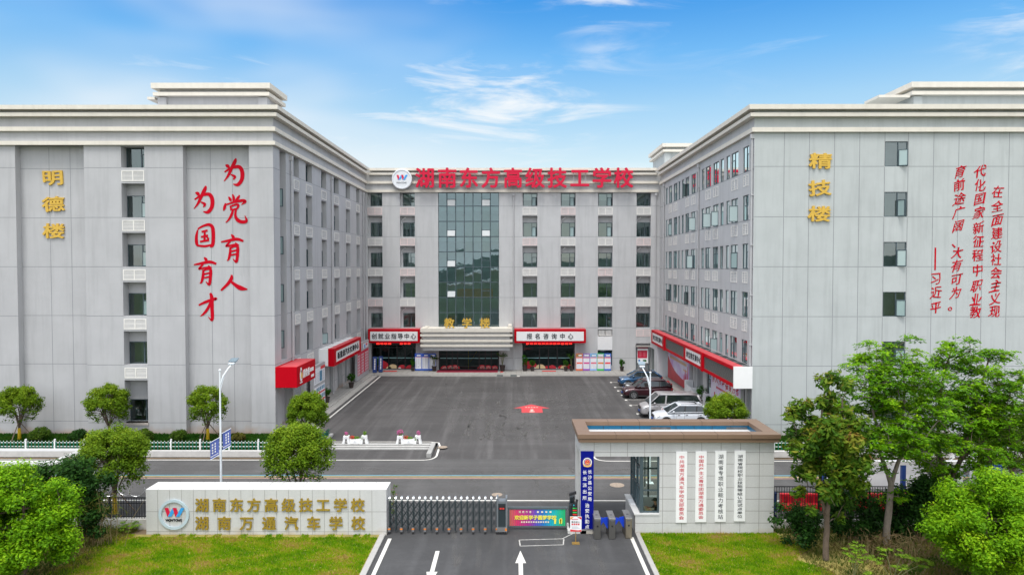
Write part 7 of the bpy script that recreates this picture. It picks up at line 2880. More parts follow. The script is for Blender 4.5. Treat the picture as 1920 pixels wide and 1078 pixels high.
for k, (px, py, r, lab) in enumerate(((75, 829, 0.72, 'clipped green ball shrub nearest the far left tree'), (147, 826, 0.62, 'clipped green ball shrub left of the window column'), (270, 826, 0.64, 'clipped green ball shrub right of the window column'),
                                      (335, 824, 0.60, 'clipped green ball shrub beside the gold wrapped tree below the slogan'))):
    ball_shrub(lab, (*W(px, py, 48.4)[:1], 48.4, 0.3), r, 50 + k, DKS if k == 1 else SHB, 'dark_shrub_leaf' if k == 1 else 'shrub_leaf')
ball_shrub('small reddish green shrub behind the flagged lamp post', (W(447, 830, 48.4)[0], 48.4, 0.3), 0.46, 55, [(0.0, (0.05, 0.04, 0.01)), (0.5, (0.10, 0.10, 0.015)), (1.0, (0.20, 0.20, 0.03))], 'reddish_shrub_leaf')
ball_shrub('clipped green ball shrub below the right wing beside the magnolia', (W(1506, 822, 48.2)[0], 48.2, 0.3), 0.62, 56)

# ------------------------------------------------------------------ big trees on the right
def limb_tree(name, label, loc, forks, clumps, per, flat, leaf, ramp, mname, bark, seed, trunk_r=0.16, aspect=0.5, group=None, trans=0.35, tone_up=0.2):
    """forks: list of polylines (relative); clumps: (x,y,z,r)"""
    rnd = np.random.default_rng(seed)
    t = thing(name, label, 'tree', loc, group)
    L = np.array(loc, float)
    tk = MB()
    nodes = []
    for pl, r0, r1 in forks:
        pts = []
        for i in range(len(pl) - 1):
            pts += [tuple(p) for p in bent(pl[i], pl[i + 1], rnd, 0.05, 3)[:-1]]
        pts.append(pl[-1])
        rad = list(np.linspace(r0, r1, len(pts)))
        tk.tube(pts, rad, 8, cap=False)
        nodes += [np.array(p) for p in pts[len(pts) // 3:]]
    nodes = np.array(nodes)
    C = np.array([c[:3] for c in clumps])
    R = np.array([c[3] for c in clumps])
    order = np.argsort(C[:, 2])
    for i in order:
        c = C[i]
        d = np.linalg.norm(nodes - c, axis=1) + 0.8 * np.maximum(0, nodes[:, 2] - c[2])
        p = nodes[np.argmin(d)]
        path = bent(p, c, rnd, 0.12, 4)
        l_ = np.linalg.norm(c - p)
        r0 = min(0.05, 0.012 + 0.014 * l_)
        tk.tube(path, list(np.linspace(r0, 0.008, 5)), 5, cap=False)
        nodes = np.concatenate([nodes, np.array(path[2:4])])
        for k in range(5):
            e = c + rnd.normal(0, 0.55, 3) * R[i] * np.array([1, 1, flat])
            tk.tube([tuple(path[-2]), tuple((np.array(path[-2]) + e) / 2 + rnd.normal(0, 0.04, 3)), tuple(e)], [0.009, 0.006, 0.004], 4, cap=False)
    tk.v = [(a + L[0], b_ + L[1], c + L[2]) for a, b_, c in tk.v]
    tk.build('trunk', bark, t, smooth=True)
    if flat < 0.6:      # feathery sprays fanning out level from every twig end
        Ps, Ns, Is = [], [], []
        for i in range(len(C)):
            for s in range(17):
                az, ln = rnd.uniform(0, 2 * pi), R[i] * rnd.uniform(0.55, 1.45)
                rise = rnd.normal(0.0, 0.22)
                org = C[i] + rnd.normal(0, 0.16, 3) * np.array([1, 1, 1.1]) * R[i]
                m_ = max(6, int(per * ln / 17))
                f_ = rnd.uniform(0.1, 1.0, m_)
                side = rnd.choice((-1, 1), m_) * rnd.uniform(0.02, 0.13, m_) * (1.15 - 0.7 * f_)
                x_ = org[0] + cos(az) * ln * f_ - sin(az) * side
                y_ = org[1] + sin(az) * ln * f_ + cos(az) * side
                z_ = org[2] + ln * (rise * f_ - 0.28 * f_ ** 2) + rnd.normal(0, 0.02, m_)
                Ps.append(np.stack([x_, y_, z_], 1))
                Ns.append(np.array([0.3 * cos(az), 0.3 * sin(az), 1.0]) + rnd.normal(0, 0.3, (m_, 3)))
                Is.append(np.full(m_, i))
        P, N, I = np.concatenate(Ps), np.concatenate(Ns), np.concatenate(Is)
    else:
        P, N, I = clump_points(rnd, C, R, per, flat, 0.15)
    ct = rnd.normal(0, 0.10, len(C))
    rel = np.clip((P[:, 2] - C[I][:, 2]) / (R[I] * flat), -1.2, 1.2)
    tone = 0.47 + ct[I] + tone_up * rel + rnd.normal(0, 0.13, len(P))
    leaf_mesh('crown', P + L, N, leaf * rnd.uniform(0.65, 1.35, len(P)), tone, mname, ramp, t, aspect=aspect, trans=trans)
    return t


def ell_clumps(rnd, n, c, rx, ry, rz, r0, r1, lo=0.45, umin=-1.0):
    out = []
    while len(out) < n:
        d = rnd.normal(size=3)
        d /= np.linalg.norm(d)
        if d[2] < umin:
            continue
        q = rnd.uniform(lo, 1.0)
        out.append((c[0] + d[0] * rx * q, c[1] + d[1] * ry * q, c[2] + d[2] * rz * q, rnd.uniform(r0, r1)))
    return out


rnd = np.random.default_rng(71)
# broad-leaved tree with bronze young leaves right of the gatehouse
mx, my = 13.35, 29.3
cl_ = ell_clumps(rnd, 95, (0.1, 0, 5.0), 1.6, 1.4, 2.5, 0.32, 0.52, lo=0.35) + [(-1.55, 0, 6.35, 0.4), (-1.2, 0.2, 6.6, 0.45), (-0.2, 0, 7.75, 0.4), (0.25, 0, 7.95, 0.4), (0.75, 0.1, 7.5, 0.45), (-1.4, 0.1, 5.6, 0.4), (-1.2, 0, 3.05, 0.35), (-0.7, -0.2, 2.3, 0.3), (0.9, 0, 2.6, 0.4), (1.4, 0.2, 3.2, 0.4), (0.6, 0.1, 1.9, 0.3), (1.7, 0.2, 4.4, 0.45)]
limb_tree('broad_leaved_tree', 'dark glossy broad leaved tree with bronze tips right of the gatehouse', (mx, my, -0.05),
          [([(0, 0, 0), (0.02, 0, 1.4), (0.05, 0, 2.4)], 0.14, 0.10), ([(0.05, 0, 1.3), (-0.25, 0.1, 3.0), (-0.35, 0.1, 5.2), (-0.2, 0, 7.0)], 0.09, 0.03), ([(0.05, 0, 2.2), (0.35, 0, 3.8), (0.5, 0, 5.5), (0.6, 0, 7.0)], 0.08, 0.03)],
          cl_, 125, 1.0, 0.135, MAG, 'magnolia_leaf', M_bark, 72, aspect=0.40, group='tall trees on the right', tone_up=0.24)


def tiers(rnd, spec):
    out = []
    for (z, x0, x1, n, y0, y1) in spec:
        z = z * 0.955
        n2 = int(n * 3.1)
        for k in range(n2):
            x = x0 + (x1 - x0) * (k + rnd.uniform(-0.2, 1.2)) / n2
            out.append((x, rnd.uniform(y0, y1) * 1.1, z + rnd.normal(0, 0.32), rnd.uniform(0.34, 0.66)))
    return out


# pale trunked layered tree, forked in a V
ax, ay = 16.85, 31.0
sp = [(9.1, -1.35, -0.2, 3, -0.5, 0.5), (9.15, 0.2, 1.0, 2, -0.5, 0.5), (8.4, -1.8, 1.6, 5, -1.0, 1.0), (7.7, -2.0, 2.0, 6, -1.5, 1.3), (7.0, -2.6, 2.4, 7, -1.7, 1.5), (6.3, -2.6, 2.6, 7, -1.8, 1.5), (5.6, -1.9, 2.6, 7, -1.8, 1.5), (4.9, -1.6, 2.6, 5, -1.6, 1.4), (4.2, -1.2, 2.0, 4, -1.4, 1.2), (2.6, 0.1, 0.7, 1, -0.4, 0.2)]
limb_tree('feathery_tree', 'pale trunked feathery tree forking in a V, its crown against the pale wing', (ax, ay, -0.05),
          [([(0, 0, 0), (0.05, 0, 1.4), (0.15, 0, 2.75)], 0.17, 0.13), ([(0.15, 0, 2.7), (-0.3, 0.1, 4.2), (-0.65, 0.1, 6.0), (-0.9, 0, 8.6)], 0.10, 0.03), ([(0.15, 0, 2.7), (0.65, 0, 4.3), (0.75, 0.1, 6.2), (0.5, 0, 8.7)], 0.10, 0.03), ([(0.6, 0, 4.2), (1.5, 0.2, 5.4), (2.2, 0.2, 6.0)], 0.06, 0.02)],
          tiers(rnd, sp) + ell_clumps(rnd, 34, (0.1, 0, 6.3), 2.3, 1.4, 2.3, 0.4, 0.62, lo=0.1), 420, 0.5, 0.078, ALB, 'feathery_leaf', M_palebark, 73, aspect=0.42, group='tall trees on the right')
ax, ay = 20.45, 32.6
sp = [(9.2, -0.4, 0.9, 3, -0.6, 0.6), (9.0, 1.6, 2.6, 2, -0.5, 0.5), (8.5, -0.8, 1.8, 4, -1, 1), (7.7, -1.4, 2.2, 5, -1.4, 1.2), (7.3, 2.2, 4.6, 4, -1, 1), (6.9, -1.6, 3.2, 7, -1.6, 1.4), (6.2, -1.8, 4.6, 9, -1.7, 1.5), (5.5, -1.8, 4.8, 9, -1.8, 1.5), (4.8, -1.6, 4.8, 9, -1.8, 1.5), (4.1, -1.6, 4.4, 8, -1.6, 1.4), (3.4, -1.4, 3.0, 6, -1.6, 1.2), (2.8, -1.0, 1.2, 3, -1.2, 0.8)]
limb_tree('feathery_tree', 'widest feathery green tree reaching the right edge of the picture', (ax, ay, -0.05),
          [([(0, 0, 0), (-0.05, 0, 1.2), (0.0, 0, 2.3)], 0.20, 0.15), ([(0.0, 0, 2.2), (-0.3, 0.1, 4.2), (-0.3, 0.1, 6.5), (0.2, 0, 8.8)], 0.11, 0.03), ([(0.0, 0, 2.2), (0.9, 0, 4.0), (1.4, 0.1, 6.2), (2.0, 0, 8.5)], 0.12, 0.03), ([(0.5, 0, 3.2), (2.2, 0.1, 4.6), (4.2, 0.1, 5.8)], 0.07, 0.02)],
          tiers(rnd, sp) + ell_clumps(rnd, 60, (1.4, 0, 6.0), 3.1, 1.4, 2.4, 0.4, 0.62, lo=0.1), 420, 0.5, 0.080, ALB, 'feathery_leaf', M_bark, 74, aspect=0.42, group='tall trees on the right')


def bushy(name, label, loc, clumps, per, leaf, ramp, mname, seed, stems, flat=0.85, group=None, cat='tree', aspect=0.5, bark=None, tone_up=0.22):
    rnd = np.random.default_rng(seed)
    t = thing(name, label, cat, loc, group)
    L = np.array(loc, float)
    tk = MB()
    C = np.array([c[:3] for c in clumps])
    R = np.array([c[3] for c in clumps])
    nodes = []
    for s in stems:
        path = bent(s[0], s[1], rnd, 0.06, 5)
        tk.tube(path, list(np.linspace(s[2], s[2] * 0.3, 6)), 7, cap=False)
        nodes += [np.array(p) for p in path[1:]]
    nodes = np.array(nodes)
    for c in C:
        p = nodes[np.argmin(np.linalg.norm(nodes - c, axis=1) + 0.8 * np.maximum(0, nodes[:, 2] - c[2]))]
        tk.tube(bent(p, c, rnd, 0.1, 3), [0.022, 0.016, 0.01, 0.006], 4, cap=False)
    tk.v = [(a + L[0], b_ + L[1], c + L[2]) for a, b_, c in tk.v]
    tk.build('trunk' if cat == 'tree' else 'stem', bark or M_bark, t, smooth=True)
    P, N, I = clump_points(rnd, C, R * 1.15, int(per * 1.1), flat, 0.0)
    k = P[:, 2] > 0.03
    P, N, I = P[k], N[k], I[k]
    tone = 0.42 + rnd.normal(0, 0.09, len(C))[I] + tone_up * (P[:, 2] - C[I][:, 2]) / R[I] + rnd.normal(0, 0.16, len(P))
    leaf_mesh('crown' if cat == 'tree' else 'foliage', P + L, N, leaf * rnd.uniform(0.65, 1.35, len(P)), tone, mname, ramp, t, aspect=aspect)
    return t


# camphor trees in both lower corners
rnd = np.random.default_rng(91)
cl_ = ell_clumps(rnd, 125, (0, 0, 2.6), 2.35, 2.0, 2.0, 0.36, 0.6, lo=0.5) + [(-0.2, 0, 4.45, 0.5), (0.6, 0, 4.3, 0.5), (-2.1, -0.2, 2.7, 0.5), (-2.45, 0, 2.5, 0.4), (-2.0, 0, 2.1, 0.45), (2.2, 0, 3.7, 0.5), (1.6, 0, 4.2, 0.5)]
bushy('camphor_tree', 'bright yellow green bushy tree filling the lower right corner', (18.5, 26.6, -0.05), cl_, 430, 0.062, CAMP, 'camphor_leaf', 92,
      [((0.1, 0, 0), (-0.1, 0, 3.6), 0.10), ((0.15, 0, 0.3), (1.2, 0.2, 3.4), 0.07), ((0.05, 0, 0.4), (-1.2, 0, 2.8), 0.06)], group='bushy trees in the lower corners')
cl_ = ell_clumps(rnd, 130, (-0.35, 0, 2.5), 2.3, 2.0, 2.1, 0.36, 0.6, lo=0.5) + [(-0.9, 0, 4.5, 0.5), (-0.2, 0, 4.4, 0.45), (1.7, 0, 2.9, 0.45), (1.9, 0, 2.0, 0.45), (1.7, -0.1, 1.2, 0.45), (1.9, 0, 1.5, 0.4)]
bushy('camphor_tree', 'bright yellow green bushy tree filling the lower left corner', (-19.55, 27.2, -0.05), cl_, 430, 0.064, CAMP, 'camphor_leaf', 93,
      [((0.0, 0, 0), (0.1, 0, 3.6), 0.11), ((0.0, 0, 0.3), (1.4, 0.2, 3.0), 0.07), ((0.0, 0, 0.4), (-1.3, 0, 3.2), 0.07)], group='bushy trees in the lower corners')
cl_ = ell_clumps(rnd, 80, (0.1, 0, 3.1), 1.7, 1.0, 1.15, 0.32, 0.52, lo=0.2) + ell_clumps(rnd, 26, (1.2, 0, 2.0), 0.8, 0.6, 1.3, 0.25, 0.4, lo=0.2) + [(-1.2, 0, 3.6, 0.4), (0.9, 0, 4.2, 0.35), (1.0, 0, 2.1, 0.4), (0.9, 0, 1.4, 0.35), (0.5, 0, 2.3, 0.4)]
bushy('dark_bushy_tree', 'dark green leafy tree between the lower left bush and the round tree', (-20.2, 31.0, -0.45), cl_, 190, 0.085, DKS, 'dark_tree_leaf', 94,
      [((0.5, 0, 0), (0.2, 0, 3.6), 0.06), ((0.6, 0, 0.2), (-0.8, 0, 3.2), 0.05), ((0.7, 0, 0), (0.9, 0, 3.9), 0.035)])
# shrubs behind and under the right trees
SG2 = 'wild shrubs under the right trees'
cl_ = ell_clumps(rnd, 26, (0, 0, 1.25), 1.2, 0.8, 1.1, 0.28, 0.45, lo=0.3)
bushy('wild_shrub', 'dark green wild shrub at the foot of the glossy broad leaved tree', (12.75, 30.6, -0.05), cl_, 150, 0.075, DKS, 'wild_dark_leaf', 95, [((0.2, 0, 0), (0, 0, 1.8), 0.03), ((0.2, 0, 0), (-0.7, 0, 1.3), 0.02)], group=SG2, cat='shrub')
cl_ = ell_clumps(rnd, 60, (0, 0, 1.6), 2.3, 0.9, 1.5, 0.35, 0.55, lo=0.35)
bushy('wild_shrub', 'widest dark evergreen shrub mass between the two feathery trunks', (18.9, 31.6, -0.05), cl_, 190, 0.085, DKS, 'wild_dark_leaf', 96, [((0, 0, 0), (0, 0, 2.4), 0.05), ((0.2, 0, 0), (1.4, 0, 2.2), 0.04), ((-0.2, 0, 0), (-1.4, 0, 2.0), 0.04)], group=SG2, cat='shrub')
cl_ = ell_clumps(rnd, 34, (0, 0, 1.2), 1.5, 0.7, 1.1, 0.30, 0.48, lo=0.35)
bushy('wild_shrub', 'dark shrub just left of the pale forked trunk', (15.4, 31.6, -0.05), cl_, 160, 0.08, DKS, 'wild_dark_leaf', 97, [((0, 0, 0), (0.1, 0, 1.7), 0.03), ((0.2, 0, 0), (0.9, 0, 1.4), 0.03)], group=SG2, cat='shrub')
cl_ = ell_clumps(rnd, 30, (0, 0, 1.4), 1.3, 0.8, 1.2, 0.30, 0.46, lo=0.35)
bushy('wild_shrub', 'dark shrub under the widest feathery tree beside the railing', (22.3, 31.8, -0.05), cl_, 160, 0.085, DKS, 'wild_dark_leaf', 98, [((0, 0, 0), (0.1, 0, 2.0), 0.04), ((0.2, 0, 0), (0.9, 0, 1.8), 0.03)], group=SG2, cat='shrub')


def palmate(label, loc, stems, seed):
    rnd = np.random.default_rng(seed)
    t = thing('young_plant', label, 'plant', loc, 'bright young plants in the foreground')
    L = np.array(loc, float)
    tk = MB()
    Ps, Ns = [], []
    for (x, y, z) in stems:
        tk.tube([(L[0], L[1], L[2]), (L[0] + x * 0.5, L[1] + y * 0.5, L[2] + z * 0.6), (L[0] + x, L[1] + y, L[2] + z)], [0.02, 0.016, 0.008], 5)
        for k in range(7):
            a = rnd.uniform(0, 2 * pi)
            q = np.array([x + 0.2 * cos(a), y + 0.2 * sin(a), z + rnd.uniform(-0.12, 0.08)])
            for m_ in range(6):
                b_ = 2 * pi * m_ / 6 + a
                Ps.append(L + q + np.array([0.09 * cos(b_), 0.09 * sin(b_), 0.0]))
                Ns.append((0.3 * cos(b_), 0.3 * sin(b_), 1.0))
    tk.build('stem', mat('green_stem', (0.16, 0.17, 0.07), 0.8), t)
    Ps, Ns = np.array(Ps), np.array(Ns)
    leaf_mesh('foliage', Ps, Ns, np.full(len(Ps), 0.09) * rnd.uniform(0.7, 1.2, len(Ps)), np.clip(rnd.normal(0.62, 0.16, len(Ps)), 0, 1), 'weed_leaf', WEED, t, aspect=0.4)


palmate('tall light green plant on thin stems in the right foreground', (13.75, 27.7, -0.05), [(-0.15, 0, 1.15), (0.15, 0.1, 1.35), (0.35, 0, 1.05), (0.0, -0.2, 0.9)], 5)
palmate('low bright green plant at the bottom edge near the dirt bank', (13.55, 26.6, -0.05), [(-0.2, 0, 0.5), (0.2, 0.1, 0.62), (0.0, -0.2, 0.45)], 6)
palmate('spreading light green plant before the pale forked trunk', (15.2, 27.5, -0.05), [(-0.7, 0, 0.9), (-0.2, 0.2, 1.2), (0.4, 0, 1.15), (0.9, -0.1, 0.95), (0.1, -0.3, 0.8), (1.3, 0, 0.75)], 7)
palmate('small bright green weed at the foot of the left railing', (-18.3, 32.6, -0.05), [(-0.3, 0, 0.35), (0.2, 0.1, 0.4), (0.0, -0.2, 0.3)], 8)


def reeds(label, loc, n, h, spread, seed, ramp, mname):
    rnd = np.random.default_rng(seed)
    t = thing('reed_clump', label, 'plant', loc)
    c_ = MB()
    for k in range(n):
        x, y = rnd.normal(0, spread, 2) * np.array([1, 0.5])
        hh = h * rnd.uniform(0.6, 1.1)
        lx, ly = rnd.normal(0, 0.16 * hh, 2)
        c_.tube([(loc[0] + x, loc[1] + y, loc[2]), (loc[0] + x + lx * 0.4, loc[1] + y + ly * 0.4, loc[2] + hh * 0.6), (loc[0] + x + lx, loc[1] + y + ly, loc[2] + hh)], [0.014, 0.010, 0.004], 4)
    c_.build('stalk', mat('dry_stalk', (0.22, 0.17, 0.08), 0.9, var=0.3), t)
    m_ = n * 16
    P = np.stack([loc[0] + rnd.normal(0, spread * 1.15, m_), loc[1] + rnd.normal(0, spread * 0.6, m_), loc[2] + h * rnd.uniform(0.15, 1.0, m_)], 1)
    N = rnd.normal(0, 1, (m_, 3)) + np.array([0, 0, 0.4])
    leaf_mesh('foliage', P, N, 0.15 * rnd.uniform(0.6, 1.3, m_), np.clip(rnd.normal(0.45, 0.2, m_), 0, 1), mname, ramp, t, aspect=0.14)


reeds('dry reeds and grasses between the lower left bush and the name wall', (-18.9, 30.9, -0.05), 42, 2.4, 0.55, 14, [(0.0, (0.16, 0.11, 0.05)), (0.5, (0.10, 0.12, 0.02)), (1.0, (0.07, 0.15, 0.015))], 'reed_leaf')
reeds('brown dry brush on the clay bank under the right trees', (16.3, 29.6, -0.05), 40, 1.0, 0.9, 15, [(0.0, (0.20, 0.13, 0.07)), (0.6, (0.14, 0.11, 0.05)), (1.0, (0.10, 0.12, 0.03))], 'brush_leaf')
# ------------------------------------------------------------------ flower planters on the steps
def flower_mass(rnd, parent, c, r, n, col, name):
    d = rnd.normal(size=(n, 3))
    d /= np.linalg.norm(d, axis=1, keepdims=True)
    P = np.array(c) + d * np.array(r) * rnd.uniform(0.5, 1.0, (n, 1))
    leaf_mesh('flowers', P, d + np.array([0, -0.3, 0.6]), np.full(n, 0.035) * rnd.uniform(0.7, 1.4, n), rnd.uniform(0, 1, n), name, [(0.0, col[0]), (0.5, col[1]), (1.0, col[2])], parent, aspect=0.7)


def planter(label, x, y, tall, seed):
    rnd = np.random.default_rng(seed)
    t = thing('flower_planter', label, 'planter', (x, y, ZC), 'white flower planters on the steps')
    c_ = MB()
    for s in (-1, 1):
        cx = x + s * 0.62
        # splayed A-shaped legs with a box on top
        for q in (-1, 1):
            c_.extrude([(cx + q * 0.20 - 0.09, y - 0.16, ZC), (cx + q * 0.20 + 0.09, y - 0.16, ZC), (cx + q * 0.12 + 0.07, y - 0.16, ZC + 0.40), (cx + q * 0.12 - 0.07, y - 0.16, ZC + 0.40)], (0, 0.32, 0))
        c_.extrude([(cx - 0.21, y - 0.17, ZC + 0.38), (cx + 0.21, y - 0.17, ZC + 0.38), (cx + 0.18, y - 0.17, ZC + 0.58), (cx - 0.18, y - 0.17, ZC + 0.58)], (0, 0.34, 0))
    c_.build('stand', M_white, t, bevel=0.01)
    c_ = MB()
    c_.extrude([(x - 0.34, y - 0.15, ZC + 0.02), (x + 0.34, y - 0.15, ZC + 0.02), (x + 0.40, y - 0.15, ZC + 0.34), (x - 0.40, y - 0.15, ZC + 0.34)], (0, 0.30, 0))
    c_.build('trough', M_white, t, bevel=0.01)
    c_ = MB()
    for cx, cz in ((x, ZC + 0.17), (x - 0.62, ZC + 0.48), (x + 0.62, ZC + 0.48)):
        c_.box(cx - 0.12, cx + 0.12, y - 0.178, y - 0.172, cz - 0.05, cz - 0.035)
        c_.box(cx - 0.03, cx + 0.03, y - 0.178, y - 0.172, cz, cz + 0.04)
    c_.build('print', M_grytx, t)
    pink = ((0.50, 0.06, 0.26), (0.60, 0.14, 0.36), (0.06, 0.16, 0.02))
    redf = ((0.60, 0.03, 0.03), (0.65, 0.08, 0.06), (0.05, 0.14, 0.015))
    grn = ((0.04, 0.14, 0.01), (0.10, 0.24, 0.015), (0.22, 0.30, 0.03))
    flower_mass(rnd, t, (x, y, ZC + 0.42), (0.36, 0.14, 0.12), 160, grn, 'planter_green')
    flower_mass(rnd, t, (x - 0.22, y - 0.05, ZC + 0.46), (0.20, 0.12, 0.13), 130, redf, 'planter_red')
    flower_mass(rnd, t, (x - 0.62, y, ZC + (0.80 if tall else 0.72)), (0.26 if tall else 0.16, 0.16, 0.24 if tall else 0.16), 220 if tall else 110, pink, 'planter_pink')
    flower_mass(rnd, t, (x - 0.62, y, ZC + 0.62), (0.16, 0.12, 0.08), 80, grn, 'planter_green')
    flower_mass(rnd, t, (x + 0.66, y, ZC + 0.74), (0.14, 0.12, 0.18), 90, grn if not tall else pink, 'planter_green' if not tall else 'planter_pink')
    flower_mass(rnd, t, (x + 0.5, y - 0.12, ZC + 0.42), (0.12, 0.08, 0.2), 80, grn, 'planter_green')


x, y = G(665, 833, ZC)
planter('white A legged flower planter nearer the picket fence, with sparse pink flowers', x, 48.0, False, 4)
x, y = G(766, 833, ZC)
planter('white A legged flower planter nearer the driveway, with a full pink bush', x, 48.0, True, 5)


# flowering shrub at the gate end of the name wall
bushy('flowering_shrub', 'small shrub with pink flowers behind the left end of the folding gate', (W(738, 950, 33.9)[0], 33.9, 0.0), [(0, 0, 1.45, 0.22), (0.1, 0, 1.15, 0.2), (-0.08, 0, 0.85, 0.2), (0.12, 0, 1.75, 0.15), (-0.05, 0, 0.5, 0.18)], 45, 0.045,
      [(0.0, (0.05, 0.10, 0.01)), (0.6, (0.10, 0.19, 0.015)), (0.78, (0.16, 0.22, 0.03)), (0.88, (0.45, 0.10, 0.16)), (1.0, (0.55, 0.12, 0.2))], 'flowering_leaf', 61, [((0, 0, 0), (0.05, 0, 1.6), 0.02)], cat='shrub')


# ------------------------------------------------------------------ potted plants
def pot_plant(label, x, y, z, r, h, kind, seed, dark=True):
    rnd = np.random.default_rng(seed)
    t = thing('potted_plant', label, 'potted plant', (x, y, z), 'potted plants round the courtyard')
    c_ = MB()
    ph = h * 0.36 if kind == 'ball' else h * 0.30
    pr = r * 0.55 if kind == 'ball' else r * 0.45
    c_.lathe([(0, 0), (pr * 0.72, 0), (pr, ph), (pr * 1.08, ph), (pr * 1.08, ph - 0.05), (pr * 0.9, ph - 0.05), (0, ph - 0.06)], (x, y, z), 16)
    c_.build('pot', mat('dark_pot', (0.035, 0.025, 0.022), 0.5) if dark else mat('brown_pot', (0.09, 0.05, 0.04), 0.6), t)
    if kind == 'ball':
        C = ell_clumps(rnd, 22, (0, 0, ph + (h - ph) * 0.52), r * 0.72, r * 0.72, (h - ph) * 0.42, r * 0.26, r * 0.40, lo=0.5)
        P, N, I = clump_points(rnd, np.array([c[:3] for c in C]), np.array([c[3] for c in C]), 42, 1.0, 0.2)
        leaf_mesh('foliage', P + np.array([x, y, z]), N, 0.055 * rnd.uniform(0.7, 1.3, len(P)), np.clip(rnd.normal(0.45, 0.2, len(P)), 0, 1), 'pot_leaf', [(0.0, (0.012, 0.05, 0.006)), (0.6, (0.03, 0.12, 0.01)), (1.0, (0.08, 0.21, 0.015))], t)
        c_ = MB()
        for k in range(4):
            a = pi * k / 2
            c_.tube([(x, y, z + ph - 0.06), (x + r * 0.3 * cos(a), y + r * 0.3 * sin(a), z + h * 0.6)], 0.015, 5)
        c_.build('stem', M_bark, t)
    else:
        st = MB()
        Ps, Ns = [], []
        for k in range(9):
            a = 2 * pi * k / 9
            rr_ = r * rnd.uniform(0.5, 1.1)
            pts = [(x, y, z + ph - 0.05), (x + rr_ * 0.35 * cos(a), y + rr_ * 0.35 * sin(a), z + h * 0.75), (x + rr_ * cos(a), y + rr_ * sin(a), z + h * rnd.uniform(0.7, 0.98))]
            st.tube(pts, [0.014, 0.01, 0.004], 4)
            for m_ in range(26):
                f = m_ / 25
                q = np.array(pts[1]) * (1 - f) + np.array(pts[2]) * f + rnd.normal(0, 0.05, 3)
                Ps.append(q)
                Ns.append(rnd.normal(size=3) + np.array([0, 0, 1]))
        st.build('stem', mat('green_stem', (0.16, 0.17, 0.07), 0.8), t)
        Ps, Ns = np.array(Ps), np.array(Ns)
        leaf_mesh('foliage', Ps, Ns, 0.10 * rnd.uniform(0.6, 1.2, len(Ps)), np.clip(rnd.normal(0.5, 0.2, len(Ps)), 0, 1), 'pot_palm_leaf', [(0.0, (0.012, 0.05, 0.006)), (0.6, (0.035, 0.11, 0.012)), (1.0, (0.10, 0.20, 0.02))], t, aspect=0.28)


yb = 81.0
for (px, r, h, kind, lab) in ((708, 0.48, 1.55, 'ball', 'potted ball plant at the left edge of the 创就业 glass doors'), (774, 0.42, 1.5, 'ball', 'potted plant just left of the blue topped poster boards'), (814, 0.62, 2.0, 'palm', 'tall leafy plant in a black pot before the blue topped poster boards'),
                              (942, 0.75, 2.3, 'palm', 'thin tall palm in a glassy stand right of the main entrance'), (984, 0.55, 1.9, 'ball', 'tallest round potted bush at the left side of the dark shop window'), (998, 0.45, 1.35, 'ball', 'lower round potted bush next to the red cloud decal'),
                              (1061, 0.45, 1.35, 'ball', 'round potted bush at the right side of the dark shop window'), (1071, 0.5, 2.1, 'palm', 'taller potted plant touching the brown topped poster board'), (1166, 0.45, 1.5, 'ball', 'lone potted plant on the pavement between poster boards and notice board')):
    pot_plant(lab, W(px, 690, yb)[0], yb, ZP, r, h, kind, int(px))
gx, gy = G(655, 727, ZP)
pot_plant('potted ball plant on the left pavement beneath the 新能源 sign', gx + 0.2, gy, ZP, 0.5, 1.5, 'ball', 655)
gx, gy = G(612, 757, ZP)
pot_plant('small potted bush peeking out past the grey poster wall', gx - 0.1, gy + 0.6, ZP, 0.45, 1.4, 'ball', 612)
pot_plant('bushy potted plant behind the tail of the silver van', 16.35, 60.2, ZP, 0.62, 1.9, 'ball', 1316)
pot_plant('small potted bush beside the white ramp wall', 16.6, 58.6, ZP, 0.4, 1.2, 'ball', 1325)


# ------------------------------------------------------------------ cars (nose towards local -x, nose tip at x = 0)
M_tyre = mat('tyre_rubber', (0.018, 0.018, 0.019), 0.85)
M_rim = mat('alloy_rim', (0.45, 0.46, 0.47), 0.3, 0.8)
M_cglass = mat('car_glass', (0.012, 0.018, 0.020), 0.06, var=0, spec=0.9)
M_trim = mat('black_trim', (0.025, 0.025, 0.027), 0.5)
M_hl = mat('headlamp', (0.72, 0.75, 0.78), 0.12, var=0.1, spec=1.0)
M_tl = mat('tail_lamp', (0.50, 0.01, 0.012), 0.2, spec=0.8)
M_plate = mat('blue_plate', (0.02, 0.10, 0.45), 0.4)


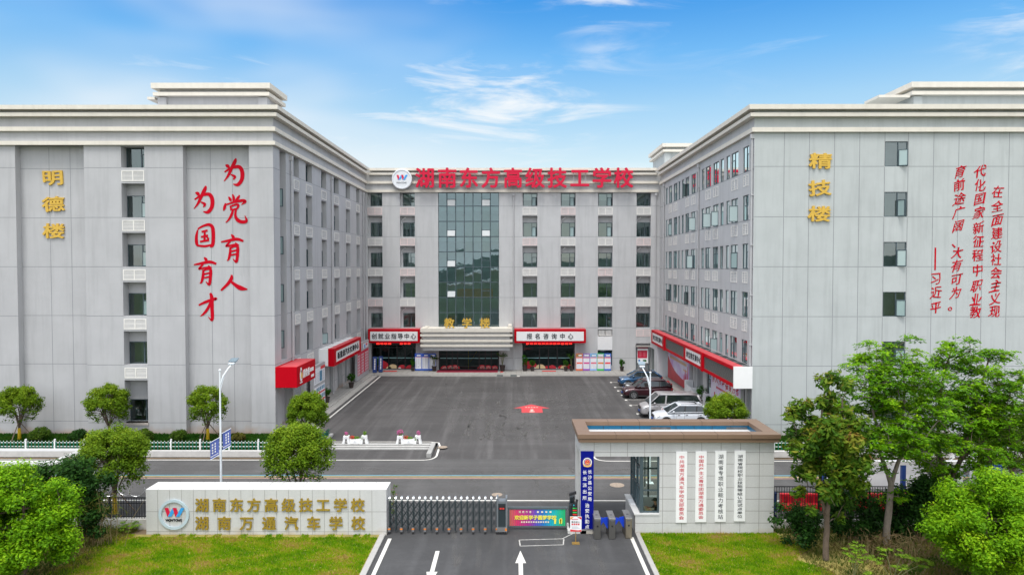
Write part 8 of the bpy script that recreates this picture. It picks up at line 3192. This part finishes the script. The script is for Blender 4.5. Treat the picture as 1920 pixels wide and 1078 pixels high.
def car(name, label, cat, loc, paint, sec, gh, wheels, wb_w, wr_w, wr, mirror, rails=None, group='cars parked along the right wing', side_pillars=(), light_z=0.78, roofm=None):
    """sec: (x, z_low, z_shoulder, z_top, half_width); gh: x of screen foot, roof front, roof rear, tail foot; z belt front, z roof, z belt rear"""
    t = thing(name, label, cat, loc, group)
    v, f = [], []
    n = 11
    for (x, zl, zs, zt, hw) in sec:
        ring_ = [(-hw * 0.86, zl), (-hw * 0.97, zl + 0.10), (-hw, (zl + zs) / 2), (-hw * 0.985, zs), (-hw * 0.86, zt - 0.015), (0, zt + 0.03)]
        ring_ = ring_ + [(-a, b_) for a, b_ in reversed(ring_[:-1])]
        v += [(x, a, b_) for a, b_ in ring_]
    ns = len(sec)
    for i in range(ns - 1):
        for k in range(n - 1):
            a = i * n + k
            f.append((a, a + n, a + n + 1, a + 1))
        a = i * n
        f.append((a, a + n - 1, a + n + n - 1, a + n))
    f.append(tuple(range(n)))
    f.append(tuple(reversed(range((ns - 1) * n, ns * n))))
    b_ = MB()
    b_.v, b_.f, b_.m = v, f, [0] * len(f)
    body = b_.build('body', paint, t, smooth=True, local=True)
    sb = body.modifiers.new('smooth', 'SUBSURF')
    sb.levels = sb.render_levels = 2
    x0, x1, x2, x3, zb, zr_, zb2 = gh
    g_ = MB()
    e = 0.0

    def frust(mb, ins, mi=0, dz_=0.0):
        wb_, wr_ = wb_w - ins, wr_w - ins
        P = [(x0 + ins, -wb_, zb), (x3 - ins, -wb_, zb2), (x3 - ins, wb_, zb2), (x0 + ins, wb_, zb), (x1 + ins, -wr_, zr_ + dz_), (x2 - ins, -wr_, zr_ - 0.03 + dz_), (x2 - ins, wr_, zr_ - 0.03 + dz_), (x1 + ins, wr_, zr_ + dz_)]
        i = len(mb.v)
        mb.v += P
        for q in ((4, 5, 6, 7), (0, 1, 5, 4), (1, 2, 6, 5), (2, 3, 7, 6), (3, 0, 4, 7)):
            mb.f.append(tuple(i + k for k in q))
            mb.m.append(mi)
    frust(g_, 0.0)
    g_.build('glasshouse', M_cglass, t, local=True)
    # roof: crowned skin
    r_ = MB()
    nx, ny = 7, 7
    for i in range(nx):
        fx = i / (nx - 1)
        xx = x1 - 0.10 + (x2 - x1 + 0.16) * fx
        for k in range(ny):
            fy_ = -1 + 2 * k / (ny - 1)
            zz_ = zr_ - 0.03 * fx + 0.055 * (1 - fy_ ** 2) * (0.6 + 0.4 * sin(pi * fx)) - (0.05 if abs(fy_) > 0.99 else 0) - (0.045 if i in (0, nx - 1) else 0)
            r_.v.append((xx, fy_ * (wr_w + 0.015), zz_ + 0.012))
    for i in range(nx - 1):
        for k in range(ny - 1):
            a = i * ny + k
            r_.f.append((a, a + 1, a + ny + 1, a + ny))
            r_.m.append(0)
    ro = r_.build('roof', roofm or paint, t, smooth=True, local=True)
    so = ro.modifiers.new('thickness', 'SOLIDIFY')
    so.thickness = 0.03
    # pillars
    p_ = MB()
    for s in (-1, 1):
        p_.tube([(x0 - 0.02, s * (wb_w + 0.005), zb), (x1 - 0.02, s * (wr_w + 0.005), zr_)], 0.045, 6)
        p_.tube([(x3 + 0.02, s * (wb_w - 0.01), zb2), (x2 + 0.02, s * (wr_w - 0.01), zr_ - 0.03)], 0.075, 6)
        p_.tube([(x1, s * (wr_w + 0.008), zr_ + 0.0), (x2, s * (wr_w + 0.008), zr_ - 0.02)], 0.035, 6)
        p_.tube([(x0, s * (wb_w + 0.012), zb + 0.01), (x3, s * (wb_w + 0.005), zb2 + 0.01)], 0.03, 6)
    p_.build('pillars', paint, t, smooth=True, local=True)
    if side_pillars:
        p_ = MB()
        for xp, th in side_pillars:
            for s in (-1, 1):
                lean = 0.10
                p_.extrude([(xp - th, s * (wb_w + 0.006), zb + 0.02), (xp + th, s * (wb_w + 0.006), zb + 0.02), (xp + th + lean, s * (wr_w + 0.006), zr_ - 0.03), (xp - th + lean, s * (wr_w + 0.006), zr_ - 0.03)], (0, s * 0.012, 0))
        p_.build('side_pillars', paint if cat == 'van' else M_trim, t, local=True)
    hwm = max(s_[4] for s_ in sec)
    for wx in wheels:
        for s in (-1, 1):
            y = s * (hwm - 0.10)
            a_ = MB()
            a_.lathe([(0, -0.02), (wr * 1.17, -0.02), (wr * 1.17, 0.02), (wr * 0.9, 0.045), (0, 0.045)], (wx, s * (hwm - 0.03), wr), 24, axis='y') if False else a_.lathe([(wr * 1.16, s * 0.012), (wr * 1.13, s * 0.026), (0, s * 0.026)], (wx, s * (hwm - 0.012), wr + 0.01), 28, axis='y')
            a_.build('wheel_arch', M_trim, t, local=True)
            w_ = MB()
            w_.lathe([(wr * 0.62, s * 0.05), (wr * 0.93, s * 0.055), (wr, s * 0.02), (wr, -s * 0.16), (wr * 0.6, -s * 0.16)], (wx, s * (hwm - 0.03), wr), 28, axis='y')
            wo = w_.build('wheel', M_tyre, t, local=True)
            d_ = MB()
            d_.lathe([(0, s * 0.02), (wr * 0.62, s * 0.02)], (wx, s * (hwm - 0.03), wr), 24, 1, axis='y')
            for k in range(5):
                a = 2 * pi * k / 5 + 0.3
                ca, sa = cos(a), sin(a)
                R0, R1, hw_ = wr * 0.08, wr * 0.62, wr * 0.11
                d_.extrude([(wx + R0 * ca - hw_ * sa, y + s * 0.12, wr + R0 * sa + hw_ * ca), (wx + R1 * ca - hw_ * 0.7 * sa, y + s * 0.12, wr + R1 * sa + hw_ * 0.7 * ca),
                            (wx + R1 * ca + hw_ * 0.7 * sa, y + s * 0.12, wr + R1 * sa - hw_ * 0.7 * ca), (wx + R0 * ca + hw_ * sa, y + s * 0.12, wr + R0 * sa - hw_ * ca)], (0, -s * 0.02, 0), 0)
            d_.lathe([(wr * 0.56, s * 0.05), (wr * 0.66, s * 0.055)], (wx, s * (hwm - 0.03), wr), 28, 0, axis='y')
            d_.build('rim', [M_rim, M_trim], wo, local=True)
    L = sec[-1][0]
    for s in (-1, 1):
        h_ = MB()
        h_.extrude([(0.02, s * hwm * 0.50, light_z - 0.08), (0.16, s * hwm * 0.93, light_z - 0.07), (0.34, s * hwm * 0.99, light_z + 0.06), (0.12, s * hwm * 0.55, light_z + 0.06)], (0.10, 0, 0.02))
        h_.build('headlight', M_hl, t, local=True)
        h_ = MB()
        h_.extrude([(L - 0.03, s * hwm * 0.62, light_z + 0.02), (L - 0.20, s * hwm * 1.0, light_z + 0.05), (L - 0.18, s * hwm * 0.985, light_z + 0.24), (L - 0.02, s * hwm * 0.66, light_z + 0.2)], (0.05, 0, 0))
        h_.build('tail_light', M_tl, t, local=True)
        h_ = MB()
        mx_ = x0 + 0.42
        h_.lathe([(0, -0.09), (0.07, -0.08), (0.09, 0.0), (0.07, 0.09), (0, 0.10)], (mx_, s * (wb_w + 0.18), zb + 0.10), 10, axis='y')
        h_.tube([(mx_, s * wb_w, zb + 0.02), (mx_, s * (wb_w + 0.12), zb + 0.07)], 0.025, 6)
        h_.build('mirror', mirror, t, smooth=True, local=True)
    h_ = MB()
    h_.box(-0.035, 0.05, -hwm * 0.45, hwm * 0.45, light_z - 0.16, light_z + 0.02)
    h_.box(-0.03, 0.06, -hwm * 0.75, hwm * 0.75, 0.28, 0.42)
    h_.build('grille', M_trim, t, local=True)
    h_ = MB()
    h_.box(-0.055, -0.036, -0.22, 0.22, 0.44, 0.58)
    h_.build('number_plate', M_plate, t, local=True)
    h_ = MB()
    for s in (-1, 1):
        h_.tube([(wheels[0] + wr * 1.2, s * (hwm - 0.02), 0.27), (wheels[1] - wr * 1.2, s * (hwm - 0.02), 0.27)], 0.06, 6)
    h_.build('sill_trim', M_trim, t, local=True)
    h_ = MB()
    for xd in ((x0 + x1) / 2 + 0.2, (wheels[0] + wheels[1]) / 2 + 0.05, wheels[1] - wr * 0.6):
        for s in (-1, 1):
            h_.box(xd - 0.006, xd + 0.006, s * (hwm - 0.004) - 0.006, s * (hwm - 0.004) + 0.006, 0.42, zb - 0.03)
            h_.box(xd + 0.10, xd + 0.26, s * (hwm + 0.004) - 0.012, s * (hwm + 0.004) + 0.012, zb - 0.17, zb - 0.13)
    h_.build('door_gap', M_trim, t, local=True)
    if rails:
        h_ = MB()
        for s in (-1, 1):
            h_.tube([(x1 + 0.15, s * (wr_w - 0.06), zr_ + 0.06), (x1 + 0.25, s * (wr_w - 0.06), zr_ + 0.10), (x2 - 0.25, s * (wr_w - 0.06), zr_ + 0.08), (x2 - 0.15, s * (wr_w - 0.06), zr_ + 0.03)], 0.02, 6)
        h_.build('roof_rail', rails, t, local=True)
    return t


def paintm(name, c, metal=0.35):
    return mat(name, c, 0.32, metal, var=0.02, spec=0.5, coat=0.7)


def suv_sec(L, hw, zh, tail):
    return [(0.0, 0.34, 0.66, 0.72, hw * 0.78), (0.10, 0.26, 0.74, 0.86, hw * 0.90), (0.45, 0.24, 0.82, zh - 0.06, hw * 0.985), (1.0, 0.24, 0.88, zh, hw), (1.35, 0.24, 0.90, zh + 0.02, hw),
            (L * 0.55, 0.24, 0.92, zh + 0.03, hw), (L - 0.9, 0.24, 0.94, zh + 0.05, hw), (L - 0.25, 0.28, 0.95, tail, hw * 0.97), (L - 0.04, 0.34, 0.90, tail - 0.06, hw * 0.90), (L, 0.40, 0.85, tail - 0.12, hw * 0.84)]


P_maroon = paintm('maroon_paint', (0.045, 0.006, 0.012))
P_blue = paintm('blue_paint', (0.025, 0.10, 0.22))
P_dark = paintm('charcoal_paint', (0.018, 0.02, 0.023))
P_silver = paintm('silver_paint', (0.36, 0.345, 0.35), 0.25)
P_white = paintm('white_car_paint', (0.60, 0.63, 0.68), 0.0)
car('parked_car', 'blue hatchback with a black roof parked farthest from the gate', 'car', (10.95, 71.9, ZC), P_blue, suv_sec(4.45, 0.91, 0.98, 1.05),
    (0.95, 1.85, 3.6, 4.30, 1.0, 1.52, 1.06), (0.85, 3.55), 0.86, 0.66, 0.33, P_blue, None, side_pillars=((2.2, 0.04), (3.1, 0.04)), roofm=P_dark)
car('parked_car', 'charcoal car parked between the blue hatchback and the maroon car', 'car', (10.85, 67.95, ZC), P_dark, suv_sec(4.6, 0.91, 0.92, 1.0),
    (1.15, 2.05, 3.4, 4.3, 0.94, 1.42, 0.99), (0.88, 3.6), 0.85, 0.64, 0.33, P_dark, None, side_pillars=((2.4, 0.04), (3.2, 0.04)))
mc = car('parked_car', 'maroon sport utility car with silver roof rails in the middle of the parked row', 'car', (10.3, 65.4, ZC), P_maroon, suv_sec(4.65, 0.93, 1.06, 1.15),
         (1.05, 1.95, 3.9, 4.52, 1.08, 1.68, 1.16), (0.92, 3.65), 0.88, 0.69, 0.37, P_maroon, M_steel, side_pillars=((2.25, 0.05), (3.3, 0.05)))
van = car('parked_van', 'silver passenger van with a round door emblem parked beside the lamp post', 'van', (10.4, 57.0, ZC), P_silver,
          [(0.0, 0.36, 0.72, 0.84, 0.74), (0.08, 0.28, 0.82, 0.98, 0.86), (0.35, 0.26, 0.96, 1.10, 0.93), (0.9, 0.26, 1.04, 1.19, 0.95), (1.2, 0.26, 1.06, 1.22, 0.955), (2.8, 0.26, 1.06, 1.22, 0.955), (4.4, 0.26, 1.06, 1.22, 0.955), (4.85, 0.3, 1.06, 1.22, 0.94), (4.97, 0.36, 1.0, 1.16, 0.90), (5.0, 0.4, 0.95, 1.1, 0.86)],
          (0.62, 1.50, 4.55, 4.9, 1.17, 1.92, 1.2), (0.9, 3.85), 0.90, 0.76, 0.35, P_silver, None, side_pillars=((1.95, 0.06), (4.2, 0.0)), light_z=0.86)
wc_ = car('parked_car', 'white sport utility car with a dark sunroof, mostly hidden by the gatehouse roof', 'car', (10.9, 54.1, ZC), P_white, suv_sec(4.5, 0.92, 1.04, 1.12),
          (1.0, 1.95, 3.7, 4.40, 1.06, 1.60, 1.12), (0.9, 3.55), 0.87, 0.68, 0.36, P_white, M_steel, side_pillars=((2.3, 0.05), (3.2, 0.05)))
c_ = MB()
c_.box(2.1, 3.4, -0.45, 0.45, 1.64, 1.665)
c_.build('sunroof', M_cglass, wc_, local=True)
c_ = MB()
for x in (2.15, 3.05, 3.9):
    c_.box(x, x + 0.5, -0.5, 0.5, 1.965, 1.995)
c_.build('roof_ribs', P_silver, van, local=True)
c_ = MB()
c_.lathe([(0, -0.964), (0.17, -0.964)], (1.75, 0, 0.80), 20, 0, axis='y')
c_.lathe([(0.06, -0.9665), (0.10, -0.9665)], (1.75, 0, 0.80), 14, 1, axis='y')
for r in range(2):
    for k in range(9 - 2 * r):
        c_.box(2.5 + 0.13 * k, 2.5 + 0.13 * k + 0.10, -0.966, -0.962, 0.88 - 0.14 * r, 0.97 - 0.14 * r, 2)
c_.build('door_print', [M_white, M_pred, mat('pale_van_text', (0.62, 0.61, 0.60), 0.5)], van, local=True)
c_ = MB()
c_.box(2.3, 3.3, -0.968, -0.962, 0.40, 0.48)
c_.build('blue_side_strip', mat('van_blue', (0.04, 0.14, 0.34), 0.4), van, local=True)
c_ = MB()
c_.box(1.95, 2.55, -0.875, -0.862, 1.15, 1.5)
c_.build('cabin_shade_panel', mat('cabin_shadow', (0.03, 0.028, 0.028), 0.9), mc, local=True)  # flat dark panel, the cabin shade painted over the side window

# hills far behind the camera and beyond, mirrored in the glass
def hills(name, y, x0, x1, h, seed, col):
    rnd = random.Random(seed)
    b_ = MB()
    n = 60
    ph = [rnd.uniform(0, 6.28) for _ in range(5)]
    pr = []
    for k in range(n + 1):
        x = x0 + (x1 - x0) * k / n
        f = k / n
        z = h * (0.45 + 0.25 * sin(f * 9 + ph[0]) + 0.15 * sin(f * 23 + ph[1]) + 0.08 * sin(f * 51 + ph[2]))
        pr.append((x, max(8, z)))
    for k in range(n):
        (xa, za), (xb, zb_) = pr[k], pr[k + 1]
        b_.face([(xa, y + 300, -1), (xb, y + 300, -1), (xb, y, zb_), (xa, y, za)])
        b_.face([(xa, y, za), (xb, y, zb_), (xb, y - 300, -1), (xa, y - 300, -1)])
    return struct(b_.build(name, mat('wooded_hill', col, 0.95, var=0.3, scale=0.02)))


hills('hills', -1500, -2400, 2400, 62, 3, (0.05, 0.085, 0.07))
b_ = MB()
b_.face([(-500, -700, -0.03), (500, -700, -0.03), (500, 24.0, -0.03), (-500, 24.0, -0.03)])
struct(b_.build('field', mat('rough_field', (0.07, 0.10, 0.04), 0.95, var=0.5, scale=0.05)))
